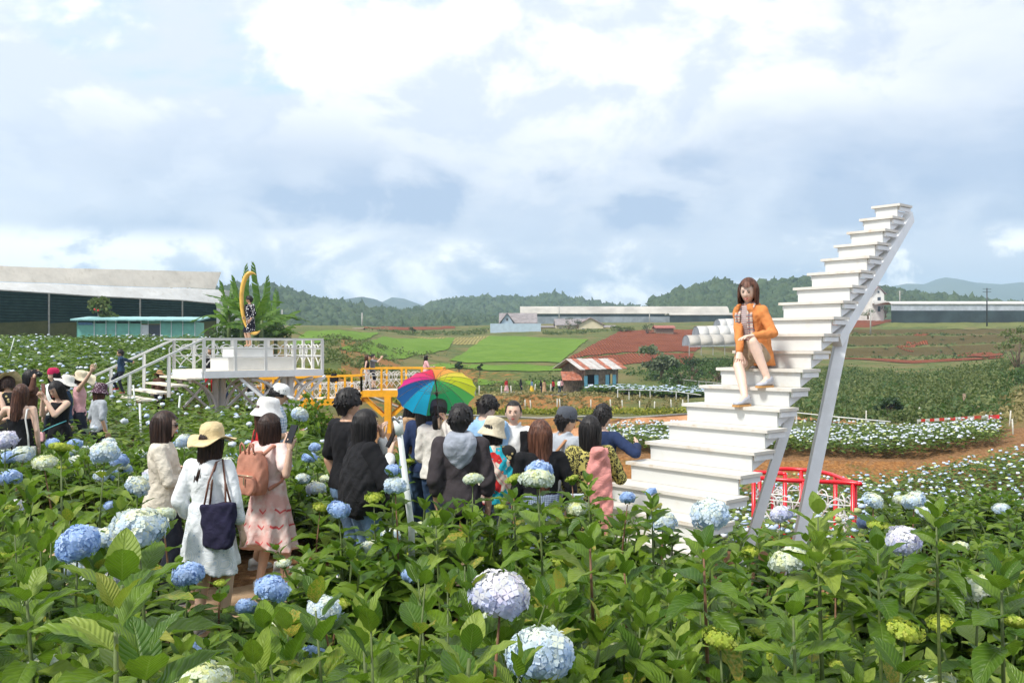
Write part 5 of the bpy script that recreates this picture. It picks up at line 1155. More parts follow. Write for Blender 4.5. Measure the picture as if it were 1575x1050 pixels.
    for i in (0, 1):
        sg = -1 if i == 0 else 1; m_ = 1.12 if male else 1.
        b.cap(S[i]-Vector((sg*.03, 0, 0))*s, .046*s*m_, S[i], .047*s*m_, nn); b.cap(S[i], .046*s*m_, E[i], .035*s*m_, nn); b.cap(E[i], .035*s*m_, E[i].lerp(Wr[i], .35), .034*s*m_, nn); b.cap(E[i].lerp(Wr[i], .35), .034*s*m_, Wr[i], .0245*s*m_, nn)
        b.cap(HJ[i], .082*s, K[i], .050*s, nn); b.cap(K[i], .049*s, K[i].lerp(AN[i], .3)-Vector((0, .008, 0)), .051*s, nn); b.cap(K[i].lerp(AN[i], .3)-Vector((0, .008, 0)), .051*s, AN[i], .032*s, nn)
        b.cap(AN[i], .032*s, AN[i]+Vector((0, .10, -.045))*s, .028*s, nn)
    body = link('body', mesh_from('body', b), SK[skin], root); ex = MB()
    for i in (0, 1):
        hb_ = hand_mb(curl[i], 1 if i == 1 else -1, lod == 1, .10 if curl[i] < .8 else .04); d = (Wr[i]-E[i]).normalized(); pnv = pn[i]
        pz = -Vector(pnv) if pnv else Vector((1, 0, 0))*(1 if i == 1 else -1)*1.0
        M = frame(Wr[i], d, pz, s*1.0); ex.add([M @ Vector(p) for p in hb_.v], hb_.f)
    hm_ = head_mb(face and lod == 1); ex.add([hc_+Rh @ (Vector(p)*hs) for p in hm_.v], hm_.f)
    FINISH.append((body, vx, ex, 0.)); bodyw = []
    if face or glasses:
        for s_ in (-1, 1):
            if face:
                e_ = MB(); e_.ell((s_*.029, .0785, .005), (.0115, .006, .0058*(.6 if smile else 1)), None, 10, 6); hd(e_, mat_eyew, 'eye'); e_ = MB(); e_.ell((s_*.029, .0836, .005), (.0056, .002, .0054), None, 10, 6); hd(e_, mat_iris, 'iris')
                e_ = MB(); e_.tube([(s_*.016, .083, .008), (s_*.024, .0855, .0125), (s_*.034, .084, .0125), (s_*.043, .078, .007)], .0014, 5); hd(e_, mat_brow, 'eyelid')
                e_ = MB(); e_.tube([(s_*.012, .0885, .024), (s_*.028, .088, .029), (s_*.046, .077, .025)], [.0022, .0028, .0012], 6); hd(e_, mat_brow, 'eyebrow')
            if glasses:
                e_ = MB(); e_.ell((s_*.031, .094, .004), (.026, .004, .020), Matrix.Rotation(-s_*.22, 3, 'Z'), 14, 6); hd(e_, mat_lens, 'sunglass_lens')
                e_ = MB(); e_.tube([(s_*.055, .088, .010), (s_*.076, .04, .008), (s_*.078, -.01, .006)], .002, 5); hd(e_, mat_lens, 'glasses_arm')
        if glasses: e_ = MB(); e_.tube([(-.012, .099, .01), (.012, .099, .01)], .002, 5); hd(e_, mat_lens, 'glasses_bridge')
        if face and smile:
            e_ = MB(); e_.tube([(-.021, .0815, -.052), (0, .0885, -.058), (.021, .0815, -.052)], [.001, .0052, .001], 8); hd(e_, mat_eyew, 'teeth')
            e_ = MB(); e_.tube([(-.025, .080, -.048), (-.010, .0885, -.0525), (0, .0895, -.054), (.010, .0885, -.0525), (.025, .080, -.048)], [.001, .003, .003, .003, .001], 8); e_.tube([(-.025, .080, -.048), (-.010, .0875, -.061), (0, .089, -.064), (.010, .0875, -.061), (.025, .080, -.048)], [.001, .0035, .004, .0035, .001], 8); hd(e_, lips or mat_lip, 'lips')
        elif face: e_ = MB(); e_.tube([(-.019, .081, -.054), (-.008, .0885, -.0535), (0, .0895, -.055), (.008, .0885, -.0535), (.019, .081, -.054)], [.001, .0048, .0042, .0048, .001], 8); e_.tube([(-.016, .081, -.056), (0, .0885, -.060), (.016, .081, -.056)], [.001, .005, .001], 8); hd(e_, lips or mat_lip, 'lips')
    if hair: st_, hm2, kw = hair; hd(hair_mb(st_, **kw), HAIR[hm2], 'hair')
    if hat: o = hat_mb(hat, hash(key) % 97 if False else sum(map(ord, key)) % 97); Rr = Matrix.Rotation(math.radians(hatrot[0]), 3, 'X') @ Matrix.Rotation(math.radians(hatrot[1]), 3, 'Y') @ Matrix.Rotation(math.radians(hatrot[2]), 3, 'Z'); o.v = [tuple(Rr @ Vector(p)) for p in o.v]; hd(o, hatmat, 'hat')
    def obj_(nm, b, mat, amp=.004): o = link(nm, mesh_from(nm, b), mat, root); FINISH.append((o, vx, None, amp)); return o
    for c in clothes:
        k = c[0]; kw = c[2] if len(c) > 2 else {}; b = MB()
        if k in ('top', 'dress'):
            nm = kw.get('nm', 'shirt' if k == 'top' else 'dress'); inf = kw.get('fit', .014); z0 = kw.get('hem', .84); torso(b, z0 if k == 'top' else .86, kw.get('neck', 1.345), inf, kw.get('flare', 0))
            sl = kw.get('sleeve', .4); rI = kw.get('sr', .014); fl2 = kw.get('sflare', 0.)
            for i in (0, 1):
                if sl <= 0: continue
                sg = -1 if i == 0 else 1; m_ = 1.12 if male else 1.; b.cap(S[i]-Vector((sg*.05, 0, .0))*s, (.050+rI*.6)*s*m_, S[i], (.047+rI)*s*m_, nn)
                t1 = min(1, sl/.52); b.cap(S[i], (.046+rI)*s*m_, S[i].lerp(E[i], t1), (.046-.010*t1+rI+fl2*t1)*s*m_, nn)
                if sl > .54: t2 = (sl-.54)/.46; b.cap(E[i], (.036+rI+fl2*.5)*s*m_, E[i].lerp(Wr[i], t2), (.030+rI*.9+fl2)*s*m_, nn)
            if kw.get('collar'): b.tube([sp((math.cos(a)*.066, math.sin(a)*.066, 1.36+.018*math.cos(a*2))) for a in [2*PI*q/18 for q in range(18)]], .014, 7, closed=True)
            if k == 'dress':
                z1 = kw.get('z1', .45); r1 = kw.get('r1', .24); nf_ = kw.get('folds', 9); rings = []
                for t in np.linspace(0, 1, 9):
                    z_ = 1.0+(z1-1.0)*t; rx = (.135+inf)*wd*(1-t)+r1*t; ry = (.10+inf)*(1-t)+r1*.86*t; am = .030*t*r1/.24
                    rings.append([sp((math.cos(a)*(rx+am*math.cos(a*nf_+1)), math.sin(a)*(ry+am*math.cos(a*nf_+1)), z_+(.03*math.sin(a*3)+kw.get('dip', 0)*math.sin(a))*t)) if z_ > .84 else (H0-Vector((0, 0, .82*s))+Vector((math.cos(a)*(rx+am*math.cos(a*nf_+1)), math.sin(a)*(ry+am*math.cos(a*nf_+1)), z_+(.03*math.sin(a*3)+kw.get('dip', 0)*math.sin(a))*t))*s) for a in [2*PI*q/72 for q in range(72)]])
                b.loft(rings)
            obj_(nm, b, CL[c[1]], kw.get('amp', .005))
        elif k == 'pants':
            L_ = kw.get('len', 1.); inf = kw.get('fit', .012); fl2 = kw.get('flare', 0.)
            torso(b, .74, kw.get('waist', 1.0), inf*.8)
            for i in (0, 1):
                t1 = min(1, L_/.5); b.cap(HJ[i], (.083+inf)*s, HJ[i].lerp(K[i], t1), (.083-.033*t1+inf+fl2*t1*.5)*s, nn)
                if L_ > .52: t2 = (L_-.5)*2; b.cap(K[i], (.051+inf+fl2*.5)*s, K[i].lerp(AN[i], t2), (.042+inf+fl2)*s, nn)
            obj_(kw.get('nm', 'trousers'), b, CL[c[1]])
        elif k == 'shoes':
            for i in (0, 1):
                f_ = FT[i]; yw_ = Matrix.Rotation(math.radians(kw.get('toe', (8, -8))[i]), 3, 'Z'); rings = []
                for y_, w_, h_ in ((-.062, .018, .050), (-.055, .031, .092), (-.02, .036, .100), (.03, .037, .080), (.09, .042, .042), (.14, .038, .034), (.165, .020, .024)):
                    rings.append([f_+yw_ @ Vector((math.cos(a)*w_, y_, .012+h_*.5+math.sin(a)*h_*.5))*s for a in [2*PI*q/10 for q in range(10)]])
                b = MB(); b.loft(rings); sh_ = part('shoe', b, c[1], root, True, world=False); b = MB()
                pr = [(-.066, .022), (-.05, .034), (0, .037), (.06, .043), (.11, .046), (.15, .038), (.172, .018)]; b.loft([[f_+yw_ @ Vector((x, y_, z_))*s for x, z_ in ((-w_, .0), (w_, 0), (w_, .018), (-w_, .018))] for y_, w_ in pr]); part('sole', b, kw.get('sole', mat_shoew), sh_, False, world=False)
        elif k == 'shape':               # free-form draped cloth: a list of rings in local metres, remeshed and wrinkled
            for rg in c[3]: b.loft([[sp(p) for p in r] for r in rg])
            obj_(kw.get('nm', 'scarf'), b, CL[c[1]], kw.get('amp', .009))
    return dict(root=root, S=S, E=E, W=Wr, head=hc_, Rh=Rh, sp=sp, K=K, M=Matrix.Translation((X_, Y_, gz_)) @ Matrix.Rotation(yw, 4, 'Z'), s=s)
def ell_ring(cx, cy, z, rx, ry, n=24, tilt=0.): return [(cx+math.cos(a)*rx, cy+math.sin(a)*ry, z+tilt*math.sin(a)) for a in [2*PI*k/n for k in range(n)]]
def phone(pr, side, label, off=(0, 0, 0), up=None, mat=None):
    w = pr['M'] @ pr['W'][side]; e = pr['M'] @ pr['E'][side]; d = (w-e).normalized(); c = w+d*.10+Vector(off); r_ = empty('phone', c, label, 'phone'); upv = Vector(up) if up else Vector((0, 0, 1))
    x = (pr['M'].to_3x3() @ Vector((1, 0, 0))); M = Matrix((x, upv.cross(x).normalized(), upv)).transposed()
    b = MB(); b.box((0, 0, .02), (.074, .009, .150), M); part('case', b, mat or plastic_black, r_, world=False); b = MB(); b.box(M @ Vector((0, -.0055, .02)), (.066, .001, .138), M); part('screen', b, mat_lens, r_, world=False); return r_
# ------------------------------------------------------------ the visitors, near to far
V3 = Vector
a_ = person('cardigan', 'woman with brown bob and sunglasses, arms folded in a cream cable-knit cardigan', 1.60, -78, face=True, glasses=True, hair=('bob', 'dark', dict(L=.20, win=50, vol=1.1, seed=1)), smile=0, hr=(.02, .20, 1.06), hl=(.06, .19, 1.10), er=(.8, -.2, -.6), el=(-.8, -.2, -.6),
    clothes=[('top', 'mustard', dict(hem=.84, sleeve=0, fit=.012, nm='top')), ('top', 'knit', dict(hem=.76, sleeve=.97, fit=.022, sr=.016, flare=.10, nm='cardigan', amp=.004)), ('pants', 'navyp', dict(len=.80, flare=.035, fit=.02)), ('shoes', mat_shoed)])
b_ = person('lace', 'woman in white lace dress and wavy straw hat seen from behind', 1.56, -12, head=(-10, 0, 6), hair=('long', 'dark', dict(L=.30, win=60, vol=.8, seed=2)), hat='straw', hatmat=mat_straw, hatrot=(4, -6, 30), hr=(.24, .05, .80), hl=(-.20, .1, .84),
    clothes=[('dress', 'lace', dict(z1=.50, r1=.225, sleeve=.78, sr=.014, sflare=.016, fit=.018, folds=7, amp=.004)), ('shoes', mat_shoew)])
c_ = person('pink', 'woman in pale pink printed dress holding up a phone, brown bob', 1.55, -28, head=(-10, 4, 0), hair=('bob', 'dark', dict(L=.17, win=55, vol=1.25, seed=3, wavy=.5)), hr=(446, 690, 7.75, 0), hl=(438, 684, 7.95, 0), er=(.5, -.4, -1), el=(-.4, -.4, -1), curl=(.75, .75), pn=((0, .3, .6), (0, .3, .6)),
    clothes=[('dress', 'pinkd', dict(z1=.38, r1=.255, sleeve=.34, sr=.020, sflare=.015, fit=.018, folds=8, dip=-.05)), ('shoes', mat_shoew)], feet=((-.10, -.02, 0), (.12, .06, 0)))
d_ = person('bucket', 'woman in white bucket hat half hidden by the pink dress', 1.64, -55, skin=1, hair=('long', 'brown', dict(L=.24, win=55, seed=4)), hat='bucket', hatmat=CL['white'], hatrot=(-8, 0, 0), clothes=[('top', 'red', dict(hem=.80, sleeve=.4)), ('pants', 'pink', dict(len=.45, flare=.03)), ('shoes', mat_shoew)], feet=((-.13, -.05, 0), (.12, .10, 0)))
e_ = person('capman', 'man in white cap and blue plaid shirt looking at his phone', 1.70, -80, male=True, skin=1, face=True, head=(0, -14, 0), hair=('short', 'black', {}), hat='cap', hatmat=CL['white'], hr=(452, 668, 10.9, 0), hl=(440, 678, 11.1, 0), er=(.5, -.6, -1), el=(-.5, -.6, -1), curl=(.8, .8), pn=((0, .2, 1), (0, .2, 1)), clothes=[('top', 'plaidb', dict(hem=.78, sleeve=.36, fit=.02, sr=.022)), ('pants', 'dkjeans', {})], lod=1)
f_ = person('tee', 'man in black T-shirt, jeans and sunglasses with short black hair', 1.76, -52, male=True, skin=1, face=True, glasses=True, hair=('short', 'black', dict(vol=1.35, seed=5)), clothes=[('top', 'black', dict(hem=.82, sleeve=.40, fit=.020, sr=.024)), ('pants', 'jeans', {}), ('shoes', mat_shoew)], head=(6, 2, 0))
cape = [[ell_ring(0, 0, z_, rx, ry) for z_, rx, ry in ((.78, .20, .17), (.90, .26, .20), (1.05, .27, .19), (1.18, .235, .16), (1.28, .195, .12), (1.34, .11, .085), (1.37, .08, .075))]]
g_ = person('shawl', 'woman with long black hair and draped black knit top photographing with raised phone', 1.62, -62, face=True, head=(-4, 2, 0), hair=('long', 'black', dict(L=.52, win=48, vol=1.15, seed=6)), hr=(600, 697, 7.30, 0), hl=(588, 672, 7.45, 0), er=(.4, -.1, -1), el=(-.3, .1, -1), curl=(.8, .35), pn=((0, .5, .4), (0, .6, -.5)), wd=1.05,
    clothes=[('shape', 'blacks', dict(nm='cape', amp=.009), cape), ('top', 'white', dict(hem=1.0, sleeve=.93, fit=.008, sr=.016, nm='blouse')), ('top', 'black', dict(hem=.74, sleeve=.62, fit=.018, sr=.034, sflare=.02, nm='jumper')), ('pants', 'jeans', {}), ('shoes', mat_shoew)])
h_ = person('tan', 'woman in tan blouse and blue jeans with very long dark hair beside the umbrella', 1.62, -120, face=True, hair=('long', 'black', dict(L=.42, win=50, seed=7)), head=(10, -12, 0), hr=(.05, .30, 1.0), hl=(.0, .30, 1.02), clothes=[('top', 'tan', dict(hem=.95, sleeve=.5, fit=.014)), ('pants', 'jeans', dict(waist=1.04))])
i_ = person('longhair', 'woman with long straight black hair and patterned headband facing away', 1.60, -20, hair=('long', 'black', dict(L=.55, win=50, vol=1.1, seed=8)), clothes=[('top', 'navy', dict(hem=.80, sleeve=.9)), ('pants', 'dkjeans', {})])
hb_ = MB(); hb_.tube([(.098*math.cos(a), -.0+.108*math.sin(a)*.5+.05, .085+.045*math.sin(a)) for a in np.linspace(.1, PI-.1, 12)], .014, 6); hb_.v = [tuple(i_['head']+i_['Rh'] @ V3(p)) for p in hb_.v]; part('headband', hb_, CL['plaidn'], i_['root'], True, world=False)
j_ = person('pony', 'woman in off-white knit holding the rainbow umbrella, dark cap and ponytail', 1.58, -10, hair=('pony', 'black', {}), hat='ball', hatmat=CL['capg'], hr=(686, 648, 9.15, 0), er=(.5, -.3, -1), hl=(-.1, .22, 1.0), curl=(.6, 1.25), wd=1.05, clothes=[('top', 'whitew', dict(hem=.80, sleeve=.92, fit=.026, sr=.024, flare=.05, amp=.008)), ('pants', 'dkjeans', {})])
hoodr = [[ell_ring(0, -.075, z_, rx, ry, tilt=.02) for z_, rx, ry in ((1.12, .03, .03), (1.17, .085, .055), (1.24, .125, .080), (1.31, .135, .095), (1.36, .115, .085), (1.39, .09, .07))]]
k_ = person('hoodie', 'man in charcoal jacket with light grey hood seen from behind', 1.66, 2, male=True, skin=1, hair=('short', 'black', dict(vol=1.5, seed=9)), head=(-14, 0, 0), hr=(.22, .05, .80), clothes=[('top', 'grey', dict(hem=.76, sleeve=.72, fit=.022, sr=.022, amp=.007)), ('shape', 'hood', dict(nm='hood', amp=.006), hoodr), ('pants', 'navyp', {})], wd=.86)
l_ = person('blue', 'man in light blue shirt looking down to the right', 1.66, -30, male=True, skin=0, head=(-10, -22, 0), hair=('short', 'black', dict(vol=1.4, seed=10)), hr=(.08, .3, 1.0), hl=(.0, .3, 1.05), clothes=[('top', 'sky', dict(hem=.80, sleeve=.6, fit=.03, sr=.03, collar=True)), ('pants', 'dkjeans', {})], wd=1.05)
sh1 = [[ell_ring(0, -.01, z_, rx, ry) for z_, rx, ry in ((.82, .19, .16), (.95, .215, .165), (1.10, .225, .16), (1.22, .205, .145), (1.30, .16, .11), (1.36, .09, .08))]]
m_ = person('scarf', 'woman in cream bucket hat wrapped in a red and turquoise patterned shawl', 1.50, -18, hair=('bob', 'black', dict(L=.12, win=60, seed=11)), hat='bucket', hatmat=mat_strawp, hatrot=(-6, 12, 0), hr=(.1, .26, .98), hl=(-.05, .28, 1.0), clothes=[('shape', 'floral', dict(nm='shawl', amp=.012), sh1), ('top', 'florald', dict(hem=.78, sleeve=.9, fit=.01, sr=.03)), ('pants', 'plaidn', dict(flare=.04))], wd=1.08)
n_ = person('vest', 'woman in white blouse and black waistcoat facing the camera with hair tied back', 1.60, 172, face=True, head=(4, 0, 0), hair=('cap', 'black', dict(win=56, fringe=.066, vol=.55)), hr=(.12, .22, .98), hl=(-.10, .22, .98), clothes=[('top', 'white', dict(hem=.84, sleeve=.95, fit=.013, sr=.020, collar=True, nm='blouse')), ('pants', 'black', {})])
def vest_side(sg): return [[(sg*.075, .075, z_), (sg*.155*w_, .085, z_), (sg*.190*w_, .0, z_), (sg*.165*w_, -.11, z_), (0, -.125, z_), (0, -.085, z_), (sg*.12, -.07, z_), (sg*.13, .0, z_), (sg*.08, .055, z_)] for z_, w_ in ((.84, 1.02), (.95, .97), (1.05, .92), (1.15, 1.0), (1.24, 1.02), (1.31, .86))]
for sg in (-1, 1):
    b = MB(); r_ = vest_side(sg); b.loft([[n_['sp']((x*1.0, y+(.045 if y > .03 else 0), z_)) for x, y, z_ in ring] for ring in r_]); o = link('waistcoat', mesh_from('waistcoat', b), CL['black'], n_['root']); FINISH.append((o, .0115, None, .004))
o_ = person('brown', 'woman with long straight chestnut hair and black top in front of the group', 1.54, 12, hair=('long', 'red', dict(L=.50, win=50, vol=1.35, seed=12)), head=(8, 0, 0), hr=(.24, .12, .86), hl=(-.12, .26, .95), clothes=[('top', 'black', dict(hem=.80, sleeve=.9, fit=.016, sr=.018)), ('dress', 'plaidn', dict(z1=.55, r1=.24, sleeve=0, fit=.012, nm='skirt', neck=.98))], wd=1.08)
p_ = person('greycap', 'man in grey cap and pale grey jacket with a backpack strap, face in profile', 1.58, -58, male=True, skin=1, face=True, hair=('short', 'black', dict(vol=.6)), hat='cap', hatmat=CL['capg'], hatrot=(-6, 0, 0), hr=(.1, .28, 1.0), hl=(-.05, .3, 1.0), clothes=[('top', 'greyj', dict(hem=.76, sleeve=.9, fit=.022, sr=.022, collar=True)), ('pants', 'navyp', {})])
q_ = person('pinkscarf', 'woman in leopard print dress with a coral pink scarf over her shoulder', 1.55, 8, hair=('bob', 'black', dict(L=.20, win=50, vol=1.25, seed=13)), head=(-6, 0, 0), hr=(.12, .24, 1.02), er=(1, -.6, -.3), clothes=[('dress', 'leo', dict(z1=.40, r1=.23, sleeve=.55, sr=.026, fit=.024, neck=1.31)), ('shape', 'pinks', dict(nm='scarf', amp=.016), [[ell_ring(.055+.01*math.sin(z_*9), -.118, z_, rx, ry) for z_, rx, ry in ((.50, .075, .020), (.62, .095, .024), (.78, .105, .026), (.95, .112, .030), (1.10, .110, .034), (1.22, .095, .036), (1.30, .080, .045), (1.345, .06, .06))], [ell_ring(.10, .01, z_, rx, ry) for z_, rx, ry in ((1.22, .055, .11), (1.29, .06, .12), (1.335, .045, .09))]]), ('shoes', mat_shoed)])
r__ = person('navy', 'person in navy top hidden behind the woman with the coral scarf', 1.58, -30, hair=('short', 'black', {}), hr=(.3, .15, 1.2), clothes=[('top', 'navy', dict(hem=.8, sleeve=.95, fit=.012, sr=.016)), ('pants', 'navyp', {})], wd=.95)
# things held or carried
phone(c_, 1, 'black phone raised by the woman in the pink dress', (0, 0, .01), (.35, .1, 1))
phone(g_, 1, 'black phone held up by the woman with long black hair', (0, 0, .01), (.45, .1, 1))
phone(e_, 1, 'pale phone in the hand of the man in the white cap', (0, 0, .0), (.8, .3, .6), mat_doorw)
# navy tote on the shoulder of the woman in lace
M_ = b_['M']; bc = M_ @ V3((.155, -.14, .86)); tt = empty('tote_bag', bc, 'slouchy navy tote bag on the shoulder of the woman in lace', 'bag', rz=math.radians(-20))
b = MB(); b.loft([[V3((math.cos(a)*w*(1-.25*abs(math.cos(a))**3), math.sin(a)*.055, z_+.02*math.cos(a)*(z_ > .05))) for a in [2*PI*k/24 for k in range(24)]] for z_, w in ((-.17, .135), (-.15, .160), (-.06, .178), (.04, .186), (.13, .195), (.15, .19))]); o = link('bag_body', mesh_from('bag_body', b), CL['navybag'], tt); FINISH.append((o, .010, None, .007))
for off in (-.035, .03):
    b = MB(); b.tube([V3((-.10, off, .13)), V3((-.085, off*.6+.02, .30)), V3((-.065, .06, .44)), V3((-.03, .085, .46)), V3((.02, .05, .30)), V3((.09, off, .13))], .0075, 6); part('strap', b, mat_leather, tt, True, world=False)
# blush backpack
M_ = c_['M']; bc = M_ @ V3((-.01, -.195, 1.06)); bp = empty('backpack', bc, 'blush pink backpack worn over the pink dress', 'backpack', rz=math.radians(-28))
def rbox(w, d, h, c=(0, 0, 0), top=.75, n=28):
    rings = []
    for t in np.linspace(0, 1, 9):
        z_ = h*(t-.5); e = 1-abs(2*t-1)**5*.22; wt = (1-(1-top)*max(0, t-.5)*2)
        rings.append([V3(c)+V3((math.copysign(abs(math.cos(a))**.5, math.cos(a))*w/2*e*wt, math.copysign(abs(math.sin(a))**.5, math.sin(a))*d/2*e, z_)) for a in [2*PI*k/n for k in range(n)]])
    return MB().loft(rings)
o = link('pack_body', mesh_from('pack_body', rbox(.30, .15, .37)), CL['blush'], bp); FINISH.append((o, .010, None, .005))
o = link('front_pocket', mesh_from('front_pocket', rbox(.255, .07, .17, (0, -.095, -.09), .9)), CL['blush'], bp); FINISH.append((o, .010, None, .004))
part('zip', MB().tube([(-.125, -.128, -.010), (-.06, -.136, -.004), (.06, -.136, -.004), (.125, -.128, -.010)], .0045, 5), mat_zip, bp, True, world=False); part('zip_pull', MB().box((.04, -.142, -.05), (.012, .006, .07)), mat_zip, bp, world=False)
for s_ in (-1, 1): part('handle', MB().tube([(s_*.05-.03, -.06, .17), (s_*.05-.02, -.07, .24), (s_*.05, -.075, .262), (s_*.05+.02, -.07, .24), (s_*.05+.03, -.06, .17)], .008, 6), CL['blush'], bp, True, world=False)
for s_ in (-1, 1): part('shoulder_strap', MB().tube([(s_*.10, .03, .16), (s_*.125, .12, .225), (s_*.135, .24, .19), (s_*.15, .28, .05), (s_*.15, .20, -.09), (s_*.13, .06, -.14)], [.016]*6, 6), CL['blush'], bp, True, world=False)
# grey cap man's strap, pale bag
M_ = p_['M']; r_ = empty('shoulder_bag', M_ @ V3((0, -.17, 1.02)), 'pale grey backpack of the man in the grey cap', 'backpack', rz=math.radians(-58)); o = link('pack_body', mesh_from('pack_body', rbox(.28, .12, .36)), CL['greyj'], r_); FINISH.append((o, .012, None, .004)); part('shoulder_strap', MB().tube([(.10, .0, .17), (.115, .10, .28), (.12, .22, .25), (.12, .27, .1)], .014, 6), M_basic('tan_strap', (.45, .22, .10), .6), r_, True, world=False)
# grey box among the plants under the pink scarf
bx = empty('plastic_box', P(888, 776, 6.9), 'small grey plastic box on a post below the coral scarf', 'box'); gb = P(888, 776, 6.9)
part('box', MB().box(gb, (.085, .06, .13)), M_basic('grey_plastic', (.33, .38, .42), .5, .05), bx); part('lid', MB().box(gb+V3((0, 0, .072)), (.10, .075, .014)), M_basic('grey_plastic_lid', (.42, .47, .50), .5, .05), bx); part('post', MB().bar(gb+V3((0, 0, -.066)), V3((gb.x, gb.y, -.05)), .035, .035, up=(1, 0, 0)), grey_pole, bx)
# ------------------------------------------------------------ rainbow umbrella
hub = P(671, 585, 9.05); hand_w = P(686, 646, 9.1); axis = (hub-hand_w); axis = V3((-.12, .62, .78)).normalized()
hub = P(670, 586, 9.25); grip = hub-axis*.44; um = empty('umbrella', grip, 'open rainbow umbrella with sixteen coloured panels', 'umbrella')
cols = [(.70, .06, .17), (.66, .05, .10), (.80, .30, .08), (.80, .38, .10), (.80, .66, .10), (.66, .72, .05), (.62, .70, .05), (.12, .50, .12), (.05, .42, .14), (.04, .38, .13), (.03, .36, .16), (.03, .50, .72), (.02, .42, .66), (.02, .11, .30), (.02, .08, .22), (.62, .04, .22)]
ux = axis.cross(V3((0, 0, 1))).normalized(); uy = ux.cross(axis).normalized(); Ru, Dp, nP = .405, .17, 16
UA = math.radians(147)
def upt(t, a, sag=0.): r_ = Ru*t; return hub+axis*(.02-Dp*t**1.9)*1.0+(ux*math.cos(a)+uy*math.sin(a))*(r_*(1-sag))
for k in range(nP):
    a0, a1 = UA-2*PI*(k+1)/nP, UA-2*PI*k/nP; m, t, b_s = newmat('umbrella_panel_%02d' % k); b_s.inputs['Base Color'].default_value = (*cols[k], 1); b_s.inputs['Roughness'].default_value = .5
    tr = N(t, 'ShaderNodeBsdfTranslucent'); tr.inputs[0].default_value = (*[min(1, x*1.2) for x in cols[k]], 1); mx = N(t, 'ShaderNodeMixShader'); mx.inputs[0].default_value = .55; t.links.new(b_s.outputs[0], mx.inputs[1]); t.links.new(tr.outputs[0], mx.inputs[2]); t.links.new(mx.outputs[0], t.nodes['Material Output'].inputs[0])
    b = MB(); b.loft([[upt(max(t_, .02), a0+(a1-a0)*w, .045*t_*math.sin(PI*w)) for w in np.linspace(0, 1, 6)] for t_ in np.linspace(0, 1, 9)], False, False); part('panel', b, m, um, True)
    part('rib', MB().tube([upt(max(t_, .02), a0)-axis*.006 for t_ in np.linspace(0, 1, 8)], .0022, 4), grey_pole, um)
    part('strut', MB().tube([hub-axis*.16, upt(.5, a0)-axis*.005], .0018, 4), grey_pole, um)
part('shaft', MB().tube([hub+axis*.07, grip-axis*.10], .006, 6), plastic_black, um, True); part('handle', MB().tube([grip-axis*.02, grip-axis*.14], .013, 8), wood_old, um, True); part('runner', MB().tube([hub-axis*.14, hub-axis*.18], .014, 8), plastic_black, um, True)
# ------------------------------------------------------------ left group
ls = dict(group=None)
s1 = person('phone', 'woman with black hair in sleeveless black dress looking at her phone', 1.66, 150, skin=0, face=True, smile=1, head=(12, -24, 0), hair=('long', 'black', dict(L=.26, win=46, seed=20)), hr=(66, 613, 12.25, 0), hl=(70, 615, 12.2, 0), er=(.4, -.2, -1), el=(-.6, -.3, -1), curl=(.9, .9), pn=((0, .6, .2), (0, .6, .2)), clothes=[('dress', 'black', dict(z1=.55, r1=.22, sleeve=0, fit=.012, neck=1.30))], lod=1)
phone(s1, 1, 'brown-cased phone held by the woman in the sleeveless black dress', (0, 0, .02), (-.1, .1, 1), mat_leather)
M_ = s1['M']; r_ = empty('waist_bag', M_ @ V3((.14, .17, .88)), 'small pink bag at the waist of the woman in black', 'bag', rz=math.radians(150)); part('pouch', rbox(.12, .05, .13), CL['pink'], r_, True, world=False); part('strap', MB().tube([(-.0, 0, .06), (-.12, .04, .10), (-.24, -.02, .16), (-.30, -.16, .22)], .008, 5), M_basic('turquoise_strap', (.10, .42, .46), .6), r_, True, world=False)
s2 = person('backbare', 'woman with brown hair seen from behind, bare shoulders in a black top', 1.62, 10, hair=('long', 'brown', dict(L=.34, win=50, vol=1.2, seed=21, wavy=1)), head=(20, 0, 8), hl=(-.14, .18, 1.18), el=(-1, -.3, -.6), clothes=[('top', 'black', dict(hem=.8, neck=1.17, sleeve=0, fit=.014)), ('pants', 'navyp', {})], lod=1, wd=1.05)
M_ = s2['M']; r_ = empty('bag_strap', M_ @ V3((.12, -.1, 1.1)), 'white bag strap over the shoulder of the brown-haired woman', 'bag', rz=math.radians(10)); part('strap', MB().tube([(.0, .10, .21), (0, .0, .20), (-.01, -.02, .08), (.02, -.02, -.12), (.03, -.03, -.26)], .011, 6), white_paint, r_, True, world=False); part('pouch', MB().box((.03, -.03, -.34), (.16, .06, .16)), white_paint, r_, world=False)
s3 = person('floral', 'woman in yellow straw sun hat and dark floral top at the left edge', 1.66, 30, skin=1, hair=('bob', 'dark', dict(L=.1)), hat='straw', hatmat=mat_straw, hatrot=(-34, 0, 10), head=(0, -20, 0), hl=(-.1, .2, 1.2), clothes=[('top', 'florald', dict(hem=.8, sleeve=.5, fit=.02)), ('pants', 'navyp', {})], lod=2)
s4 = person('camera', 'dark-haired person in brown top aiming a black camera', 1.66, -100, skin=1, face=True, hair=('bob', 'black', dict(L=.18, win=50)), hr=(53, 579, 14.8, 0), hl=(52, 583, 14.9, 0), er=(.3, -.3, -1), el=(-.3, -.3, -1), clothes=[('top', 'brownc', dict(hem=.8, sleeve=.9, fit=.02)), ('pants', 'navyp', {})], lod=2)
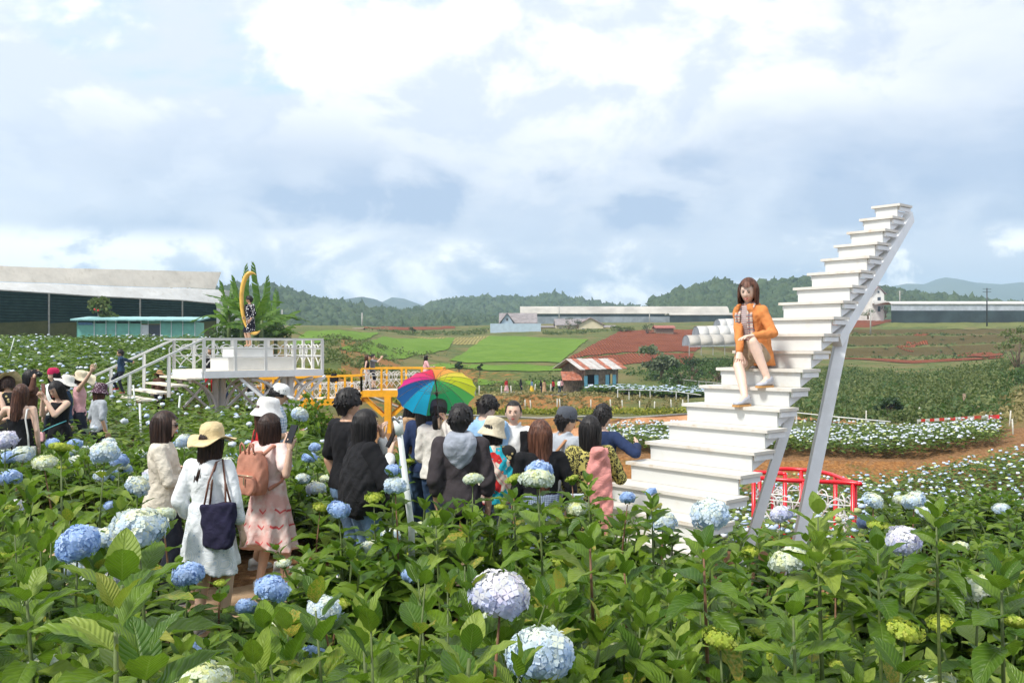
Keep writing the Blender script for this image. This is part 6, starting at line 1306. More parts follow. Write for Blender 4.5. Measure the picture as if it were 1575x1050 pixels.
cm = P(54, 575, 14.85); r_ = empty('camera_body', cm, 'black camera held up at eye height in the flower field', 'camera'); part('camera_case', MB().box(cm, (.13, .09, .10)), plastic_black, r_); part('viewfinder', MB().box(cm+V3((0, 0, .062)), (.05, .06, .03)), plastic_black, r_); part('lens', MB().tube([cm+V3((.04, -.02, 0)), cm+V3((.13, -.07, 0))], .036, 12), plastic_black, r_, True)
s5 = person('magenta', 'person in magenta cap behind the woman in the black dress', 1.66, 150, hair=('bob', 'black', dict(L=.15)), hat='ball', hatmat=CL['mag'], clothes=[('top', 'white', dict(hem=.8, sleeve=.6)), ('pants', 'navyp', {})], lod=2)
s6 = person('sunhat', 'person in drooping off-white sun hat with black ribbon', 1.60, -60, hair=('bob', 'black', dict(L=.12)), hat='sun', hatmat=CL['whitew'], hatrot=(-20, 0, 0), clothes=[('top', 'navyd', dict(hem=.8, sleeve=.6)), ('pants', 'navyp', {})], lod=2)
s7 = person('widebrim', 'person in wide-brimmed pale straw hat raising one arm', 1.64, -70, skin=0, hair=('bob', 'dark', dict(L=.1)), hat='wide', hatmat=mat_strawp, hatrot=(-8, 14, 0), hr=(144, 566, 16., 0), er=(.2, .6, -1), curl=(.4, .4), clothes=[('top', 'pink', dict(hem=.8, sleeve=0, fit=.01)), ('pants', 'navyp', {})], lod=2)
s8 = person('purple', 'person in patterned purple bucket hat and pale top', 1.52, -40, skin=1, hair=('bob', 'brown', dict(L=.2)), hat='bucket', hatmat=CL['purple'], hatrot=(-12, 0, 0), clothes=[('top', 'greyj', dict(hem=.8, sleeve=.5, fit=.02)), ('pants', 'navyp', {})], lod=2)
s9 = person('x', 'person cut off by the left edge, bare shoulder showing', 1.68, -30, at=(-8, 13.4), skin=0, hair=('bob', 'dark', dict(L=.2)), hr=(.2, .2, 1.0), clothes=[('top', 'black', dict(hem=.8, sleeve=0)), ('pants', 'navyp', {})], lod=2)
# boy on the platform steps
bz = 2.15-(603-HY)/F*25.7
s10 = person('x', 'boy in navy dotted shirt holding the white hand rail', 1.24, 120, at=(186, 25.9), z=bz-.05, male=True, skin=1, hair=('short', 'black', dict(vol=.8)), face=True, head=(-20, 0, 0), hl=(211, 558, 26.3, 0), hr=(.2, .05, .95), wd=1.0, feet=((-.14, -.05, 0), (.16, .12, .12)), clothes=[('top', 'navyd', dict(hem=.80, sleeve=.95, fit=.02, sr=.02, collar=True)), ('pants', 'navyp', {}), ('shoes', CL['red'])], lod=2)
s11 = person('x', 'woman in black and white polka dot dress and sunglasses posing on the plinth', 1.62, 140, at=(384, 28.95), z=PLINTH.z-.0, skin=1, face=True, glasses=True, head=(-55, 2, 0), hair=('short', 'black', dict(vol=1.2)), hr=(.04, .20, .92), hl=(-.20, .12, .84), er=(.8, -.4, -.5), el=(-.8, -.4, -.5), wd=1.05, clothes=[('dress', 'polka', dict(z1=.46, r1=.20, sleeve=.75, fit=.030, sr=.026, folds=5))], lod=2, feet=((-.05, 0, 0), (.05, .04, 0)))
for at_, yw_, h_, tp, pt, lb, hr_, zz in (((322, 31.8), 200, 1.6, 'black', 'red', 'person in black behind the railing of the white platform', 'black', .45), ((344, 30.4), -30, 1.62, 'navy', 'dkjeans', 'person in dark clothes under the white platform, left one', 'black', -.7), ((384, 31.5), -30, 1.60, 'greyj', 'jeans', 'person in pale jacket under the white platform, right one', 'black', -.8), ((412, 36), 90, 1.64, 'black', 'navyp', 'dark-haired person beyond the platform column', 'black', -.95), ((432, 37), -90, 1.64, 'black', 'navyp', 'dark-haired person beside the platform column at the bridge end', 'black', -1.1)):
    person('x', lb, h_, yw_, at=at_, z=zz, skin=1, hair=('bob', hr_, dict(L=.2)), clothes=[('top', tp, dict(hem=.8, sleeve=.5)), ('pants', pt, {})], lod=3)
person('x', 'person in round tan hat behind the platform steps', 1.5, 0, at=(245, 28.4), skin=1, z=-.15, hair=('bob', 'dark', dict(L=.1)), hat='sun', hatmat=M_cloth('tan_hat', (.46, .26, .13)), hatrot=(-10, 0, 0), clothes=[('top', 'brownc', dict(hem=.8, sleeve=.5)), ('pants', 'navyp', {})], lod=3)
# on the yellow bridge
zb = yC.z+.002
person('x', 'woman in black top with backpack walking on the yellow bridge', 1.62, -85, at=(564, 42.6), z=zb, skin=0, hair=('long', 'brown', dict(L=.25)), clothes=[('top', 'black', dict(hem=.95, sleeve=0)), ('pants', 'lightp', {}), ('shoes', mat_shoed)], lod=2, feet=((-.10, -.15, 0), (.10, .18, 0)))
person('x', 'young man in grey T-shirt on the bridge raising a phone', 1.66, -95, at=(573, 43.0), z=zb, male=True, skin=0, hair=('short', 'black', {}), hr=(.12, .42, 1.42), hl=(.02, .40, 1.40), er=(.3, .2, -1), clothes=[('top', 'greyt', dict(hem=.78, sleeve=.4)), ('pants', 'navyp', dict(len=.48, flare=.02)), ('shoes', mat_shoed)], lod=2, feet=((-.12, -.05, 0), (.12, .12, 0)))
person('x', 'woman in pink blouse leaning on the far railing of the yellow bridge', 1.60, -70, at=(655, 43.1), z=zb, skin=0, hair=('long', 'black', dict(L=.3)), hr=(.2, .3, 1.05), clothes=[('top', 'pink', dict(hem=.8, sleeve=.5)), ('pants', 'jeans', {})], lod=2)
part_bag = empty('dark_bag', P(514, 581, 43.8), 'dark rucksack hung on the far bridge rail', 'bag'); o = link('bag_body', mesh_from('bag_body', rbox(.42, .25, .42)), CL['black'], part_bag); FINISH.append((o, .03, None, .0)); part('strap', MB().tube([(-.1, 0, .2), (0, 0, .3), (.1, 0, .2)], .015, 5), CL['black'], part_bag, world=False)
# far visitors by the hut
for (px, tp, bt, lb, hr_) in ((779, 'red', 'pink', 'tiny far visitor in red headscarf by the stakes', 'black'), (801, 'black', 'navyp', 'tiny far visitor in black with pale hat', 'black'), (818, 'jeans', 'yellow', 'tiny far visitor in a yellow skirt', 'black'), (832, 'black', 'navyp', 'tiny far visitor in dark jacket left of one in beige', 'black'), (837, 'tan', 'tan', 'tiny far visitor in beige beside a dark one', 'dark'), (851, 'red', 'black', 'tiny far visitor in white and red near the hut', 'black'), (860, 'white', 'dkjeans', 'tiny far visitor in white beside the hut wall', 'black'), (864, 'pink', 'navyp', 'tiny far visitor in pink against the hut wall', 'black')):
    g0 = G(px, 604, 88); person('x', lb, 1.58, random.uniform(-180, 180), at=(px, 103), skin=0, hair=('long', hr_, dict(L=.25)), clothes=[('top', tp, dict(hem=.8, sleeve=.8, fit=.03)), ('dress' if bt in ('yellow', 'tan', 'pink') else 'pants', bt, dict(z1=.2, r1=.3, sleeve=0, neck=1.0, nm='skirt') if bt in ('yellow', 'tan', 'pink') else {})], lod=3)
# low right corner
person('x', 'small person in white hat and pale grey dress by the far right path', 1.50, 200, at=(1559, 20.5), z=-2.75, skin=0, hair=('bob', 'dark', dict(L=.2)), hat='sun', hatmat=CL['white'], clothes=[('dress', 'greyj', dict(z1=.15, r1=.33, sleeve=.5, fit=.02))], lod=2)
person('x', 'person crouching low with a bright yellow hat in the right field', 1.5, 160, at=(1521, 19.2), z=-3.05, skin=0, hair=('bob', 'black', dict(L=.2)), hat='sun', hatmat=CL['yellow'], clothes=[('top', 'black', dict(hem=.8, sleeve=.8))], lod=3)
# ------------------------------------------------------------ seated woman on the staircase
B7, w7 = tread(7); seatp = B7+dirL*.60+dirF*.12; ywS = math.degrees(math.atan2(-(-dirF.x), -dirF.y)) ; fwd = -dirF
ywS = math.degrees(math.atan2(-fwd.x, fwd.y)); zS = 1.58
pxS = 787.5+F*seatp.x/seatp.y; sW = 1.60/1.6
B5, w5 = tread(5); B6, w6 = tread(6)
def loc_s(p): return Matrix.Rotation(-math.radians(ywS), 3, 'Z') @ (V3(p)-V3((seatp.x, seatp.y, zS)))
def tread_pt(i, px, back):               # point on tread i seen at photo column px, `back` metres behind the nosing
    B_, w = tread(i); u = (px-787.5)/F; q = B_+dirF*back; s_ = (u*q.y-q.x)/(dirL.x-u*dirL.y); return q+dirL*s_
fl_ = tread_pt(5, 1146, .10); fr_ = tread_pt(6, 1181, .10)
fL_, fR_ = loc_s(fl_), loc_s(fr_)
# facing the camera side, her right foot is at picture left
wo = person('x', 'smiling woman in orange cardigan and plaid scarf sitting on the white stairs', 1.60, ywS, at=(pxS, seatp.y), z=zS, skin=3, face=True, lean=9, wd=.90, smile=1, head=(18, -6, -7), hip=(0, .02, .445), feet=(tuple(fR_), tuple(fL_)), knees=((-.05, .8, .9), (.05, .8, .8)), hair=('long', 'red', dict(L=.32, win=54, fringe=.068, vol=1.4, seed=30, wavy=1.)),
    hr='knee', hl='knee', er=(.45, -.8, -.1), el=(-.45, -.8, -.1), curl=(.25, .25), pn=((0, .3, -1), (0, .3, -1)), lips=M_basic('rose_lips', (.50, .12, .10), .4, 0, 4, 0),
    clothes=[('top', 'stripes', dict(hem=.82, sleeve=0, fit=.010, nm='striped_top')), ('pants', 'beige', dict(len=.22, fit=.016, flare=.02, nm='shorts')), ('shoes', mat_shoeg, dict(sole=mat_sole, toe=(0, 0)))])
def cardigan(wo):
    sp = wo['sp']; b = MB()
    for sg in (-1, 1):
        rings = []
        for z_, w_, yb in ((.74, 1.08, -.14), (.84, .98, -.135), (.95, .86, -.12), (1.05, .82, -.115), (1.15, .88, -.12), (1.25, .86, -.11), (1.32, .62, -.09), (1.36, .45, -.075)):
            rings.append([sp(p) for p in ((sg*.075*w_, .118, z_), (sg*.150*w_, .105, z_), (sg*.185*w_, .0, z_), (sg*.165*w_, yb*.85, z_), (0, yb, z_), (0, yb+.05, z_), (sg*.12*w_, -.06, z_), (sg*.14*w_, .0, z_), (sg*.08*w_, .082, z_))])
        b.loft(rings)
    for i in (0, 1):
        sg = -1 if i == 0 else 1; S, E, W_ = wo['S'][i], wo['E'][i], wo['W'][i]; b.cap(S-V3((sg*.05, 0, 0)), .052, S, .054, 12); b.cap(S, .054, E, .047, 12); b.cap(E, .047, E.lerp(W_, .9), .036, 12)
    o = link('cardigan', mesh_from('cardigan', b), CL['orange'], wo['root']); FINISH.append((o, .0105, None, .007))
    for sg in (1,):                      # the hanging coat corner beside her hip
        b = MB(); b.loft([[sp(p) for p in ((sg*(.175+k_), .09, z_), (sg*(.205+k_), .0, z_), (sg*(.175+k_), -.09, z_), (sg*(.145+k_), -.09, z_), (sg*(.165+k_), .0, z_), (sg*(.145+k_), .09, z_))] for z_, k_ in ((.71, .012), (.76, .004), (.84, -.015), (.98, -.05))]); o = link('cardigan_hem', mesh_from('cardigan_hem', b), CL['orange'], wo['root']); FINISH.append((o, .0105, None, .005))
    for sg in (-1, 1):
        zz = (.72 if sg > 0 else .96); b = MB(); b.loft([[sp((sg*(x0+dx), y_+dy, z_)) for dx, dy in ((-.032, 0), (.034, -.004), (.034, .018), (-.032, .022))] for z_, x0, y_ in ((zz, .088, .128), (zz+.1, .085, .125), (1.12, .075, .120), (1.25, .066, .108), (1.33, .070, .060), (1.37, .060, .0), (1.38, .03, -.06))]); o = link('scarf', mesh_from('scarf', b), CL['splaid'], wo['root']); FINISH.append((o, .009, None, .004))
        for k in range(7): part('tassel', MB().tube([sp((sg*(.060+k*.009), .14, zz)), sp((sg*(.058+k*.0095), .142, zz-.06))], .0022, 4), CL['splaid'], wo['root'], world=False)
cardigan(wo)
# ------------------------------------------------------------ skin and cloth: one smooth surface each
def finish():
    for o, vx, ex, amp in FINISH:
        m = o.modifiers.new('r', 'REMESH'); m.mode = 'VOXEL'; m.voxel_size = vx; m.use_smooth_shade = True; m2 = o.modifiers.new('s', 'SMOOTH'); m2.factor = .5; m2.iterations = 3
    bpy.context.view_layer.update(); dg = bpy.context.evaluated_depsgraph_get()
    for o, vx, ex, amp in FINISH:
        me = bpy.data.meshes.new_from_object(o.evaluated_get(dg)); n = len(me.vertices); co = np.empty(n*3, np.float32); me.vertices.foreach_get('co', co); co = co.reshape(-1, 3)
        if amp and vx < .02:
            no = np.empty(n*3, np.float32); me.vertices.foreach_get('normal', no); no = no.reshape(-1, 3)
            q = co; f = (np.sin(q[:, 0]*38+np.sin(q[:, 2]*21)*2.2+q[:, 1]*17)+.7*np.sin(q[:, 2]*44+np.sin(q[:, 0]*25+q[:, 1]*31)*2.4)+.5*np.sin(q[:, 0]*71-q[:, 2]*57+q[:, 1]*63))/2.2
            co = co+no*(f*amp)[:, None]; me.vertices.foreach_set('co', co.ravel())
        if ex is not None:
            fs = [tuple(p.vertices) for p in me.polygons]; k = len(co); mats = list(me.materials); me2 = bpy.data.meshes.new('body'); me2.from_pydata([tuple(map(float, p)) for p in co]+list(ex.v), [], fs+[tuple(i+k for i in f_) for f_ in ex.f])
            for mm in mats: me2.materials.append(mm)
            me2.polygons.foreach_set('use_smooth', [True]*len(me2.polygons)); me2.update(); me = me2
        o.modifiers.clear(); o.data = me; me.name = o.name
finish()
# ------------------------------------------------------------ planting
path_pts = [(-5.2, 9.3), (-4.1, 8.0), (-3.2, 7.2), (-2.3, 7.3), (-1.6, 7.9), (-.7, 8.3), (.4, 8.3), (1.2, 7.7), (1.9, 6.9)]
def seg_dist(x, y, pts):
    best = 9
    for (a, b), (c, d) in zip(pts, pts[1:]):
        t = max(0, min(1, ((x-a)*(c-a)+(y-b)*(d-b))/((c-a)**2+(d-b)**2))); best = min(best, math.hypot(x-a-t*(c-a), y-b-t*(d-b)))
    return best
BL = [(830, 1020, 100, 'pale', 'at the bottom edge, below the big white bloom'), (769, 927, 92, 'lilac', 'large and ragged, in the middle of the foreground'), (213, 822, 80, 'pale', 'beside the woman in the cardigan, on a tall stem'), (119, 845, 64, 'blue', 'round and deep blue at lower left'),
      (291, 890, 48, 'blue', 'in front of the white lace dress'), (419, 912, 52, 'blue', 'on the path edge below the pink dress'), (497, 945, 52, 'pale', 'left of a lime bud near the path'), (212, 752, 36, 'pale', 'at the hip of the woman in the cardigan'), (250, 796, 38, 'cream', 'just right of the tall pale bloom at left'),
      (161, 702, 42, 'pale', 'pair in the left field, left one'), (183, 712, 28, 'blue', 'pair in the left field, right one'), (94, 694, 36, 'lime', 'wide lime bloom at left'), (68, 716, 36, 'cream', 'cream bloom at left'), (36, 702, 30, 'pale', 'near the left edge above others'), (6, 740, 30, 'blue', 'cut by the left edge'), (8, 682, 34, 'lilac', 'whitish bloom at the left edge'),
      (283, 682, 27, 'pale', 'between cardigan woman and straw hat'), (521, 789, 34, 'blue', 'below the man in black shirt'), (608, 753, 34, 'pale', 'left of the white pole'), (604, 728, 22, 'blue', 'at the pole behind the pale bloom'), (826, 744, 54, 'cream', 'in front of the long brown hair'), (829, 731, 42, 'blue', 'behind the cream bloom and brown hair'), (727, 742, 32, 'cream', 'below the grey hoodie'),
      (1019, 806, 42, 'pale', 'below the staircase, left one'), (1092, 799, 58, 'pale', 'against the lowest white step'), (965, 771, 24, 'blue', 'beside the pink scarf, at the stair foot'), (1001, 762, 18, 'blue', 'on a tall shoot before the stairs'), (887, 786, 36, 'cream', 'under the pink scarf'), (1201, 797, 34, 'lilac', 'between the two staircase posts'), (1212, 868, 58, 'cream', 'right of centre foreground'), (1390, 838, 52, 'lilac', 'violet-white bloom at right'), (1406, 775, 34, 'pale', 'pointed bloom at right, upper one'), (1343, 775, 32, 'pale', 'round bloom at right, upper left one'),
      (1505, 911, 60, 'cream', 'wide bloom near the right edge'), (1392, 979, 56, 'lime', 'flat yellow bloom low at right'), (1108, 991, 58, 'lime', 'flat yellow bloom low at centre right'), (1446, 965, 40, 'lime', 'flat bud above the low yellow bloom'), (1565, 965, 40, 'lime', 'at the right edge low'), (694, 931, 38, 'cream', 'left of the big white bloom'), (523, 934, 34, 'lime', 'right of a pale bloom near the path'), (378, 939, 32, 'blue', 'half hidden on the path edge'), (1478, 845, 24, 'cream', 'small bloom at far right'),
      (461, 641, 26, 'pale', 'in front of the round bush'), (484, 690, 18, 'blue', 'at the elbow of the woman in pink'), (482, 747, 20, 'cream', 'right of the pink dress'), (473, 857, 18, 'pink', 'small pinkish bloom by the path'), (436, 872, 24, 'cream', 'above the path, by the sandals'), (338, 902, 20, 'lime', 'small lime bud on the path edge'), (54, 825, 26, 'lime', 'flat lime bud above the blue bloom'), (1153, 854, 28, 'lime', 'lime bud in the middle right'), (1285, 898, 34, 'lime', 'lime bud under the violet bloom'), (855, 790, 26, 'lime', 'lime bud at the black blouse'), (789, 741, 26, 'lime', 'lime bud at the plaid skirt'), (880, 741, 22, 'lime', 'lime bud at the grey backpack'), (575, 770, 30, 'lime', 'lime bud under the black shawl'), (492, 784, 24, 'lime', 'lime bud at the jeans'), (1078, 770, 2, 'lime', ''), (104, 958, 30, 'blue', 'small blue bloom in the shade at lower left')]
def bloomY(px, py, wpx, f):
    W0 = .125 if f == 'lime' else .18 if f == 'cream' else .184
    Y_ = min(W0*.98*F/wpx, 14.) if f != 'lime' else W0*1.05*F/wpx
    if Y_ > 6.3 and px > 500: Y_ = min(Y_, 6.1)
    if px > 180 and px < 450 and py > 870: Y_ = min(Y_, 5.9)
    return Y_, W0
def hmax(x, y):                          # tallest a plant may grow here before it hides the path or the visitors
    if y < .8: return 1.25
    px = 787.5+F*x/y; top = 9.
    for bx, by, bw, bf, bl_ in BL:
        if bw < 5: continue
        Yb, W0 = bloomY(bx, by, bw, bf)
        if y < Yb+.05 and y > Yb-2.2 and abs(px-bx) < bw*.45+.24/y*F: top = min(top, CZ-(by+bw*(.22 if bf in ('lime', 'cream') else .38)-HY)/F*y-zs(x, y)-.12)
    if y > 6.9: return max(.35, min(top, 1.02 if x < -.5 else .95))
    cut = np.interp(px, [-200, 150, 215, 262, 300, 440, 480, 640, 690, 930, 1000, 1150, 1290, 1420, 1490, 1700], [640, 640, 800, 900, 962, 962, 830, 800, 768, 778, 800, 812, 795, 792, 845, 850])
    return min(top, CZ-(cut-HY)/F*y-zs(x, y))
def clear(x, y):
    if seg_dist(x, y, path_pts) < (.82 if y > 6.6 else .72): return False
    for (a, b) in PEOPLE_XY:
        if (a-x)**2+(b-y)**2 < .36**2: return False
    if .9 < x < 4.1 and 6.4 < y < 11.5: return False
    if (x-4.72)**2+(y-15.2)**2 < 1.2: return False
    v_ = Vector((x, y, 0))-Vector((P0.x, P0.y, 0)); a_, b_ = v_.dot(e1), v_.dot(e2)
    if -2.4 < a_ < PL+.1 and -1.3 < b_ < PD+.1: return False
    return True
rngp = np.random.default_rng(11); cand = []
def sample(u0, u1, y0, y1, sp):
    y = y0
    while y < y1:
        x = u0*y+rngp.uniform(0, sp)
        while x < u1*y:
            X_, Y_ = x+rngp.uniform(-.3, .3)*sp, y+rngp.uniform(-.3, .3)*sp
            yield X_, Y_
            x += sp
        y += sp*.9
def near_field():
    out = []
    for X_, Y_ in sample(-.66, .66, 1.75, 6.7, .45):
        h_ = min(hmax(X_, Y_), 1.28)*(rngp.uniform(.78, 1.02) if Y_ < 4.6 else rngp.uniform(.94, 1.06))
        if clear(X_, Y_) and h_ > .28: out.append((X_, Y_, h_))
    for X_, Y_ in sample(-.66, -.10, 6.7, 12.5, .50):
        if clear(X_, Y_): out.append((X_, Y_, hmax(X_, Y_)*rngp.uniform(.85, 1.02)))
    for X_, Y_ in sample(.30, .66, 6.7, 11, .55):
        if clear(X_, Y_): out.append((X_, Y_, .72*rngp.uniform(.85, 1.05)))
    return out
nf = near_field(); nf.sort(key=lambda p: p[1])
COLS = [(0, 'at the left edge'), (70, 'left of the leaning rosette'), (130, 'near the deep blue bloom'), (200, 'by the tall pale bloom'), (262, 'below the cardigan woman'), (325, 'below the lace dress'), (400, 'below the pink dress'), (470, 'right of the path gap'), (540, 'below the black T-shirt'), (620, 'at the white pole'), (700, 'below the grey hood'), (765, 'below the patterned shawl'), (830, 'below the chestnut hair'), (905, 'below the coral scarf'), (985, 'at the stair foot'), (1070, 'below the lowest steps'), (1165, 'below the inner stair post'), (1245, 'below the outer stair post'), (1330, 'below the red railing'), (1410, 'below the violet bloom'), (1500, 'near the wide cream bloom'), (1580, 'at the right edge')]
ROWS = [(2.1, 'very front'), (2.6, 'second row'), (3.05, 'third row'), (3.5, 'fourth row'), (3.95, 'fifth row'), (4.4, 'sixth row'), (4.9, 'seventh row'), (5.4, 'eighth row'), (5.9, 'ninth row'), (6.9, 'last row before path'), (7.7, 'first row past path'), (8.5, 'second row past path'), (9.4, 'third row past path'), (10.4, 'fourth row past path'), (99, 'far row past path')]
def where(px, y):
    PXN[0] = px
    return min(COLS, key=lambda c: abs(c[0]-px))[1].replace('below', 'below' if y < 6.9 else 'beyond'), next(n for l, n in ROWS if y < l)
def flower_mix(px, Y_):
    r_ = rngp.random()
    if px > 620 and Y_ < 7: return 'lime' if r_ < .84 else 'cream' if r_ < .95 else 'pale'
    if px < 500: return 'blue' if r_ < .40 else 'pale' if r_ < .66 else 'cream' if r_ < .80 else 'lime' if r_ < .93 else 'lilac'
    return 'lime' if r_ < .50 else 'cream' if r_ < .66 else 'pale' if r_ < .86 else 'blue'
FLAB = {'blue': 'blue', 'pale': 'pale-blue', 'cream': 'cream-green', 'lime': 'lime', 'lilac': 'whitish', 'pink': 'pinkish'}
def plant_label(fl, zone):
    kinds = []
    for f in fl:
        if FLAB[f] not in kinds: kinds.append(FLAB[f])
    s = 'hydrangea ' + ('without blooms' if not kinds else 'with '+' and '.join(kinds[:2])+' heads')
    s = s+', '+zone
    if s in LSEEN:
        if PXN[0] > LSEEN[s] and s+', right-hand twin' not in LSEEN: s += ', right-hand twin'
        elif s+', left-hand twin' not in LSEEN: s += ', left-hand twin'
    LSEEN.setdefault(s, PXN[0]); return s
LSEEN = {}; PXN = [0]
NEAR_N = 84; THINGS_N = 262; nplaced = 0
def place_near(k, x, y, h_, rz, fl, label, group='hydrangea plants in the near flower hedge', sxy=1.):
    leaves, stems, tips = NEARP[k]; r_ = empty('hydrangea_plant', (x, y, zs(x, y)-.02), label, 'plant', group, rz)
    r_.scale = (sxy, sxy, h_)
    iv = Vector((1/sxy, 1/sxy, 1/h_)); D = Matrix.Diagonal(Vector((1/sxy, 1/sxy, 1/h_, 1)))
    for i, s in enumerate(stems): link('stem', s, None, r_)
    for a, M, lv in leaves:
        q_ = rngp.random(); me = (LMY if (lv > .8 and q_ < .35) or q_ < .03 else LMO if lv < .25 and q_ < .06 else LM)[a]
        o = link('leaf', me, None, r_); T = M.copy(); pos = T.translation.copy(); T.translation = (0, 0, 0)
        T = D @ T; T.translation = pos; o.matrix_basis = T
    for i, f in fl:
        p, q_ = tips[i]; o = link('flower_head', random.choice(HH[f]), None, r_); T = D @ (Matrix.Rotation(rngp.uniform(0, 6), 4, 'Z') @ Matrix.Rotation(rngp.normal()*.25, 4, 'X') @ Matrix.Scale(rngp.uniform(.68, .98), 4)); T.translation = p+Vector((0, 0, .035/h_)); o.matrix_basis = T
    return r_
for idx, (x, y, h_) in enumerate(nf[:NEAR_N]):
    px = 787.5+F*x/y; k = int(rngp.integers(7)); fl = []
    for i in range(len(NEARP[k][2])):
        if rngp.random() < (.10 if y > 2.4 else .0): fl.append((i, flower_mix(px, y) if y > 4.2 else ('lime' if rngp.random() < .8 else 'cream')))
    place_near(k, x, y, max(h_-(.17 if 200 < px < 480 else .10), .22), rngp.uniform(0, 6.28), fl, plant_label([f for _, f in fl], '%s, %s' % where(px, y)[::-1]))
for idx, (x, y, h_) in enumerate(nf[NEAR_N:THINGS_N]):
    px = 787.5+F*x/y; k = int(rngp.integers(7)); me, sm, tips, arr = MIDP[k]
    fl = [(i, flower_mix(px, y)) for i in range(len(tips)) if rngp.random() < (.12 if px < 620 else .09)]
    zone = 'in the hedge before the visitors' if y < 6.9 else ('left of and behind the visitors' if x < -1 else 'below the staircase')
    r_ = empty('hydrangea_plant', (x, y, zs(x, y)-.02), plant_label([f for _, f in fl], '%s, %s' % where(px, y)[::-1]), 'plant', 'hydrangea plants around the visitors', rngp.uniform(0, 6.28))
    h_ = max(h_-(.17 if 200 < px < 480 and y < 6.9 else .10), .22); r_.scale = (1, 1, h_); o = link('foliage', me, None, r_); o['kind'] = 'stuff'; link('stem', sm, None, r_)
    for i, f in fl:
        o = link('flower_head', random.choice(HH[f]), None, r_); s_ = rngp.uniform(.7, 1.0); T = Matrix.Diagonal(Vector((s_, s_, s_/h_, 1))) @ Matrix.Rotation(rngp.uniform(0, 6), 4, 'Z'); T.translation = tips[i][0]+Vector((0, 0, .035/h_)); o.matrix_basis = T
# ---- individual blooms that stand out in the photo: (px, py, width in px, kind)
for bi, (px, py, wpx, f, lab) in enumerate(BL):
    if wpx < 5: continue
    Y_, W0 = bloomY(px, py, wpx, f)
    s_ = wpx/F*Y_/W0*.94
    c = P(px, py, Y_); g = zs(c.x, c.y); h_ = max(c.z-g-.02, .15); rng_ = np.random.default_rng(900+bi)
    r_ = empty('hydrangea_stalk', (c.x, c.y, g), 'hydrangea stalk with %s bloom %s' % (FLAB[f], lab), 'flower', 'single standing blooms')
    leaves = []; stems = []; n0 = max(.30, 1-.55/max(h_, .3)); nd = tuple(np.linspace(n0, .985, 6)); base = Vector((rng_.normal()*.06, rng_.normal()*.06, 0))
    shoot(rng_, base, Vector((0, 0, h_)), leaves, stems, 1.12, .0, nd)
    sm = stem_mesh(stems[0], .008, 6); link('stem', sm, mat_stem if rng_.random() < .6 else mat_stemr, r_)
    for a, M, lv in leaves:
        o = link('leaf', (LMY if rng_.random() < .12 else LM)[a], None, r_); o.matrix_basis = M
    o = link('flower_head', HH[f][bi % len(HH[f])], None, r_); o.location = (0, 0, h_+.045); o.scale = (s_, s_, s_); o.rotation_euler = (rng_.normal()*.2, rng_.normal()*.2, rng_.uniform(0, 6))
# ---- big leafy shoots close to the lens
def big_shoot(px, py, Y_, size, n, label, young=0., pitch=(.55, .2), base=None, leaves_dir=None, old=0., top_small=True, seed=0, sm_=None):
    rng_ = np.random.default_rng(seed); c = P(px, py, Y_); g = zs(c.x, c.y); b0 = Vector(base) if base else Vector((c.x+.05, c.y+.05, g)); r_ = empty('hydrangea_shoot', (b0.x, b0.y, g), label, 'plant', 'leafy shoots close to the camera')
    pts = [b0.lerp(c, t)-r_.location for t in np.linspace(0, 1, 5)]; link('stem', stem_mesh(pts, .009 if Y_ < 3 else .008, 8), sm_ or mat_stem, r_)
    d = (c-b0).normalized(); x0 = d.orthogonal().normalized(); L_ = (c-b0).length
    for i in range(n+2):
        back = .046*i*size/.17; ang = math.radians(min(100, 28+i*14))+rng_.normal()*.08
        for s2 in (0, 1):
            a = i*PI/2+s2*PI+rng_.normal()*.15+seed; x = Matrix.Rotation(a, 3, d) @ x0; dd = d*math.cos(ang)+x*math.sin(ang)
            q_ = rng_.random(); me = (LMY if q_ < young else LMO if q_ > 1-old else LM)[min(4, 1+i//2)]
            o = link('leaf', me, None, r_); o.matrix_basis = frame(c-d*back-r_.location+dd*.015, dd, Vector((0, 0, 1)) if abs(dd.z) < .9 else -x, size*(.55+.16*min(i, 3))*rng_.uniform(.9, 1.1))
    return r_
big_shoot(188, 900, 1.95, .19, 4, 'large bright leaf rosette in the lower left foreground', .15, seed=1, base=(-.92, 2.05, .35))
big_shoot(178, 945, 1.75, .15, 2, 'yellowing leaves under the large lower left rosette', .2, old=.3, seed=2, base=(-.80, 1.85, .35))
big_shoot(222, 1015, 1.45, .15, 3, 'broad dark leaves at the very bottom left, nearest the camera', 0, seed=3, base=(-.60, 1.55, .35))
big_shoot(722, 1012, 1.85, .15, 4, 'arching shoot with pale leaf undersides at the bottom centre', .75, seed=4, base=(-.18, 1.72, .5), sm_=mat_stem)
big_shoot(907, 830, 3.6, .17, 5, 'tall shoot with big dark leaves in the middle foreground', .1, seed=5, sm_=mat_stemr)
big_shoot(1082, 845, 3.3, .17, 6, 'tall dark shoot with a reddish stem right of centre', .05, seed=6, old=.1, sm_=mat_stemr)
big_shoot(1258, 795, 3.7, .19, 4, 'bright yellow-green upright leaves against the white post', 1., seed=7)
big_shoot(1258, 850, 3.6, .17, 3, 'pale green leaves below the upright bright leaves', .6, seed=8)
big_shoot(1440, 800, 4.0, .16, 6, 'upright pointed leaves at the right', .3, seed=9)
big_shoot(1350, 850, 3.6, .17, 5, 'wide dark rosette below the violet bloom', .05, seed=10)
big_shoot(1002, 775, 5.2, .14, 4, 'slim leafy shoot before the white stairs', .2, seed=11)
big_shoot(960, 870, 3.9, .16, 5, 'leafy shoot below the stair foot', .1, seed=12, sm_=mat_stemr)
big_shoot(1220, 950, 2.9, .17, 5, 'broad dark leaf rosette low at right', 0, seed=13)
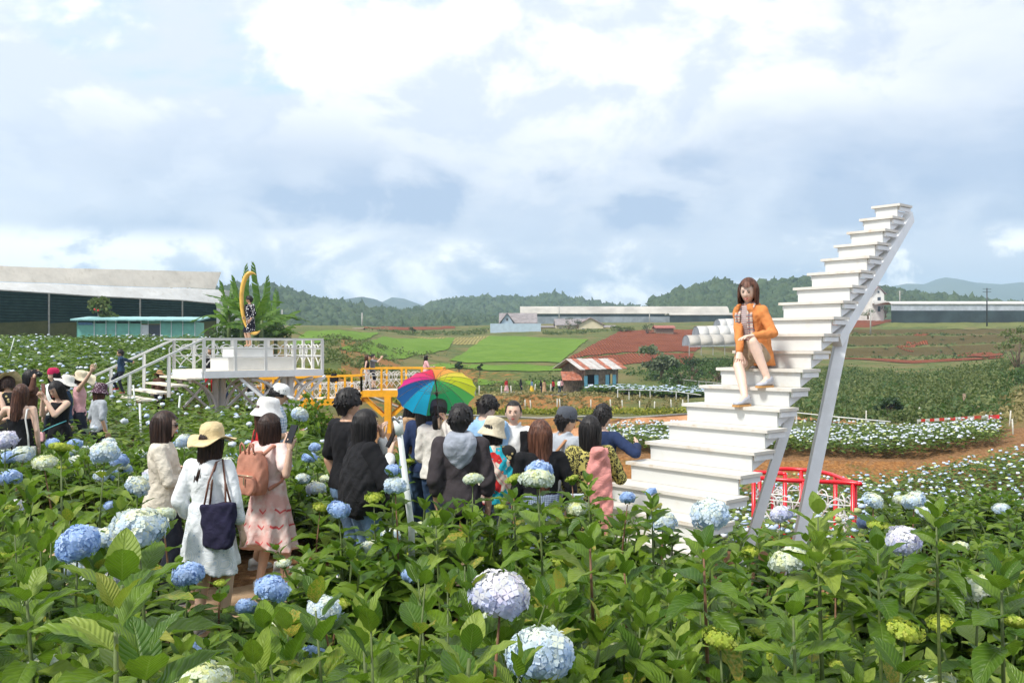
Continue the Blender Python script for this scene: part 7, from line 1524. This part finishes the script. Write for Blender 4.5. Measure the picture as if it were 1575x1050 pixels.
big_shoot(1540, 890, 3.1, .17, 4, 'dark leaves at the right edge', .1, seed=14)
big_shoot(40, 905, 2.9, .17, 5, 'dark leafy shoot at the left edge', .05, seed=15)
big_shoot(560, 1000, 2.3, .16, 5, 'shaded leafy shoot at the bottom left of centre', .1, seed=16)
big_shoot(455, 985, 2.5, .16, 4, 'leafy shoot below the path gap', .2, seed=17)
big_shoot(670, 800, 5.4, .15, 4, 'round pale leaf shoot below the grey hoodie', .5, seed=18)
big_shoot(790, 770, 5.5, .15, 5, 'leafy shoot in front of the plaid skirt', .1, seed=19)
big_shoot(905, 745, 5.6, .15, 4, 'broad upright leaves in front of the grey cap man', .1, seed=20)
# ---- fields beyond: uncountable, one mass each
def lo_plant(seed, heads, hs=1.):
    rng = np.random.default_rng(seed); V = []; Q = []; MI = []; o = 0
    for i in range(34):
        a = rng.uniform(0, 2*PI); r_ = .34*math.sqrt(rng.random()); z = rng.uniform(.35, 1.)*(1-.35*(r_/.34)**2); d = Vector((math.cos(a), math.sin(a), rng.uniform(-.3, .7)))
        M = frame(Vector((r_*math.cos(a), r_*math.sin(a), z)), d, Vector((0, 0, 1)), rng.uniform(.18, .29)*hs); v, q, uv = LL; A = np.array(M); V.append(v @ A[:3, :3].T+A[:3, 3]); Q.append(q+o); MI += [0]*len(q); o += len(v)
    for i in range(heads):
        a = rng.uniform(0, 2*PI); r_ = .36*math.sqrt(rng.random()); c = np.array([r_*math.cos(a), r_*math.sin(a), .96-.25*(r_/.36)**2+rng.uniform(-.06, .06)]); s = rng.uniform(.045, .078)*hs
        V.append(HB*np.array([s, s, s*.8])+c+RNG.normal(size=HB.shape)*s*.13); Q.append(HQ+o); MI += [1+int(rng.integers(3))]*len(HQ); o += len(HB)
    return np.concatenate(V), np.concatenate(Q), np.array(MI)
LL = (np.array([(0, 0, 0), (.26, .45, .10), (0, .5, 0), (-.26, .45, .10), (0, 1, -.12)]), np.array([(0, 1, 4, 2), (0, 2, 4, 3)]), None)
_b = MB(); _b.ell((0, 0, 0), (1, 1, 1), None, 7, 4); HB = np.array(_b.v); HQ = np.array([f for f in _b.f if len(f) == 4])
def field(name, pts, label, heads, mats, hs=1., sxy=1.):
    vs = [lo_plant(300+k, heads(k), hs) for k in range(6)]; V = []; Q = []; MI = []; o = 0; rng = np.random.default_rng(5)
    xy = np.array([(x, y) for x, y, h_ in pts]); z0 = zt(xy[:, 0], xy[:, 1])
    for j, (x, y, h_) in enumerate(pts):
        v, q, mi = vs[int(rng.integers(6))]; a = rng.uniform(0, 6.28); R = np.array([[math.cos(a), -math.sin(a), 0], [math.sin(a), math.cos(a), 0], [0, 0, 1]])
        s = rng.uniform(.85, 1.2)*sxy; V.append((v*np.array([s, s, h_])) @ R.T+np.array([x, y, z0[j]])); Q.append(q+o); MI.append(mi); o += len(v)
    me = bpy.data.meshes.new(name); set_mesh(me, np.concatenate(V), np.concatenate(Q), False, None, np.concatenate(MI))
    for m in mats: me.materials.append(m)
    o = struct(name, me, None, kind='stuff'); o['label'] = label; return o
mat_leaf3 = leafmat('field_leaf', (.050, .110, .012), (.20, .27, .035), .25, .5)
fl_l = [mat_leaf2, FM['pale'], FM['blue'], FM['cream']]
mat_fieldw = M_basic('far_white_blooms', (.66, .72, .82), .7, .1, 3, 0); mat_fieldb = M_basic('far_blue_blooms', (.50, .60, .82), .7, .1, 3, 0); mat_fieldy = M_basic('far_lime_blooms', (.50, .56, .22), .7, .15, 3, 0)
rest = [(x, y, h_) for x, y, h_ in nf[THINGS_N:]]
field('hydrangea_field', rest+[(x, y, .95*rngp.uniform(.85, 1.1)) for x, y in sample(-.80, -.235, 12.4, 34, .60) if clear(x, y) and not (x/y > -.27 and y > 26)], 'dense hydrangea field left of the visitors', lambda k: [0, 0, 1, 0, 0, 1][k], [mat_leaf3, mat_fieldb, mat_fieldw, mat_fieldy])
field('hydrangea_field', [(x, y, 1.0*rngp.uniform(.85, 1.1)) for x, y in sample(-.80, -.30, 34, 71.5, .85) if clear(x, y)], 'far part of the left hydrangea field, up to the turquoise shed', lambda k: [0, 1, 0, 0, 1, 0][k], [mat_leaf3, mat_fieldb, mat_fieldw, mat_fieldy], 1.25, 1.45)
field('hydrangea_field', [(x, y, .8*rngp.uniform(.85, 1.1)) for x, y in sample(-.235, -.105, 12.4, 25, .62) if clear(x, y)], 'hydrangeas behind the man in the black shirt', lambda k: [0, 1, 0, 0, 1, 0][k], [mat_leaf3, mat_fieldb, mat_fieldw, mat_fieldy])
field('hydrangea_field', [(x, y, .78*rngp.uniform(.85, 1.1)) for x, y in sample(.20, .85, 11.2, 30.8, .58) if clear(x, y) and y < 26+abs(x)*.33], 'lower right hydrangea field with many small pale blooms', lambda k: 1+k % 3, [mat_leaf3, mat_fieldw, mat_fieldb, mat_fieldy], .9)
field('hydrangea_field', [(x, y, .74*rngp.uniform(.8, 1.12)) for x, y in sample(.095, .535, 33.6, 40.9, .55)], 'hydrangea terrace with white blooms above the earth bank', lambda k: 2+k % 3, [mat_leaf3, mat_fieldw, mat_fieldw, mat_fieldy], .9, 1.05)
field('hydrangea_field', [(x, y, .8) for x, y in sample(.085, .215, 96, 108, 1.0)], 'far flower bed beside the wooden hut', lambda k: 2+k % 2, [mat_leaf2, mat_fieldw, mat_fieldb, mat_fieldw], 1.7, 1.6)
# ---- leafy shrubs, trees, scrub
mat_bush = leafmat('shrub_leaf', (.035, .075, .018), (.085, .15, .035), .2, .6); mat_scrub = leafmat('scrub_leaf', (.070, .105, .030), (.18, .20, .065), .2, .7)
mat_olivet = leafmat('grey_green_leaf', (.13, .16, .09), (.21, .24, .14), .2, .7); mat_yg = leafmat('yellow_green_leaf', (.22, .26, .03), (.42, .36, .04), .3, .6)
mat_dry = leafmat('dry_grass', (.20, .16, .06), (.34, .28, .12), .2, .8)
def cloud(rng, c, rad, n, s, shell=.5):
    d = rng.normal(size=(n, 3)); d /= np.linalg.norm(d, axis=1)[:, None]; r_ = rng.uniform(shell, 1, (n, 1)); d[:, 2] = np.abs(d[:, 2])*1.0-.25*(rng.random(n) < .35)
    lump = 1+.22*np.sin(d[:, :1]*4+c[0])+.18*np.sin(d[:, 1:2]*5+c[1]*2); p = np.array(c)+d*r_*np.array(rad)*lump
    a = rng.normal(size=(n, 3)); a /= np.linalg.norm(a, axis=1)[:, None]; b = np.cross(a, rng.normal(size=(n, 3))); b /= np.linalg.norm(b, axis=1)[:, None]+1e-6
    ss = s*rng.uniform(.6, 1.4, (n, 1)); V = np.stack([p-a*ss*.5, p+b*ss*.32, p+a*ss*.6, p-b*ss*.32], 1).reshape(-1, 3); Q = np.arange(n*4).reshape(n, 4); return V, Q
def cloud_mesh(nm, items, s_n, mat, seed=0):
    rng = np.random.default_rng(seed); V = []; Q = []; o = 0
    for c, rad, n, s in items:
        v, q = cloud(rng, c, rad, n, s); V.append(v); Q.append(q+o); o += len(v)
    me = bpy.data.meshes.new(nm); set_mesh(me, np.concatenate(V), np.concatenate(Q), False); me.materials.append(mat); return me
def tree(px, base_py, top_py, wpx, Y_, mat, label, name='tree', n=900, seed=0, cat='tree', leaf=.0, grp=None, low=False, clumps=8):
    g = P(px, base_py, Y_); h_ = (base_py-top_py)/F*Y_; R = wpx/F*Y_/2; rng = np.random.default_rng(seed+31); r_ = empty(name, g, label, cat, grp); b = MB()
    b.tube([g-Vector((0,0,.6)), g+Vector((0,0,h_*.35)), g+Vector((R*.1,0,h_*.7))], [R*.09+.05, R*.07+.03, .03], 7)
    items = []; ls = leaf or max(R*.16, .22)
    for k in range(clumps):
        a = k*2.4+rng.uniform(0, 1); rr = R*rng.uniform(.25, .68); z = h_*(rng.uniform(.22, .82) if low else rng.uniform(.45, .86)); c = (g.x+rr*math.cos(a), g.y+rr*math.sin(a), g.z+z)
        q_ = R*rng.uniform(.34, .52); items.append((c, (q_, q_, min(q_*.85, h_*.3)), n//clumps, ls)); b.tube([g+Vector((0,0,h_*.25)), Vector(c)], [R*.04+.02, .015], 5)
    part('trunk', b, wood_old, r_, True); o = link('crown', cloud_mesh('crown', items, 0, mat, seed), None, r_); o.location = -g; return r_
mat_dk = leafmat('dark_tree_leaf', (.018, .04, .014), (.045, .085, .028), .15, .7)
tree(1018, 578, 533, 62, 122, mat_olivet, 'grey-green rounded tree right of the wooden hut', seed=1, n=1800, low=True, leaf=.5)
for i, (px, b_, t_, w_, Y_, m_, l_) in enumerate([(1065, 590, 546, 60, 118, mat_dk, 'dark bushy tree right of the grey-green tree'), (1105, 596, 552, 66, 112, mat_bush, 'bushy dark green tree left of the seated woman'), (1045, 600, 560, 46, 112, mat_bush, 'low dark tree behind the wire fence'),
        (875, 513, 486, 22, 262, mat_dk, 'small dark tree before the cream houses, left one'), (889, 511, 489, 16, 261, mat_dk, 'slender tree between the two cream houses'), (996, 520, 494, 24, 236, mat_dk, 'dark round tree left of the red-roofed field hut'), (960, 512, 502, 46, 245, mat_scrub, 'low green hedge tree along the red field'),
        (1566, 600, 488, 66, 92, mat_scrub, 'large leafy tree cut by the right edge'), (1590, 650, 560, 110, 80, mat_bush, 'dark bush mass at the right edge'), (1335, 488, 476, 30, 280, mat_bush, 'shrub before the white three-storey house'), (1362, 486, 470, 24, 282, mat_dk, 'garden shrub right of the white house'), (1367, 641, 612, 42, 62, mat_dk, 'dark rounded bush on the scrub slope'),
        (1180, 565, 542, 60, 130, mat_scrub, 'scrubby tree behind the stair treads'), (930, 640, 618, 10, 70, mat_yg, 'tiny yellow shrub on the ledge'), (635, 511, 503, 14, 232, mat_dk, 'small shrub beside the far rice field'), (706, 570, 556, 16, 122, mat_dk, 'dark shrub below the bright rice field, left one'), (738, 571, 559, 10, 121, mat_dk, 'dark shrub below the bright rice field, right one'),
        (420, 520, 498, 70, 120, mat_scrub, 'low green bushes right of the banana plants'), (1490, 490, 470, 40, 300, mat_dk, 'dark tree behind the white-roofed greenhouse')]):
    if 'tiny yellow' in l_: continue
    tree(px, b_, t_, w_, Y_, m_, l_, 'shrub' if 'shrub' in l_ or 'bush' in l_ and 'tree' not in l_ else 'tree', 900 if w_ > 30 else 350, 10+i, low=True, leaf=max(.24, w_/F*Y_*.045))
r_ = tree(156, 500, 457, 52, 77, mat_scrub, 'green shrub with two red flowers behind the turquoise shed', 'shrub', 1300, 77, low=True, leaf=.3)
mb = MB(); _g = random.Random(3)
for k in range(2): mb.ell(P(156+_g.uniform(-20, 20), 474+_g.uniform(-10, 12), 75.6), (.10, .10, .09), None, 6, 4)
part('blossom', mb, M_basic('red_blossom', (.55, .02, .02), .6), r_, kind='stuff')
c = P(452, 640, 20.5); g = zs(c.x, c.y); r_ = empty('round_shrub', (c.x, c.y, g), 'dense rounded green bush between platform and yellow bridge', 'shrub')
rng_ = np.random.default_rng(3); items = [((0, 0, .55), (.95, .8, .9), 2200, .13), ((-.5, .2, .3), (.8, .7, .7), 1200, .13), ((.3, -.2, .2), (.8, .7, .6), 1200, .13)]
link('foliage', cloud_mesh('foliage', items, 0, mat_leaf2, 5), None, r_)['kind'] = 'stuff'; part('trunk', MB().tube([Vector((c.x, c.y, g-.2)), Vector((c.x, c.y, g+.8))], .06, 6), wood_old, r_)
# scrub on the slopes
def scrub_items(quad, n, size, Y0, seed, nl=16, leaf=.4):
    rng = np.random.default_rng(seed); out = []; q = [G(*p, Y0) for p in quad]
    for _ in range(n):
        a, b = rng.random(), rng.random(); p = (q[0]*(1-b)+q[1]*b)*(1-a)+(q[3]*(1-b)+q[2]*b)*a; s = size*rng.uniform(.5, 1.4)
        out.append(((p.x, p.y, zs(p.x, p.y)), (s, s, s*.8), nl, leaf*rng.uniform(.7, 1.2)))
    return out
it = scrub_items([(1130, 553), (1560, 556), (1530, 640), (1200, 648)], 1300, 1.1, 46, 1, 34, .30)
o = struct('scrub', cloud_mesh('scrub', it, 0, mat_scrub, 1), None, kind='stuff'); o['label'] = 'dense green scrub covering the slope behind the staircase'
it = scrub_items([(1130, 553), (1570, 556), (1540, 646), (1240, 650)], 240, 1.2, 46, 2, 40, .30)+scrub_items([(960, 575), (1130, 560), (1130, 612), (1060, 604)], 170, 1.4, 96, 3, 30, .34)
o = struct('scrub', cloud_mesh('scrub', it, 0, mat_bush, 2), None, kind='stuff'); o['label'] = 'darker bushes mixed into the slope'
it = scrub_items([(500, 540), (860, 574), (860, 600), (500, 562)], 420, .7, 75, 4, 12, .35)+scrub_items([(490, 520), (560, 526), (690, 545), (500, 545)], 160, .8, 90, 5, 12, .35)+scrub_items([(1270, 512), (1580, 512), (1580, 548), (1270, 548)], 260, .55, 150, 8, 12, .5)+scrub_items([(560, 507), (750, 507), (750, 514), (620, 515)], 200, .8, 200, 9, 12, .5)+scrub_items([(830, 512), (960, 508), (860, 515), (840, 515)], 90, .8, 200, 19, 12, .5)
o = struct('undergrowth', cloud_mesh('undergrowth', it, 0, mat_scrub, 3), None, kind='stuff'); o['label'] = 'rough green verges between the fields'
it = scrub_items([(500, 548), (700, 560), (860, 603), (620, 606)], 260, .5, 60, 6, 12, .3)+scrub_items([(740, 609), (1060, 609), (1060, 626), (740, 626)], 320, .35, 76, 7, 12, .25)+scrub_items([(1500, 640), (1580, 600), (1580, 650), (1520, 655)], 120, .5, 45, 17, 12, .3)
o = struct('dry_grass', cloud_mesh('dry_grass', it, 0, mat_dry, 4), None, kind='stuff'); o['label'] = 'dry straw-coloured tufts on the terrace banks'
rowp = []
rng_ = np.random.default_rng(12)
for px in np.arange(430, 1064, 2.2):
    p = G(px, 636+rng_.uniform(-1.5, 1.5), 70); rowp.append(((p.x, p.y, p.z+.05), (.42, .42, .5*rng_.uniform(.7, 1.25)), 26, .24))
for px in np.arange(1130, 1290, 3): p = G(px, 640, 42); rowp.append(((p.x, p.y, p.z), (.4, .4, .3), 14, .2))
o = struct('flower_row', cloud_mesh('flower_row', rowp, 0, mat_yg, 5), None, kind='stuff'); o['label'] = 'row of yellow-green plants along the earth ledge'
# ---- banana plants
mat_ban = leafmat('banana_leaf', (.075, .18, .022), (.18, .30, .05), .4, .5, True)
def banana_leaf(L, W_, droop, rng):
    V = []; Q = []; n = 15; mid = []
    for k in range(n+1): t = k/n; mid.append(Vector((0, L*(t-.18*droop*t*t), L*(.55*t-droop*t*t*.75))))
    for s in (-1, 1):
        for k in range(n):
            if rng.random() < .08: continue
            t0, t1 = k/n, (k+1)/n-(.012 if rng.random() < .6 else 0); w = W_*math.sin(PI*min(.97, (k+.7)/n))**.6*rng.uniform(.85, 1.05); sag = rng.uniform(.15, .6)
            a, b = mid[k], mid[k].lerp(mid[k+1], .95); o = len(V)
            V += [a, b, b+Vector((s*w, .12*L, -sag*w)), a+Vector((s*w, .12*L, -sag*w-.02))]; Q.append((o, o+1, o+2, o+3))
    b = MB(); b.add(V, Q); b.tube(mid, [.035]*8+[.02]*8, 4); return b
def banana(px, base, top, Y_, nl, label, seed):
    rng = np.random.default_rng(seed); g = P(px, base, Y_); g.z = zs(g.x, g.y); H_ = (CZ-(top-HY)/F*Y_-g.z); r_ = empty('banana_plant', g, label, 'tree', 'banana plants by the greenhouse')
    part('trunk', MB().tube([g-Vector((0,0,.3)), g+Vector((0,0,H_*.28)), g+Vector((.05,0,H_*.55))], [.17, .14, .10], 8), mat_stem, r_, True)
    for k in range(nl):
        a = k*2.4+rng.uniform(-.3, .3); el_ = math.radians(rng.uniform(12, 68) if k > 1 else 80); dr = rng.uniform(.25, .8) if k > 1 else .05; L = H_*rng.uniform(.42, .58)
        b = banana_leaf(L, .30, dr, rng); R = Matrix.Rotation(a, 3, 'Z') @ Matrix.Rotation(el_-.5, 3, 'X'); c0 = g+Vector((.05, 0, H_*rng.uniform(.38, .56)))
        b.v = [tuple(c0+R @ Vector(p)) for p in b.v]; part('leaf', b, mat_ban, r_)
banana(372, 520, 424, 63, 13, 'tallest banana plant behind the golden crescent', 1)
banana(352, 520, 432, 64, 10, 'banana plant at the greenhouse end, left one', 2)
banana(402, 525, 428, 61, 12, 'banana plant right of the woman in polka dots', 3)
banana(424, 528, 455, 66, 10, 'lowest banana plant, right of the others', 4)
banana(388, 530, 450, 58, 9, 'short banana plant in front of its neighbours', 6)
it = scrub_items([(335, 505), (450, 505), (450, 522), (335, 522)], 60, 1.1, 45, 21, 26, .35)
o = struct('undergrowth', cloud_mesh('undergrowth', [((P(px, 512, 66).x, 66, 2.6), (1.3, 1., 1.2), 260, .3) for px in (352, 368, 385, 410, 425)], 0, mat_bush, 6), None, kind='stuff'); o['label'] = 'dark undergrowth below the banana leaves'
